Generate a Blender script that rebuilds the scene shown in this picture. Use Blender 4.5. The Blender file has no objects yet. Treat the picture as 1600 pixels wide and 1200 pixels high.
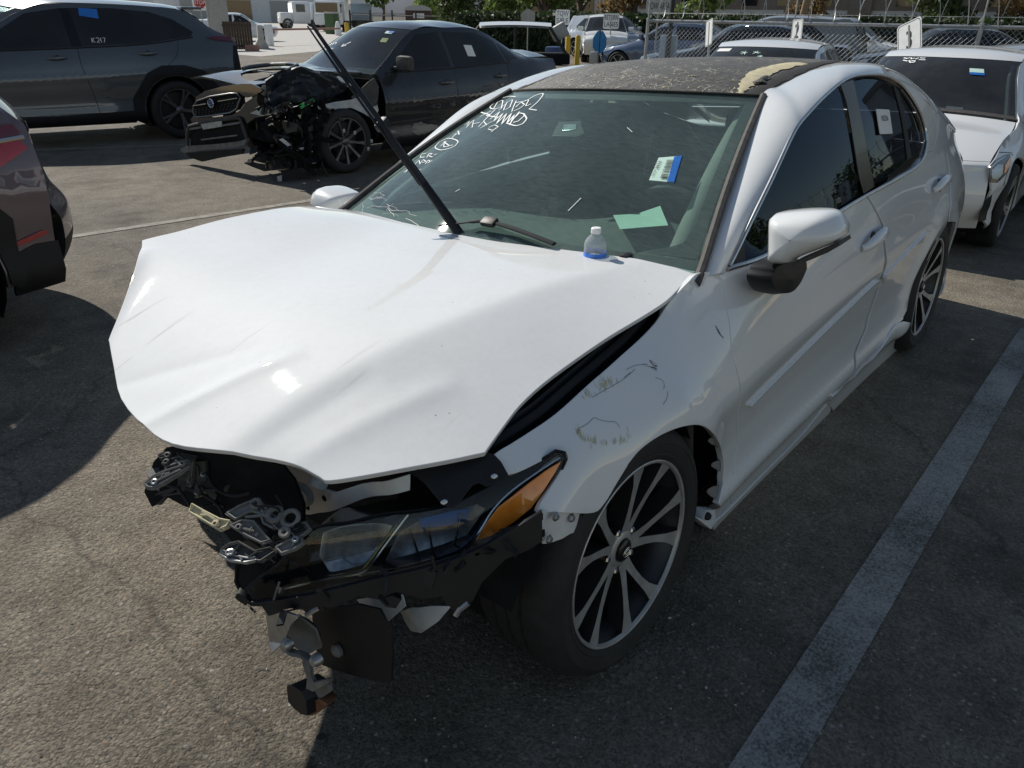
import bpy, bmesh, math, random
from math import radians, sin, cos, pi, sqrt, exp, log
from mathutils import Vector, Matrix, geometry
random.seed(7)
SC = bpy.context.scene
COL = SC.collection
CAL = {'C': [1.3472, 1.59009, 1.53337], 'R': [[-0.636583, 0.771055, 0.015392], [-0.326446, -0.287488, 0.900435], [-0.69871, -0.568177, -0.434718]], 'f': 1190.083, 'Rb': [[0.999969, 0.0, -0.007832], [-0.000388, 0.998769, -0.049595], [0.007823, 0.049597, 0.998739]], 'dz': -0.04651}
# ---------------------------------------------------------------- camera
cam_data = bpy.data.cameras.new('camera')
cam = bpy.data.objects.new('camera', cam_data); COL.objects.link(cam)
_R = CAL['R']
cam.matrix_world = Matrix(((_R[0][0], _R[1][0], -_R[2][0], CAL['C'][0]),
                           (_R[0][1], _R[1][1], -_R[2][1], CAL['C'][1]),
                           (_R[0][2], _R[1][2], -_R[2][2], CAL['C'][2]), (0, 0, 0, 1)))
cam_data.sensor_width = 36.0
cam_data.lens = CAL['f'] / 1600.0 * 36.0
cam_data.clip_start = 0.02; cam_data.clip_end = 3000
SC.camera = cam
# ---------------------------------------------------------------- sky and sun
SUN_TO = Vector((-0.22, -1.20, 1.0)).normalized()
SUN_EL = math.asin(SUN_TO.z)
world = bpy.data.worlds.new('World'); SC.world = world; world.use_nodes = True
wn = world.node_tree; bg = wn.nodes['Background']
sky = wn.nodes.new('ShaderNodeTexSky'); sky.sky_type = 'NISHITA'; sky.sun_disc = False
sky.sun_elevation = SUN_EL
sky.sun_rotation = math.atan2(SUN_TO.x, SUN_TO.y)
sky.air_density = 1.0; sky.dust_density = 0.0; sky.ozone_density = 3.5
wb_ = wn.nodes.new('ShaderNodeMix'); wb_.data_type = 'RGBA'; wb_.blend_type = 'MULTIPLY'; wb_.inputs[0].default_value = 1.0; wb_.inputs[7].default_value = (1.24, 1.0, 0.79, 1)   # daylight white balance
wn.links.new(sky.outputs[0], wb_.inputs[6]); wn.links.new(wb_.outputs[2], bg.inputs[0]); bg.inputs[1].default_value = 0.105
sl = bpy.data.lights.new('sun', 'SUN'); sl.energy = 4.7; sl.angle = radians(0.53); sl.color = (1.0, 0.95, 0.865)
sun = bpy.data.objects.new('sun', sl); COL.objects.link(sun)
sun.rotation_euler = (-SUN_TO).to_track_quat('-Z', 'Y').to_euler()
sun.location = SUN_TO * 60
SC.view_settings.view_transform = 'Standard'; SC.view_settings.look = 'None'
SC.view_settings.exposure = 0.1; SC.view_settings.gamma = 1.0; SC.view_settings.use_curve_mapping = False
SC.cycles.max_bounces = 8; SC.cycles.transparent_max_bounces = 16; SC.cycles.caustics_reflective = False; SC.cycles.caustics_refractive = False

# ---------------------------------------------------------------- materials
MATS = {}
def nodes_of(name):
    m = bpy.data.materials.new(name); m.use_nodes = True
    nt = m.node_tree; b = nt.nodes['Principled BSDF']
    MATS[name] = m
    return m, nt, b
def N(nt, t, **kw):
    n = nt.nodes.new(t)
    for k, v in kw.items():
        if k.startswith('i_'):
            n.inputs[k[2:].replace('_', ' ')].default_value = v
        else: setattr(n, k, v)
    return n
def rgb(c): return (c[0], c[1], c[2], 1.0)
def ramp(nt, src, stops):
    r = nt.nodes.new('ShaderNodeValToRGB')
    while len(r.color_ramp.elements) < len(stops): r.color_ramp.elements.new(0.5)
    for e, (p, c) in zip(r.color_ramp.elements, stops):
        e.position = p; e.color = rgb(c) if not isinstance(c, float) else (c, c, c, 1)
    nt.links.new(src, r.inputs[0]); return r
def simple(name, col, rough=0.5, metal=0.0, coat=0.0, var=0.12, scale=9.0, bump=0.0, bscale=60.0, spec=0.5, coat_rough=0.04, rvar=0.0):
    m, nt, b = nodes_of(name)
    tc = N(nt, 'ShaderNodeTexCoord')
    nz = N(nt, 'ShaderNodeTexNoise', i_Scale=scale, i_Detail=5.0, i_Roughness=0.6)
    nt.links.new(tc.outputs['Object'], nz.inputs['Vector'])
    lo = tuple(c * (1 - var) for c in col); hi = tuple(min(1, c * (1 + var)) for c in col)
    r = ramp(nt, nz.outputs['Fac'], [(0.3, lo), (0.7, hi)])
    nt.links.new(r.outputs[0], b.inputs['Base Color'])
    b.inputs['Roughness'].default_value = rough; b.inputs['Metallic'].default_value = metal
    b.inputs['Coat Weight'].default_value = coat; b.inputs['Coat Roughness'].default_value = coat_rough
    b.inputs['Specular IOR Level'].default_value = spec
    if rvar:
        mr = N(nt, 'ShaderNodeMapRange'); mr.inputs['To Min'].default_value = max(0, rough - rvar); mr.inputs['To Max'].default_value = rough + rvar
        nt.links.new(nz.outputs['Fac'], mr.inputs['Value']); nt.links.new(mr.outputs[0], b.inputs['Roughness'])
    if bump:
        n2 = N(nt, 'ShaderNodeTexNoise', i_Scale=bscale, i_Detail=4.0)
        nt.links.new(tc.outputs['Object'], n2.inputs['Vector'])
        bp = N(nt, 'ShaderNodeBump', i_Strength=bump, i_Distance=0.01)
        nt.links.new(n2.outputs['Fac'], bp.inputs['Height']); nt.links.new(bp.outputs[0], b.inputs['Normal'])
    return m
def glass(name, tint, gloss_rough=0.02, dust=0.0, dustcol=(0.5, 0.5, 0.48), ior=1.5, streak=False, refl=1.0):
    """thin pane: tinted see-through + mirror reflection by Fresnel + a film of dust"""
    m = bpy.data.materials.new(name); m.use_nodes = True; MATS[name] = m
    nt = m.node_tree; nt.nodes.clear()
    out = N(nt, 'ShaderNodeOutputMaterial')
    tr = N(nt, 'ShaderNodeBsdfTransparent'); tr.inputs[0].default_value = rgb(tint)
    gl = N(nt, 'ShaderNodeBsdfGlossy'); gl.inputs['Roughness'].default_value = gloss_rough
    gl.inputs[0].default_value = rgb(refl) if isinstance(refl, tuple) else (refl, refl, refl, 1)
    fr = N(nt, 'ShaderNodeFresnel')
    # a thin pane reflects alike from both sides
    ge = N(nt, 'ShaderNodeNewGeometry'); mi = N(nt, 'ShaderNodeMapRange'); mi.inputs['To Min'].default_value = ior; mi.inputs['To Max'].default_value = 1.0 / ior
    nt.links.new(ge.outputs['Backfacing'], mi.inputs['Value']); nt.links.new(mi.outputs[0], fr.inputs['IOR'])
    mx = N(nt, 'ShaderNodeMixShader'); nt.links.new(fr.outputs[0], mx.inputs[0])
    nt.links.new(tr.outputs[0], mx.inputs[1]); nt.links.new(gl.outputs[0], mx.inputs[2])
    last = mx
    if dust > 0:
        df = N(nt, 'ShaderNodeBsdfDiffuse'); df.inputs[0].default_value = rgb(dustcol)
        tc = N(nt, 'ShaderNodeTexCoord')
        mp = N(nt, 'ShaderNodeMapping'); mp.inputs['Scale'].default_value = (110, 30, 30) if streak else (8, 8, 8)
        mp.inputs['Rotation'].default_value = (0.3, 0.5, 0.9)
        nz = N(nt, 'ShaderNodeTexNoise', i_Scale=1.0, i_Detail=6.0, i_Roughness=0.65)
        nt.links.new(tc.outputs['Object'], mp.inputs[0]); nt.links.new(mp.outputs[0], nz.inputs['Vector'])
        n2 = N(nt, 'ShaderNodeTexNoise', i_Scale=2.2, i_Detail=3.0)
        nt.links.new(tc.outputs['Object'], n2.inputs['Vector'])
        ml = N(nt, 'ShaderNodeMath', operation='MULTIPLY'); nt.links.new(nz.outputs['Fac'], ml.inputs[0]); nt.links.new(n2.outputs['Fac'], ml.inputs[1])
        mr = N(nt, 'ShaderNodeMapRange'); mr.inputs['From Min'].default_value = 0.12; mr.inputs['From Max'].default_value = 0.42
        mr.inputs['To Min'].default_value = dust * 0.65; mr.inputs['To Max'].default_value = dust * 1.4
        nt.links.new(ml.outputs[0], mr.inputs['Value'])
        m2 = N(nt, 'ShaderNodeMixShader'); nt.links.new(mr.outputs[0], m2.inputs[0])
        nt.links.new(mx.outputs[0], m2.inputs[1]); nt.links.new(df.outputs[0], m2.inputs[2]); last = m2
    nt.links.new(last.outputs[0], out.inputs[0])
    return m
def emissive(name, col, strength):
    m, nt, b = nodes_of(name)
    b.inputs['Base Color'].default_value = rgb(col)
    b.inputs['Emission Color'].default_value = rgb(col); b.inputs['Emission Strength'].default_value = strength
    return m

# ---------------------------------------------------------------- mesh helpers
class MB:
    """collects boxes, tubes, lathes, plates; build() links ONE mesh object"""
    def __init__(s): s.v = []; s.f = []; s.n = {}
    def add(s, vs, fs):
        o = len(s.v); s.v += [tuple(v) for v in vs]; s.f += [tuple(i + o for i in f) for f in fs]; return s
    def box(s, c, d, rot=None):
        x, y, z = (q / 2 for q in d)
        vs = [Vector((a * x, b * y, e * z)) for a in (-1, 1) for b in (-1, 1) for e in (-1, 1)]
        if rot is not None: vs = [rot @ v for v in vs]
        vs = [v + Vector(c) for v in vs]
        return s.add(vs, [(0, 1, 3, 2), (4, 6, 7, 5), (0, 4, 5, 1), (2, 3, 7, 6), (0, 2, 6, 4), (1, 5, 7, 3)])
    def bbox(s, c, d, bev=0.01, rot=None):
        """box with chamfered edges"""
        bm = bmesh.new(); bmesh.ops.create_cube(bm, size=1.0)
        for v in bm.verts: v.co = Vector((v.co.x * d[0], v.co.y * d[1], v.co.z * d[2]))
        bmesh.ops.bevel(bm, geom=bm.edges[:], offset=min(bev, min(d) * 0.45), segments=2, affect='EDGES', profile=0.6)
        bm.verts.ensure_lookup_table(); bm.verts.index_update()
        vs = [((rot @ v.co) if rot is not None else v.co) + Vector(c) for v in bm.verts]
        fs = [[v.index for v in f.verts] for f in bm.faces]; bm.free()
        return s.add(vs, fs)
    def tube(s, pts, r, n=8, caps=True, flat=1.0, up=None):
        pts = [Vector(p) for p in pts]
        rs = r if isinstance(r, (list, tuple)) else [r] * len(pts)
        vs = []; fs = []; prev = Vector(up) if up else None
        for i, p in enumerate(pts):
            t = (pts[min(i + 1, len(pts) - 1)] - pts[max(i - 1, 0)]).normalized()
            if prev is None: prev = Vector((0, 0, 1)) if abs(t.z) < 0.9 else Vector((1, 0, 0))
            a = (prev - t * prev.dot(t)).normalized(); b = t.cross(a); prev = a
            for k in range(n):
                th = 2 * pi * k / n
                vs.append(p + (a * cos(th) * flat + b * sin(th)) * rs[i])
        for i in range(len(pts) - 1):
            for k in range(n):
                fs.append((i * n + k, i * n + (k + 1) % n, (i + 1) * n + (k + 1) % n, (i + 1) * n + k))
        if caps: fs += [tuple(range(n))[::-1], tuple(range((len(pts) - 1) * n, len(pts) * n))]
        return s.add(vs, fs)
    def lathe(s, prof, n=32, mat=None, close=False):
        """prof: list of (r, h); axis = local z; mat: Matrix 4x4"""
        vs = []; fs = []; m = len(prof)
        for k in range(n):
            th = 2 * pi * k / n
            for r, h in prof: vs.append(Vector((r * cos(th), r * sin(th), h)))
        for k in range(n):
            k2 = (k + 1) % n
            for j in range(m - 1 + (1 if close else 0)):
                j2 = (j + 1) % m
                fs.append((k * m + j, k2 * m + j, k2 * m + j2, k * m + j2))
        if mat is not None: vs = [mat @ v for v in vs]
        return s.add(vs, fs)
    def prism(s, poly, off):
        """poly: 3D points (planar-ish), off: thickness vector; closed solid"""
        poly = [Vector(p) for p in poly]; off = Vector(off); n = len(poly)
        nrm = geometry.normal(poly) if n > 2 else Vector((0, 0, 1))
        ax = Vector((1, 0, 0)) if abs(nrm.x) < 0.8 else Vector((0, 1, 0))
        a = (ax - nrm * ax.dot(nrm)).normalized(); b = nrm.cross(a)
        tri = geometry.tessellate_polygon([[Vector((p.dot(a), p.dot(b), 0)) for p in poly]])
        vs = poly + [p + off for p in poly]
        fs = [tuple(t) for t in tri] + [tuple(i + n for i in reversed(t)) for t in tri]
        fs += [(i, (i + 1) % n, (i + 1) % n + n, i + n) for i in range(n)]
        return s.add(vs, fs)
    def grid(s, rows, close_u=False):
        nr, nc = len(rows), len(rows[0]); vs = [p for r in rows for p in r]; fs = []
        for i in range(nr - 1):
            for j in range(nc - 1 + (1 if close_u else 0)):
                j2 = (j + 1) % nc
                fs.append((i * nc + j, i * nc + j2, (i + 1) * nc + j2, (i + 1) * nc + j))
        return s.add(vs, fs)
    def ribbon(s, pts, nrm, w, ends=True):
        """flat stroke of width w along pts; nrm: list of normals"""
        pts = [Vector(p) for p in pts]; vs = []
        for i, p in enumerate(pts):
            t = (pts[min(i + 1, len(pts) - 1)] - pts[max(i - 1, 0)])
            if t.length < 1e-9: t = Vector((1, 0, 0))
            sd = Vector(nrm[i]).cross(t.normalized()).normalized() * w / 2
            vs += [p - sd, p + sd]
        return s.add(vs, [(2 * i, 2 * i + 2, 2 * i + 3, 2 * i + 1) for i in range(len(pts) - 1)])
    def mesh(s, name, smooth=None, fix=True):
        me = bpy.data.meshes.new(name); me.from_pydata(s.v, [], s.f); me.update()
        if fix:
            bm = bmesh.new(); bm.from_mesh(me); bmesh.ops.recalc_face_normals(bm, faces=bm.faces[:]); bm.to_mesh(me); bm.free()
        if smooth is not None:
            me.polygons.foreach_set('use_smooth', [True] * len(me.polygons))
            try: me.set_sharp_from_angle(angle=radians(smooth))
            except Exception: pass
        return me
    def build(s, name, mat, parent=None, smooth=40, fix=True, label=None, kind=None):
        return link(name, s.mesh(name, smooth, fix), mat, parent, label, kind)
def link(name, me, mat, parent=None, label=None, kind=None):
    o = bpy.data.objects.new(name, me); COL.objects.link(o)
    if mat is not None:
        me.materials.append(MATS[mat] if isinstance(mat, str) else mat)
    if parent is not None: o.parent = parent
    if label: o['label'] = label
    if kind: o['kind'] = kind
    return o
def thing(name, label, cat, loc=(0, 0, 0), rotz=0.0, group=None):
    o = bpy.data.objects.new(name, None); COL.objects.link(o); o.empty_display_size = 0.2
    o.location = loc; o.rotation_euler = (0, 0, rotz); o['label'] = label; o['category'] = cat
    if group: o['group'] = group
    return o
def tag(o, label, cat, group=None):
    o['label'] = label; o['category'] = cat
    if group: o['group'] = group
    return o
def shard(mb, p, s, t):
    """one torn splinter: bent strip, jagged plate or stub of tube"""
    R_ = Matrix.Rotation(random.uniform(-1.4, 1.4), 3, 'X') @ Matrix.Rotation(random.uniform(-1.4, 1.4), 3, 'Y') @ Matrix.Rotation(random.uniform(0, 6), 3, 'Z'); p = Vector(p); k = random.random()
    if k < .45:
        n = random.randint(5, 7); pts = []
        for i in range(n):
            a = 2 * pi * i / n; r = s * random.uniform(.35, 1.0); pts.append(p + R_ @ Vector((r * cos(a), r * .6 * sin(a), 0)))
        mb.prism(pts, R_ @ Vector((0, 0, t)))
    elif k < .8:
        w = s * random.uniform(.12, .3); q = [Vector((-s, 0, 0)), Vector((-s * .2, 0, s * random.uniform(-.3, .3))), Vector((s * .6, 0, s * random.uniform(-.5, .5))), Vector((s, 0, 0))]
        rows = [[p + R_ @ (c + Vector((0, -w, 0))), p + R_ @ (c + Vector((0, w, 0))), p + R_ @ (c + Vector((0, w, t))), p + R_ @ (c + Vector((0, -w, t)))] for c in q]
        mb.grid(rows, close_u=True)
    else: mb.tube([p + R_ @ Vector((-s, 0, 0)), p + R_ @ Vector((0, 0, s * .3)), p + R_ @ Vector((s, s * .3, 0))], max(.0025, t * .6), 6)
def struct(o): o['kind'] = 'structure'; return o
def lerp(a, b, t): return a + (b - a) * t
def vl(a, b, t): return tuple(x + (y - x) * t for x, y in zip(a, b))
def smoothline(pts, sub=5, closed=False, corner=38):
    """Catmull-Rom through pts, corners sharper than `corner` degrees stay sharp"""
    P = [Vector(p) for p in pts]; n = len(P); out = []
    def iscorner(i):
        if not closed and i in (0, n - 1): return True
        a = P[i] - P[i - 1]; b = P[(i + 1) % n] - P[i]
        if a.length < 1e-9 or b.length < 1e-9: return True
        return math.degrees(a.angle(b)) > corner
    m = n if closed else n - 1
    for i in range(m):
        p1, p2 = P[i], P[(i + 1) % n]
        p0 = p1 - (p2 - p1) if iscorner(i) else P[i - 1]
        p3 = p2 + (p2 - p1) if iscorner((i + 1) % n) else P[(i + 2) % n]
        for k in range(sub):
            t = k / sub
            out.append(0.5 * ((2 * p1) + (p2 - p0) * t + (2 * p0 - 5 * p1 + 4 * p2 - p3) * t * t + (3 * p1 - p0 - 3 * p2 + p3) * t ** 3))
    if not closed: out.append(P[-1])
    return out
def inpoly(x, y, poly):
    c = False; n = len(poly); j = n - 1
    for i in range(n):
        xi, yi = poly[i][0], poly[i][1]; xj, yj = poly[j][0], poly[j][1]
        if (yi > y) != (yj > y) and x < (xj - xi) * (y - yi) / (yj - yi) + xi: c = not c
        j = i
    return c
def cdt(poly, step, jitter=0.0):
    """triangulate a 2D polygon with interior grid points"""
    b = []
    for i, p in enumerate(poly):
        q = poly[(i + 1) % len(poly)]; d = sqrt((q[0] - p[0]) ** 2 + (q[1] - p[1]) ** 2)
        k = max(1, int(d / step))
        for j in range(k): b.append((p[0] + (q[0] - p[0]) * j / k, p[1] + (q[1] - p[1]) * j / k))
    nb = len(b)
    xs = [p[0] for p in b]; ys = [p[1] for p in b]; pts = [Vector(p) for p in b]
    cell = {}
    for p in b: cell.setdefault((int(p[0] // step), int(p[1] // step)), []).append(p)
    x = min(xs) + step / 2; row = 0
    while x < max(xs):
        y = min(ys) + step * (0.25 if row % 2 else 0.75)
        while y < max(ys):
            near = False
            ci, cj = int(x // step), int(y // step)
            for a in (-1, 0, 1):
                for e in (-1, 0, 1):
                    for p in cell.get((ci + a, cj + e), ()):
                        if (p[0] - x) ** 2 + (p[1] - y) ** 2 < (0.45 * step) ** 2: near = True
            if not near and inpoly(x, y, b): pts.append(Vector((x, y)))
            y += step
        x += step; row += 1
    r = geometry.delaunay_2d_cdt(pts, [(i, (i + 1) % nb) for i in range(nb)], [list(range(nb))], 1, 1e-7)
    return r[0], [tuple(f) for f in r[2]], nb
def panel(name, poly, fn, step, mat, parent, hem=0.012, thick=0.0, outward=None, sub=4, raw=False, label=None, offs=0.0, rnd=0.0025):
    """skin panel: 2D outline poly mapped to 3D by fn(u,v); real edges folded inwards by hem"""
    if not raw: poly = [tuple(p) for p in smoothline([(p[0], p[1], 0) for p in poly], sub, True)]
    vs, fs, nb = cdt(poly, step)
    h = 1e-4; P = []; NR = []
    for v in vs:
        p = Vector(fn(v.x, v.y)); a = Vector(fn(v.x + h, v.y)) - p; b = Vector(fn(v.x, v.y + h)) - p
        n = a.cross(b)
        n = n.normalized() if n.length > 0 else Vector((0, 0, 1))
        P.append(p); NR.append(n)
    cen = sum((n for n in NR), Vector())
    if outward is not None and cen.dot(Vector(outward)) < 0: NR = [-n for n in NR]
    P = [p + n * offs for p, n in zip(P, NR)]
    fl = []
    for f in fs:
        a, b, c = (P[i] for i in f[:3])
        if (b - a).cross(c - a).dot(NR[f[0]]) < 0: f = tuple(reversed(f))
        fl.append(f)
    from collections import Counter
    ec = Counter()
    for f in fl:
        for i in range(len(f)): ec[(f[i], f[(i + 1) % len(f)])] += 1
    bd = [e for e in ec if (e[1], e[0]) not in ec]
    V = list(P); NN = list(NR); F = list(fl)
    # rounded hem: ring1 (edge, tilted normal), ring2 (folded in)
    idx = {}
    inn = {}
    for (a, b) in bd:
        t = (P[b] - P[a])
        if t.length < 1e-9: continue
        out = t.normalized().cross(NR[a])
        for k in (a, b): inn.setdefault(k, []).append(out)
    for k, o in inn.items():
        ov = sum(o, Vector())
        ov = ov.normalized() if ov.length > 1e-6 else Vector((0, 0, 0))
        r1 = len(V); V.append(P[k] + ov * rnd * 0.7 - NR[k] * rnd * 0.3); NN.append((NR[k] + ov).normalized())
        r2 = len(V); V.append(P[k] + ov * rnd - NR[k] * rnd); NN.append(ov if ov.length else NR[k])
        r3 = len(V); V.append(P[k] + ov * rnd * 0.6 - NR[k] * hem); NN.append(ov if ov.length else NR[k])
        idx[k] = (r1, r2, r3)
    for (a, b) in bd:
        if a in idx and b in idx:
            A = (a,) + idx[a]; B = (b,) + idx[b]
            for q in range(3): F.append((B[q], A[q], A[q + 1], B[q + 1]))
    if thick:
        o = len(V); V += [p - n * thick for p, n in zip(P, NR)]; NN += [-n for n in NR]
        F += [tuple(i + o for i in reversed(f)) for f in fl]
    me = bpy.data.meshes.new(name); me.from_pydata([tuple(v) for v in V], [], F); me.update()
    me.polygons.foreach_set('use_smooth', [True] * len(me.polygons))
    me.normals_split_custom_set_from_vertices([tuple(n) for n in NN])
    return link(name, me, mat, parent, label)
def plate(name, pts3, mat, parent, thick=0.004, bulge=0.0, step=0.03, outward=None, smooth=False, label=None, sub=4, bend=None):
    """plate cut from a plane in space: outline of 3D points, own thickness, optional bulge / bend"""
    P = [Vector(p) for p in pts3]
    c = sum(P, Vector()) / len(P); n = geometry.normal(P)
    if outward is not None and n.dot(Vector(outward)) < 0: n = -n
    ax = Vector((0, 0, 1)) if abs(n.z) < 0.8 else Vector((1, 0, 0))
    a = ax.cross(n).normalized(); b = n.cross(a)
    poly = [((p - c).dot(a), (p - c).dot(b)) for p in P]
    if smooth: poly = [(q.x, q.y) for q in smoothline([(p[0], p[1], 0) for p in poly], sub, True)]
    U = max(abs(x) for x, y in poly); Vv = max(abs(y) for x, y in poly)
    def fn(u, v):
        h = 0.0
        if bulge: h += bulge * (1 - (u / U) ** 2) * (1 - (v / Vv) ** 2)
        if bend: h += bend(u, v)
        return c + a * u + b * v + n * h
    return panel(name, poly, fn, step, mat, parent, hem=max(thick, 0.003), thick=thick, outward=n, raw=True, label=label, rnd=min(0.002, thick * 0.4))
def text_mesh(txt, size, extrude=0.0, align='CENTER'):
    cu = bpy.data.curves.new('txt', 'FONT'); cu.body = txt; cu.size = size; cu.align_x = align; cu.align_y = 'CENTER'; cu.extrude = extrude
    o = bpy.data.objects.new('txt', cu); COL.objects.link(o)
    dg = bpy.context.evaluated_depsgraph_get()
    me = bpy.data.meshes.new_from_object(o.evaluated_get(dg))
    bpy.data.objects.remove(o); bpy.data.curves.remove(cu)
    return me
#--SURF
def spl(tab):
    """monotone-ish cubic through (x, y) table"""
    tab = sorted(tab); X = [t[0] for t in tab]; Yv = [t[1] for t in tab]; n = len(X)
    D = [(Yv[i + 1] - Yv[i]) / (X[i + 1] - X[i]) for i in range(n - 1)]
    M = [D[0]] + [(D[i - 1] + D[i]) / 2 if D[i - 1] * D[i] > 0 else 0.0 for i in range(1, n - 1)] + [D[-1]]
    def f(x):
        if x <= X[0]: return Yv[0] + M[0] * (x - X[0])
        if x >= X[-1]: return Yv[-1] + M[-1] * (x - X[-1])
        lo, hi = 0, n - 1
        while hi - lo > 1:
            md = (lo + hi) // 2
            if X[md] <= x: lo = md
            else: hi = md
        h = X[hi] - X[lo]; t = (x - X[lo]) / h
        return Yv[lo] * (2 * t ** 3 - 3 * t * t + 1) + h * M[lo] * (t ** 3 - 2 * t * t + t) + Yv[hi] * (-2 * t ** 3 + 3 * t * t) + h * M[hi] * (t ** 3 - t * t)
    return f

# ---- shape of the white sedan (car frame: x forward from the front axle, y to its left, z up)
_W = spl([(.75,.74),(.6,.80),(.45,.85),(.3,.885),(.15,.905),(0,.916),(-.2,.92),(-.45,.916),(-.8,.906),(-1.65,.905),(-2.3,.908),(-2.6,.916),(-2.9,.92),(-3.2,.91),(-3.5,.872),(-3.75,.80),(-3.95,.68)])
_zb = spl([(.6,.70),(.5,.725),(.3,.755),(.1,.787),(0,.803),(-.16,.832),(-.3,.862),(-.45,.898),(-.6,.918),(-1.0,.944),(-1.65,.985),(-2.3,1.005),(-2.8,1.01),(-3.2,1.0),(-3.6,.98),(-3.95,.96)])
_yb = spl([(.6,.70),(.5,.73),(.3,.762),(.1,.768),(0,.768),(-.16,.766),(-.3,.766),(-.45,.776),(-.6,.796),(-1.0,.824),(-1.65,.851),(-2.3,.852),(-2.8,.84),(-3.2,.81),(-3.6,.75),(-3.95,.62)])
_lowd = spl([(-.2,.10),(0,.055),(.06,.02),(.11,.012),(.17,.026),(.3,.030),(.42,.02),(.52,.008),(.62,.0),(.7,.0),(1.0,.0)])
def sideY(x, z):
    zb = _zb(x); yb = _yb(x); W = _W(x)
    if z >= zb:
        d = z - zb; return yb - .26 * d - .22 * d * d
    q = (z - .18) / (zb - .18)
    y = W - _lowd(q)
    if q > .58:
        y -= (W - yb) * ((q - .58) / .42) ** 2.0
    # character line sweeping along the doors
    zc = .60 + .07 * (-x - .5)
    if -2.9 < x < -.3:
        e = (z - zc) / .05
        y += .007 * math.exp(-e * e) * min(1, (-.3 - x) / .3) * min(1, (x + 2.9) / .3)
    # flared wheel arch lips
    for wx in (0., -2.85):
        r = math.hypot(x - wx, z - .335)
        if r < .62 and z > .2: y += .016 * math.exp(-((r - .40) / .07) ** 2)
    # knocked-in dent above the wheel
    if x > -.5:
        y -= .014 * math.exp(-((x + .03) / .13) ** 2 - ((z - .735) / .045) ** 2) - .006 * math.exp(-((x + .20) / .05) ** 2 - ((z - .70) / .06) ** 2)
    return y
_hc = spl([(-.7,.958),(-.5,.955),(-.2,.945),(.1,.922),(.3,.896),(.464,.854),(.6,.804),(.72,.754),(.85,.705),(1.0,.62)])
_eL = spl([(-.7,.945),(-.55,.928),(-.3,.893),(0.,.842),(.2,.806),(.36,.768),(.5,.735),(.65,.69),(.85,.62)])
_eR = spl([(-.7,.94),(-.55,.935),(-.4,.966),(-.2,.984),(0.,.982),(.15,.970),(.3,.955),(.45,.90),(.6,.82),(.75,.73),(.9,.64)])
def _sp(v, w):
    v = v / w
    return v * w if v > 30 else (w * math.log(1 + math.exp(v)))
def hoodZ(x, y):
    c = _hc(x)
    if y >= 0:
        u = y / .745; ur = .80 - .34 * (x + .5) / 1.2; ur = min(.84, max(.42, ur))
        ph = .16 * u * u + .84 * _sp(u - ur, .016) / _sp(1 - ur, .016)
        h = c - (c - _eL(x)) * ph
    else:
        u = -y / .745
        ph = .35 * u ** 2 + .65 * _sp(u - .38, .04) / _sp(.62, .04)
        h = c + (_eR(x) - c) * ph
    # crash creases in the sheet
    def crease(x0, y0, x1, y1, amp, w):
        dx, dy = x1 - x0, y1 - y0; L = math.hypot(dx, dy)
        t = ((x - x0) * dx + (y - y0) * dy) / (L * L); d = ((x - x0) * dy - (y - y0) * dx) / L
        k = max(0., 1 - ((t - .5) / .62) ** 4) if abs(t - .5) < .62 else 0.
        return amp * k / (1 + (d / w) ** 2)
    h += crease(.44, .24, .74, .08, .008, .030)
    h += crease(.30, .60, .62, .50, .006, .035)
    h += crease(.34, -.66, .68, -.28, .022, .035)
    h += crease(.46, .10, .70, -.16, -.004, .03)
    h += crease(.40, .46, .66, .40, -.005, .04)
    h += .0016 * math.sin(9 * x + 4 * y) + .0012 * math.sin(13 * y - 5 * x + 1.)
    return h
def ws_point(s, t):
    y = s * (.743 + (.547 - .743) * t)
    b = 1 - s * s
    z = .941 + (1.329 - .941) * t + b * .02 * t + .012 * math.sin(math.pi * min(1, max(0, t)))
    x = -.554 + (-1.323 + .554) * t + b * (.175 + .01 * t) + .02 * math.sin(math.pi * min(1, max(0, t)))
    return (x, y, z)
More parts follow.
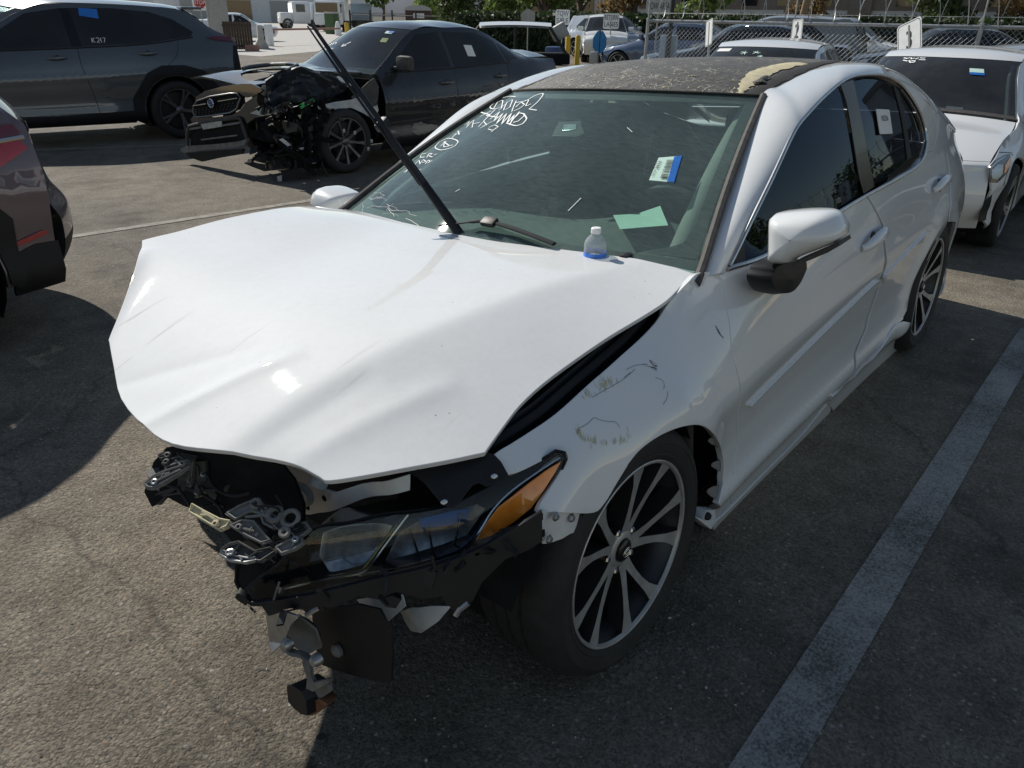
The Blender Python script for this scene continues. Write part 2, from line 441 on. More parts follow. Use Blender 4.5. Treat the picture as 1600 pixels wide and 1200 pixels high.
#--END
# ---------------------------------------------------------------- material library
def paint(name, col, dirt=(0.45, 0.42, 0.36), amount=0.12, rough=0.28, flake=0.0, coat=1.0):
    m, nt, b = nodes_of(name)
    tc = N(nt, 'ShaderNodeTexCoord')
    n1 = N(nt, 'ShaderNodeTexNoise', i_Scale=2.3, i_Detail=6.0, i_Roughness=0.65)
    n2 = N(nt, 'ShaderNodeTexNoise', i_Scale=45.0, i_Detail=6.0, i_Roughness=0.75)
    nt.links.new(tc.outputs['Object'], n1.inputs['Vector']); nt.links.new(tc.outputs['Object'], n2.inputs['Vector'])
    ml = N(nt, 'ShaderNodeMath', operation='MULTIPLY'); nt.links.new(n1.outputs['Fac'], ml.inputs[0]); nt.links.new(n2.outputs['Fac'], ml.inputs[1])
    r = ramp(nt, ml.outputs[0], [(0.18, 0.0), (0.46, 1.0)])
    sc = N(nt, 'ShaderNodeMath', operation='MULTIPLY'); sc.inputs[1].default_value = amount; nt.links.new(r.outputs[0], sc.inputs[0])
    mx = N(nt, 'ShaderNodeMix', data_type='RGBA'); mx.inputs[6].default_value = rgb(col); mx.inputs[7].default_value = rgb(dirt)
    nt.links.new(sc.outputs[0], mx.inputs[0]); nt.links.new(mx.outputs[2], b.inputs['Base Color'])
    b.inputs['Metallic'].default_value = flake; b.inputs['Roughness'].default_value = rough; b.inputs['Specular IOR Level'].default_value = 0.12
    b.inputs['Coat Weight'].default_value = coat
    cr = N(nt, 'ShaderNodeMapRange'); cr.inputs['To Min'].default_value = 0.02; cr.inputs['To Max'].default_value = 0.07
    nt.links.new(sc.outputs[0], cr.inputs['Value']); cr.inputs['From Max'].default_value = amount
    nt.links.new(cr.outputs[0], b.inputs['Coat Roughness'])
    bp = N(nt, 'ShaderNodeBump', i_Strength=0.012, i_Distance=0.02)
    n3 = N(nt, 'ShaderNodeTexNoise', i_Scale=6.0, i_Detail=2.0); nt.links.new(tc.outputs['Object'], n3.inputs['Vector'])
    nt.links.new(n3.outputs['Fac'], bp.inputs['Height']); nt.links.new(bp.outputs[0], b.inputs['Normal'])
    return m
def hood_paint():
    m = paint('white_paint_hood', (0.72, 0.725, 0.72), amount=0.22, rough=0.6)
    nt = m.node_tree; b = nt.nodes['Principled BSDF']
    # runs of dried dirt and scattered specks
    tc = N(nt, 'ShaderNodeTexCoord'); mp = N(nt, 'ShaderNodeMapping'); mp.inputs['Rotation'].default_value = (0, 0, radians(6)); mp.inputs['Scale'].default_value = (2.2, 26, 1)
    nt.links.new(tc.outputs['Object'], mp.inputs[0])
    nz = N(nt, 'ShaderNodeTexNoise', i_Scale=1.0, i_Detail=3.0); nt.links.new(mp.outputs[0], nz.inputs['Vector'])
    r = ramp(nt, nz.outputs['Fac'], [(0.66, 0.0), (0.72, 0.5)])
    vo = N(nt, 'ShaderNodeTexVoronoi', i_Scale=24.0); nt.links.new(tc.outputs['Object'], vo.inputs['Vector'])
    vr = ramp(nt, vo.outputs['Distance'], [(0.035, 0.9), (0.06, 0.0)])
    gt = N(nt, 'ShaderNodeSeparateXYZ'); nt.links.new(tc.outputs['Object'], gt.inputs[0])
    gr = ramp(nt, gt.outputs['X'], [(0.25, 0.0), (0.6, 1.0)])
    m1 = N(nt, 'ShaderNodeMath', operation='MULTIPLY'); nt.links.new(r.outputs[0], m1.inputs[0]); nt.links.new(gr.outputs[0], m1.inputs[1])
    wn2 = N(nt, 'ShaderNodeTexNoise', i_Scale=4.0); nt.links.new(tc.outputs['Object'], wn2.inputs['Vector'])
    wr = ramp(nt, wn2.outputs['Fac'], [(0.48, 0.0), (0.56, 1.0)])
    m2 = N(nt, 'ShaderNodeMath', operation='MULTIPLY'); nt.links.new(vr.outputs[0], m2.inputs[0]); nt.links.new(wr.outputs[0], m2.inputs[1])
    mx = N(nt, 'ShaderNodeMath', operation='MAXIMUM'); nt.links.new(m1.outputs[0], mx.inputs[0]); nt.links.new(m2.outputs[0], mx.inputs[1])
    old = b.inputs['Base Color'].links[0].from_socket
    mc = N(nt, 'ShaderNodeMix', data_type='RGBA'); nt.links.new(mx.outputs[0], mc.inputs[0]); nt.links.new(old, mc.inputs[6]); mc.inputs[7].default_value = rgb((0.30, 0.24, 0.17))
    nt.links.new(mc.outputs[2], b.inputs['Base Color'])
    return m
paint('white_paint', (0.73, 0.74, 0.74), amount=0.10)
hood_paint()
paint('white_paint_other', (0.74, 0.74, 0.73), amount=0.14)
paint('grey_blue_paint', (0.085, 0.095, 0.105), dirt=(0.12, 0.11, 0.10), amount=0.25, flake=0.35, rough=0.35)
paint('mauve_paint', (0.12, 0.092, 0.102), dirt=(0.16, 0.15, 0.14), amount=0.2, flake=0.3, rough=0.35)
paint('dark_grey_paint', (0.020, 0.022, 0.026), dirt=(0.13, 0.12, 0.11), amount=0.28, flake=0.2, rough=0.35)
paint('silver_paint', (0.45, 0.46, 0.48), amount=0.15, flake=0.5, rough=0.3)
paint('blue_grey_paint', (0.10, 0.14, 0.22), amount=0.2, flake=0.4, rough=0.3)
paint('far_white_paint', (0.72, 0.72, 0.71), amount=0.1)
paint('far_dark_paint', (0.04, 0.045, 0.05), amount=0.2, flake=0.3)
paint('far_tan_paint', (0.25, 0.24, 0.22), amount=0.2, flake=0.3)
simple('black_plastic', (0.013, 0.013, 0.014), spec=0.35, rough=0.5, var=0.3, bump=0.05, bscale=200)
simple('black_gloss', (0.008, 0.008, 0.009), rough=0.25, coat=0.15, spec=0.3)
simple('dusty_black_plastic', (0.045, 0.043, 0.04), rough=0.65, var=0.4, scale=14, bump=0.1, bscale=120)
simple('grey_dusty_plastic', (0.16, 0.155, 0.145), rough=0.75, var=0.35, scale=18, bump=0.1, bscale=90)
simple('rubber_seal', (0.022, 0.021, 0.02), rough=0.8, var=0.3)
simple('faded_moulding', (0.06, 0.055, 0.05), rough=0.75, var=0.35, scale=40)
simple('rubber_tyre', (0.017, 0.0165, 0.016), rough=0.75, var=0.35, scale=12, bump=0.15, bscale=70)
simple('alloy_machined', (0.44, 0.44, 0.43), rough=0.42, metal=0.6, var=0.2, scale=20, bump=0.03)
simple('alloy_dark', (0.022, 0.022, 0.023), rough=0.4, var=0.3, scale=12)
simple('brake_disc', (0.10, 0.085, 0.07), rough=0.55, metal=0.6, var=0.3)
simple('chrome', (0.62, 0.63, 0.64), rough=0.10, metal=1.0, var=0.05)
simple('chrome_worn', (0.5, 0.5, 0.5), rough=0.22, metal=1.0, var=0.15)
simple('bare_white_metal', (0.62, 0.64, 0.64), rough=0.45, coat=0.3, var=0.12, scale=14)
simple('zinc_metal', (0.35, 0.35, 0.34), rough=0.4, metal=0.8, var=0.25, scale=30)
simple('rust', (0.16, 0.07, 0.03), rough=0.85, var=0.5, scale=30)
simple('engine_dark', (0.012, 0.012, 0.013), rough=0.8, var=0.4, scale=12, bump=0.2, bscale=30, spec=0.15)
simple('interior_dark', (0.020, 0.020, 0.021), rough=0.7, var=0.2)
simple('dash_grey', (0.10, 0.105, 0.095), rough=0.75, var=0.15)
simple('seat_cloth', (0.014, 0.014, 0.015), rough=0.9, var=0.2)
simple('headliner', (0.32, 0.31, 0.29), rough=0.9, var=0.1)
simple('amber_reflector', (0.95, 0.27, 0.03), rough=0.2, coat=1.0, var=0.25, scale=25)
simple('lamp_reflector', (0.55, 0.56, 0.57), rough=0.3, metal=0.85, var=0.3, scale=60)
paint('crumpled_paint', (0.022, 0.026, 0.034), dirt=(0.12, 0.11, 0.10), amount=0.35, rough=0.5, coat=0.25)
simple('lamp_dark_bezel', (0.02, 0.02, 0.022), rough=0.18, coat=0.6)
simple('red_lamp', (0.32, 0.012, 0.02), rough=0.15, coat=1.0, var=0.2)
simple('deep_red_lamp', (0.10, 0.008, 0.015), rough=0.15, coat=1.0, var=0.2)
simple('marker_white', (0.80, 0.82, 0.82), rough=0.8, var=0.08, scale=60)
simple('paper_white', (0.72, 0.72, 0.70), rough=0.8, var=0.05)
simple('paper_green', (0.62, 0.84, 0.72), rough=0.8, var=0.05)
simple('sticker_blue', (0.02, 0.16, 0.55), rough=0.4)
simple('print_black', (0.015, 0.015, 0.015), rough=0.6)
simple('print_blue', (0.04, 0.08, 0.24), rough=0.6)
simple('scuff_yellow', (0.44, 0.40, 0.16), rough=0.8, var=0.3, scale=50)
simple('scuff_dark', (0.08, 0.075, 0.08), rough=0.8, var=0.4, scale=50)
simple('sign_white', (0.80, 0.81, 0.80), rough=0.5, var=0.08)
simple('sign_grey', (0.42, 0.43, 0.42), rough=0.5, var=0.1)
simple('sign_back', (0.30, 0.30, 0.29), rough=0.5, metal=0.5, var=0.1)
simple('sign_red', (0.42, 0.03, 0.03), rough=0.5)
simple('sign_blue', (0.03, 0.22, 0.48), rough=0.5)
simple('galvanised', (0.36, 0.37, 0.37), rough=0.5, metal=0.6, var=0.2, scale=20)
simple('yellow_post', (0.62, 0.40, 0.02), rough=0.55, var=0.15)
simple('fence_black', (0.012, 0.012, 0.012), rough=0.6)
simple('concrete', (0.42, 0.40, 0.37), rough=0.9, var=0.2, scale=6, bump=0.1)
simple('wall_white', (0.62, 0.63, 0.64), rough=0.85, var=0.06, scale=2)
simple('wall_tan', (0.22, 0.19, 0.165), rough=0.9, var=0.1, scale=3)
simple('window_dark', (0.02, 0.022, 0.025), rough=0.1, coat=0.5)
simple('hut_brown', (0.055, 0.032, 0.026), rough=0.75, var=0.2)
simple('roof_grey', (0.34, 0.34, 0.33), rough=0.8, var=0.15)
simple('bin_green', (0.07, 0.12, 0.05), rough=0.7, var=0.2)
simple('wood_brown', (0.06, 0.04, 0.025), rough=0.85, var=0.3, scale=5)
simple('pole_wood', (0.26, 0.19, 0.12), rough=0.9, var=0.25, scale=8)
simple('truck_white', (0.66, 0.68, 0.70), rough=0.35, coat=0.4, var=0.05)
simple('truck_blue', (0.30, 0.38, 0.46), rough=0.4, var=0.1)
simple('blue_bin', (0.02, 0.06, 0.17), rough=0.5)
simple('bark', (0.11, 0.085, 0.065), rough=0.95, var=0.35, scale=8, bump=0.3, bscale=25)
simple('cream_foam', (0.52, 0.46, 0.30), rough=0.85, var=0.15, scale=30)
simple('tape_green', (0.04, 0.48, 0.09), rough=0.5, var=0.2)
simple('bottle_blue', (0.06, 0.22, 0.75), rough=0.35, var=0.3, scale=60)
simple('water', (0.55, 0.6, 0.6), rough=0.1)
simple('purple_film', (0.10, 0.05, 0.16), rough=0.3, coat=0.5, var=0.4, scale=20)
simple('cladding', (0.010, 0.010, 0.011), rough=0.6, var=0.3, spec=0.3)
simple('alloy_gunmetal', (0.13, 0.13, 0.135), rough=0.35, metal=0.7, var=0.2)
simple('emblem_blue', (0.03, 0.06, 0.20), rough=0.2, coat=0.5)
simple('bin_brick', (0.30, 0.17, 0.13), rough=0.9, var=0.2)
def leafmat(name, a, b_, rough=0.55):
    m, nt, b = nodes_of(name)
    oi = N(nt, 'ShaderNodeTexCoord'); nz = N(nt, 'ShaderNodeTexNoise', i_Scale=1.3, i_Detail=4.0)
    n2 = N(nt, 'ShaderNodeTexWhiteNoise', noise_dimensions='3D')
    geo = N(nt, 'ShaderNodeNewGeometry')
    nt.links.new(oi.outputs['Object'], nz.inputs['Vector'])
    ri = geo.outputs['Random Per Island']
    ad = N(nt, 'ShaderNodeMath', operation='MULTIPLY_ADD'); nt.links.new(ri, ad.inputs[0]); ad.inputs[1].default_value = 0.5; nt.links.new(nz.outputs['Fac'], ad.inputs[2])
    r = ramp(nt, ad.outputs[0], [(0.4, a), (1.0, b_)])
    nt.links.new(r.outputs[0], b.inputs['Base Color']); b.inputs['Roughness'].default_value = rough
    b.inputs['Subsurface Weight'].default_value = 0.0
    tl = N(nt, 'ShaderNodeBsdfTranslucent'); nt.links.new(r.outputs[0], tl.inputs[0])
    mx = N(nt, 'ShaderNodeMixShader'); mx.inputs[0].default_value = 0.42
    out = nt.nodes['Material Output']; nt.links.new(b.outputs[0], mx.inputs[1]); nt.links.new(tl.outputs[0], mx.inputs[2]); nt.links.new(mx.outputs[0], out.inputs[0])
    return m
leafmat('leaf_dark', (0.025, 0.045, 0.015), (0.12, 0.16, 0.05))
leafmat('leaf_mid', (0.05, 0.09, 0.02), (0.20, 0.27, 0.07))
leafmat('leaf_light', (0.12, 0.19, 0.03), (0.36, 0.46, 0.09))
leafmat('leaf_rust', (0.10, 0.065, 0.025), (0.30, 0.20, 0.08))
leafmat('leaf_hedge', (0.010, 0.022, 0.008), (0.045, 0.075, 0.022))
glass('windshield_glass', (0.62, 0.78, 0.72), dust=0.15, dustcol=(0.36, 0.48, 0.46), streak=True, refl=0.8)
glass('side_glass_tint', (0.07, 0.085, 0.11), dust=0.003, refl=(0.36, 0.45, 0.58))
glass('car_glass', (0.30, 0.36, 0.36), dust=0.05)
glass('dark_car_glass', (0.06, 0.07, 0.08), dust=0.03)
glass('lens_clear', (0.95, 0.96, 0.96), gloss_rough=0.03, dust=0.006, dustcol=(0.5, 0.5, 0.45), refl=0.35)
glass('bottle_plastic', (0.86, 0.90, 0.92), gloss_rough=0.03, dust=0.28, dustcol=(0.8, 0.82, 0.84))  # pale film, no real dust: brightness put into the clear plastic's colour
def asphalt():
    m, nt, b = nodes_of('asphalt')
    tc = N(nt, 'ShaderNodeTexCoord')
    def noise(s, d=6.0, ro=0.6):
        n = N(nt, 'ShaderNodeTexNoise', i_Scale=s, i_Detail=d, i_Roughness=ro); nt.links.new(tc.outputs['Object'], n.inputs['Vector']); return n
    def voro(s, feat='F1'):
        n = N(nt, 'ShaderNodeTexVoronoi', i_Scale=s, feature=feat); nt.links.new(tc.outputs['Object'], n.inputs['Vector']); return n
    big = noise(0.55, 5.0); mid = noise(5.0, 6.0, 0.7); fine = noise(160.0, 3.0)
    base = ramp(nt, big.outputs['Fac'], [(0.3, (0.115, 0.104, 0.088)), (0.5, (0.165, 0.148, 0.123)), (0.72, (0.22, 0.19, 0.15))])
    st = ramp(nt, mid.outputs['Fac'], [(0.35, (0.72, 0.70, 0.67)), (0.65, (1.12, 1.12, 1.12))])
    m1 = N(nt, 'ShaderNodeMix', data_type='RGBA', blend_type='MULTIPLY'); m1.inputs[0].default_value = 1.0
    nt.links.new(base.outputs[0], m1.inputs[6]); nt.links.new(st.outputs[0], m1.inputs[7])
    # aggregate stones of two sizes, each its own tone
    v1 = voro(150.0); v2 = voro(62.0)
    c1 = ramp(nt, v1.outputs['Color'], [(0.12, (0.55, 0.54, 0.52)), (0.5, (0.95, 0.93, 0.9)), (0.95, (1.55, 1.48, 1.36))])
    m2 = N(nt, 'ShaderNodeMix', data_type='RGBA', blend_type='MULTIPLY'); m2.inputs[0].default_value = 0.85
    nt.links.new(m1.outputs[2], m2.inputs[6]); nt.links.new(c1.outputs[0], m2.inputs[7])
    sp = N(nt, 'ShaderNodeSeparateColor'); nt.links.new(v2.outputs['Color'], sp.inputs[0])
    pick = ramp(nt, sp.outputs[0], [(0.86, 0.0), (0.90, 1.0)])
    core = ramp(nt, v2.outputs['Distance'], [(0.22, 1.0), (0.42, 0.0)])
    pk = N(nt, 'ShaderNodeMath', operation='MULTIPLY'); nt.links.new(pick.outputs[0], pk.inputs[0]); nt.links.new(core.outputs[0], pk.inputs[1])
    pc = ramp(nt, sp.outputs[1], [(0.0, (0.20, 0.18, 0.155)), (0.5, (0.30, 0.285, 0.26)), (1.0, (0.20, 0.135, 0.085))])
    m3 = N(nt, 'ShaderNodeMix', data_type='RGBA'); nt.links.new(pk.outputs[0], m3.inputs[0]); nt.links.new(m2.outputs[2], m3.inputs[6]); nt.links.new(pc.outputs[0], m3.inputs[7])
    # oil and tyre stains
    oil = noise(0.9, 4.0, 0.7); orr = ramp(nt, oil.outputs['Fac'], [(0.30, 0.32), (0.47, 1.0)])
    m4 = N(nt, 'ShaderNodeMix', data_type='RGBA', blend_type='MULTIPLY'); m4.inputs[0].default_value = 0.8
    nt.links.new(m3.outputs[2], m4.inputs[6]); nt.links.new(orr.outputs[0], m4.inputs[7])
    # cracks
    wp = noise(1.6, 5.0); mw = N(nt, 'ShaderNodeMix', data_type='VECTOR'); 
    ad = N(nt, 'ShaderNodeVectorMath', operation='MULTIPLY_ADD'); nt.links.new(wp.outputs['Color'], ad.inputs[0]); ad.inputs[1].default_value = (0.5, 0.5, 0.5); nt.links.new(tc.outputs['Object'], ad.inputs[2])
    vc = N(nt, 'ShaderNodeTexVoronoi', i_Scale=0.23, feature='DISTANCE_TO_EDGE'); nt.links.new(ad.outputs[0], vc.inputs['Vector'])
    cr = ramp(nt, vc.outputs['Distance'], [(0.0012, 0.55), (0.004, 1.0)])
    m5 = N(nt, 'ShaderNodeMix', data_type='RGBA', blend_type='MULTIPLY'); m5.inputs[0].default_value = 0.8
    nt.links.new(m4.outputs[2], m5.inputs[6]); nt.links.new(cr.outputs[0], m5.inputs[7])
    nt.links.new(m5.outputs[2], b.inputs['Base Color'])
    b.inputs['Roughness'].default_value = 0.88; b.inputs['Specular IOR Level'].default_value = 0.35
    h1 = N(nt, 'ShaderNodeMath', operation='MULTIPLY_ADD'); nt.links.new(v1.outputs['Distance'], h1.inputs[0]); h1.inputs[1].default_value = -0.6; nt.links.new(fine.outputs['Fac'], h1.inputs[2])
    h2 = N(nt, 'ShaderNodeMath', operation='MULTIPLY_ADD'); nt.links.new(v2.outputs['Distance'], h2.inputs[0]); h2.inputs[1].default_value = -0.8; nt.links.new(h1.outputs[0], h2.inputs[2])
    bp = N(nt, 'ShaderNodeBump', i_Strength=0.75, i_Distance=0.006); nt.links.new(h2.outputs[0], bp.inputs['Height']); nt.links.new(bp.outputs[0], b.inputs['Normal'])
    return m
asphalt()
def worn_paint():
    m, nt, b = nodes_of('line_paint')
    tc = N(nt, 'ShaderNodeTexCoord')
    n1 = N(nt, 'ShaderNodeTexNoise', i_Scale=140.0, i_Detail=4.0); n2 = N(nt, 'ShaderNodeTexNoise', i_Scale=1.6, i_Detail=8.0, i_Roughness=0.75)
    nt.links.new(tc.outputs['Object'], n1.inputs['Vector']); nt.links.new(tc.outputs['Object'], n2.inputs['Vector'])
    a = N(nt, 'ShaderNodeMath', operation='MULTIPLY_ADD'); nt.links.new(n2.outputs['Fac'], a.inputs[0]); a.inputs[1].default_value = 1.5; nt.links.new(n1.outputs['Fac'], a.inputs[2])
    r = ramp(nt, a.outputs[0], [(0.70, (0.10, 0.093, 0.082)), (0.84, (0.24, 0.23, 0.21)), (1.0, (0.36, 0.345, 0.32))])
    mr = N(nt, 'ShaderNodeMath', operation='MULTIPLY'); mr.inputs[1].default_value = 0.68; nt.links.new(a.outputs[0], mr.inputs[0]); nt.links.new(mr.outputs[0], r.inputs[0])
    nt.links.new(r.outputs[0], b.inputs['Base Color']); b.inputs['Roughness'].default_value = 0.85
    bp = N(nt, 'ShaderNodeBump', i_Strength=0.5, i_Distance=0.004); nt.links.new(n1.outputs['Fac'], bp.inputs['Height']); nt.links.new(bp.outputs[0], b.inputs['Normal'])
    return m
worn_paint()
simple('faded_line', (0.24, 0.22, 0.185), rough=0.9, var=0.35, scale=14, bump=0.3, bscale=120)
def vinyl_roof():
    m, nt, b = nodes_of('weathered_vinyl')
    tc = N(nt, 'ShaderNodeTexCoord')
    n1 = N(nt, 'ShaderNodeTexNoise', i_Scale=34.0, i_Detail=5.0, i_Roughness=0.7); nt.links.new(tc.outputs['Object'], n1.inputs['Vector'])
    base = ramp(nt, n1.outputs['Fac'], [(0.3, (0.045, 0.042, 0.037)), (0.7, (0.115, 0.105, 0.09))])
    ad = N(nt, 'ShaderNodeVectorMath', operation='MULTIPLY_ADD'); nt.links.new(n1.outputs['Color'], ad.inputs[0]); ad.inputs[1].default_value = (0.03, 0.03, 0.03); nt.links.new(tc.outputs['Object'], ad.inputs[2])
    v = N(nt, 'ShaderNodeTexVoronoi', i_Scale=26.0, feature='DISTANCE_TO_EDGE'); nt.links.new(ad.outputs[0], v.inputs['Vector'])
    n2 = N(nt, 'ShaderNodeTexNoise', i_Scale=11.0, i_Detail=3.0); nt.links.new(tc.outputs['Object'], n2.inputs['Vector'])
    ln = ramp(nt, v.outputs['Distance'], [(0.012, 1.0), (0.04, 0.0)]); gate = ramp(nt, n2.outputs['Fac'], [(0.48, 0.0), (0.58, 1.0)])
    ml = N(nt, 'ShaderNodeMath', operation='MULTIPLY'); nt.links.new(ln.outputs[0], ml.inputs[0]); nt.links.new(gate.outputs[0], ml.inputs[1])
    mx = N(nt, 'ShaderNodeMix', data_type='RGBA'); nt.links.new(ml.outputs[0], mx.inputs[0]); nt.links.new(base.outputs[0], mx.inputs[6]); mx.inputs[7].default_value = rgb((0.34, 0.31, 0.24))
    nt.links.new(mx.outputs[2], b.inputs['Base Color']); b.inputs['Roughness'].default_value = 0.55
    bp = N(nt, 'ShaderNodeBump', i_Strength=0.5, i_Distance=0.006)
    a2 = N(nt, 'ShaderNodeMath', operation='ADD'); nt.links.new(ml.outputs[0], a2.inputs[0]); nt.links.new(n1.outputs['Fac'], a2.inputs[1])
    nt.links.new(a2.outputs[0], bp.inputs['Height']); nt.links.new(bp.outputs[0], b.inputs['Normal'])
    return m
vinyl_roof()
# ---------------------------------------------------------------- ground
def gz(x, y):
    t = min(1.0, max(0.0, (-3.2 - x) / 2.2)); t = t * t * (3 - 2 * t)
    u = min(1.0, max(0.0, (y + 4.2) / 1.6)); u = u * u * (3 - 2 * u)
    k = min(1.0, max(0.0, (30 + x) / 10.0))
    return -0.13 * t * u * k
def axis_pts(a, b, fine, lo, hi):
    p = []; v = lo
    while v < hi: p.append(v); v += fine
    v = hi; s = fine
    while v < b: p.append(v); s *= 1.35; v += s
    p.append(b); v = lo; s = fine; q = []
    while v > a: s *= 1.35; v -= s; q.append(max(v, a))
    return sorted(set(q + p))
gx = axis_pts(-400, 120, 0.5, -16, 4); gy = axis_pts(-400, 120, 0.5, -12, 6)
mb = MB(); mb.grid([[(x, y, gz(x, y)) for y in gy] for x in gx])
struct(mb.build('asphalt_ground', 'asphalt', smooth=60))
def paint_strip(pts, w, mat='line_paint', name='painted_line'):
    mb = MB(); rows = []
    for i, p in enumerate(pts):
        a = Vector(pts[max(i - 1, 0)]); b = Vector(pts[min(i + 1, len(pts) - 1)])
        d = (b - a).normalized(); n = Vector((-d.y, d.x))
        rows.append([(p[0] + n.x * k, p[1] + n.y * k, gz(p[0] + n.x * k, p[1] + n.y * k) + 0.004) for k in (-w / 2, w / 2)])
    mb.grid(rows); return struct(mb.build(name, mat, smooth=60))
def seg(a, b, n=30): return [vl(a, b, i / n) for i in range(n + 1)]
paint_strip(seg((1.6, 1.285), (-3.6, 1.332), 44), 0.125, name='parking_line')
paint_strip(seg((0.35, -4.66), (-5.2, -3.90), 30), 0.09, mat='faded_line', name='parking_line')
paint_strip(seg((-1.6, -9.2), (-5.5, -7.0), 30), 0.08, mat='faded_line', name='parking_line')
paint_strip(seg((-11, -20), (-24, -27), 10), 0.12, mat='faded_line', name='lane_line')
# old repaired seam and scrapes near the line
def dome(r, h, n=20): return [(r, 0), (r * 0.98, h * 0.6), (r * 0.8, h), (0.0, h)]
puck = MB(); puck.lathe([(0, 0), (.011, 0), (.0125, .003), (.0125, .009), (.010, .012), (0, .012)], 20, Matrix.Translation([(0.658,0.4727,0)][0]))
tag(puck.build('bottle_cap', 'dusty_black_plastic'), 'small black round cap lying on the sunlit asphalt in front of the wrecked white sedan', 'cap')
random.seed(3)
dirt = MB()
for i in range(900):
    x = random.uniform(-.6, 1.2); y = random.uniform(-1.6, 1.9)
    r = random.uniform(.0012, .0042) * (1.6 if random.random() < .06 else 1)
    a = random.uniform(0, pi); e = r * random.uniform(.5, 1)
    vs = [(x + r * cos(a + k * pi / 2) * (1 if k % 2 else .7), y + r * sin(a + k * pi / 2) * (1 if k % 2 else .7), .001) for k in range(4)] + [(x, y, .001 + e)]
    dirt.add(vs, [(0, 1, 4), (1, 2, 4), (2, 3, 4), (3, 0, 4)])
g = dirt.build('loose_grit', 'concrete', smooth=None); g['kind'] = 'stuff'; g['label'] = 'loose grit and small stones scattered on the asphalt by the wrecked white sedan'; g['category'] = 'grit'
# ================================================================ the wrecked white sedan
car = thing('white_sedan', 'wrecked white sedan with crumpled hood, missing front bumper and raised wiper arm', 'car')
_rb = CAL['Rb']
CARM = Matrix(((_rb[0][0], _rb[0][1], _rb[0][2], 0), (_rb[1][0], _rb[1][1], _rb[1][2], 0), (_rb[2][0], _rb[2][1], _rb[2][2], CAL['dz']), (0, 0, 0, 1)))
car.matrix_world = CARM
CARI = CARM.inverted()
def sfn(x, z): return (x, sideY(x, z), z)
def sfr(x, z): return (x, -sideY(x, z), z)
def snorm(x, z, h=1e-3):
    a = Vector(sfn(x + h, z)) - Vector(sfn(x - h, z)); b = Vector(sfn(x, z + h)) - Vector(sfn(x, z - h))
    n = a.cross(b); n.normalize()
    return n if n.y > 0 else -n
def hfn(x, y): return (x, y, hoodZ(x, y))
def hnorm(x, y, h=1e-3):
    a = Vector(hfn(x + h, y)) - Vector(hfn(x - h, y)); b = Vector(hfn(x, y + h)) - Vector(hfn(x, y - h))
    return a.cross(b).normalized()
def wnorm(s, t, h=1e-3):
    a = Vector(ws_point(s + h, t)) - Vector(ws_point(s - h, t)); b = Vector(ws_point(s, t + h)) - Vector(ws_point(s, t - h))
    n = a.cross(b).normalized()
    return n if n.x > 0 else -n
OUT = (0, 1, 0)
# ---- hood
hood_poly = [(-0.5299,0.746),(-0.4243,0.7569),(-0.3352,0.7656),(-0.2222,0.7582),(-0.0993,0.7447),(0.0209,0.7367),(0.1373,0.7332),(0.2279,0.7375),(0.2941,0.7483),(0.3442,0.758),(0.3735,0.7646),(0.4391,0.7272),(0.5014,0.684),(0.5637,0.6338),(0.6164,0.5829),(0.622,0.5612),(0.6299,0.5132),(0.6474,0.4545),(0.6761,0.3881),(0.7047,0.3175),(0.7319,0.2111),(0.7306,0.0952),(0.7005,-0.0789),(0.6422,-0.2302),(0.6029,-0.3237),(0.5927,-0.3425),(0.5353,-0.4056),(0.4595,-0.4917),(0.3775,-0.5926),(0.2976,-0.7094)] + [(.27, -.757), (.1, -.752), (-.1, -.75), (-.3, -.752), (-.45, -.753), (-.53, -.745), (-.47, -.55), (-.42, -.3), (-.395, 0), (-.42, .3), (-.47, .55), (-.52, .72)]
panel('hood', hood_poly, hfn, .016, 'white_paint_hood', car, hem=.012, thick=.010, outward=(0, 0, 1), sub=3, rnd=.0022, label='buckled white hood with its right front corner bent up')
# bent-up corner flap at the far front
# ---- left fender, doors, quarter
fender = [(-0.5002,0.9306),(-0.4497,0.9166),(-0.3859,0.8929),(-0.2967,0.8563),(-0.1959,0.83),(-0.0761,0.8082),(0.0343,0.7897),(0.1606,0.7666),(0.2423,0.7545),(0.2974,0.7466),(0.3269,0.7429),(0.3469,0.7392),(0.345,0.7276),(0.3416,0.7064),(0.3158,0.7053),(0.2536,0.7111),(0.2173,0.7156),(0.1988,0.7084),(0.2047,0.6982),(0.2407,0.6798),(0.3013,0.6493),(0.3217,0.6346),(0.2631,0.6106),(0.1773,0.5711),(0.1388,0.5772),(0.0865,0.6055),(0.0157,0.6367),(-0.0503,0.6476),(-0.1253,0.6484),(-0.197,0.6394),(-0.2621,0.6161),(-0.3323,0.5658),(-0.4844,0.4483),(-0.5417,0.3612),(-0.5387,0.2992),(-0.4803,0.2681),(-0.6643,0.0766),(-0.7869,0.0747),(-0.6075,0.2955),(-0.6227,0.414),(-0.5388,0.5464),(-0.4944,0.7145),(-0.5261,0.8074),(-0.5395,0.8389),(-0.5716,0.888),(-0.5892,0.9125)]
panel('fender', fender, sfn, .02, 'white_paint', car, hem=.02, outward=OUT, label='scuffed white left front fender')
fdoor = [(-0.5915,0.9088),(-0.5766,0.8871),(-0.5447,0.8379),(-0.5316,0.8062),(-0.5011,0.7125),(-0.5531,0.5404),(-0.6341,0.4091),(-0.615,0.2923),(-0.8129,0.0601),(-1.1138,0.0692),(-1.4123,0.0861),(-1.72,0.1361),(-1.7454,0.2533),(-1.7625,0.3291),(-1.8663,0.4017),(-1.8645,0.6118),(-1.8263,0.7826),(-1.798,0.8487),(-1.7353,0.9063),(-1.6569,0.9729),(-1.324,0.9539),(-1.0649,0.9308),(-0.8012,0.9154),(-0.6126,0.9182)]
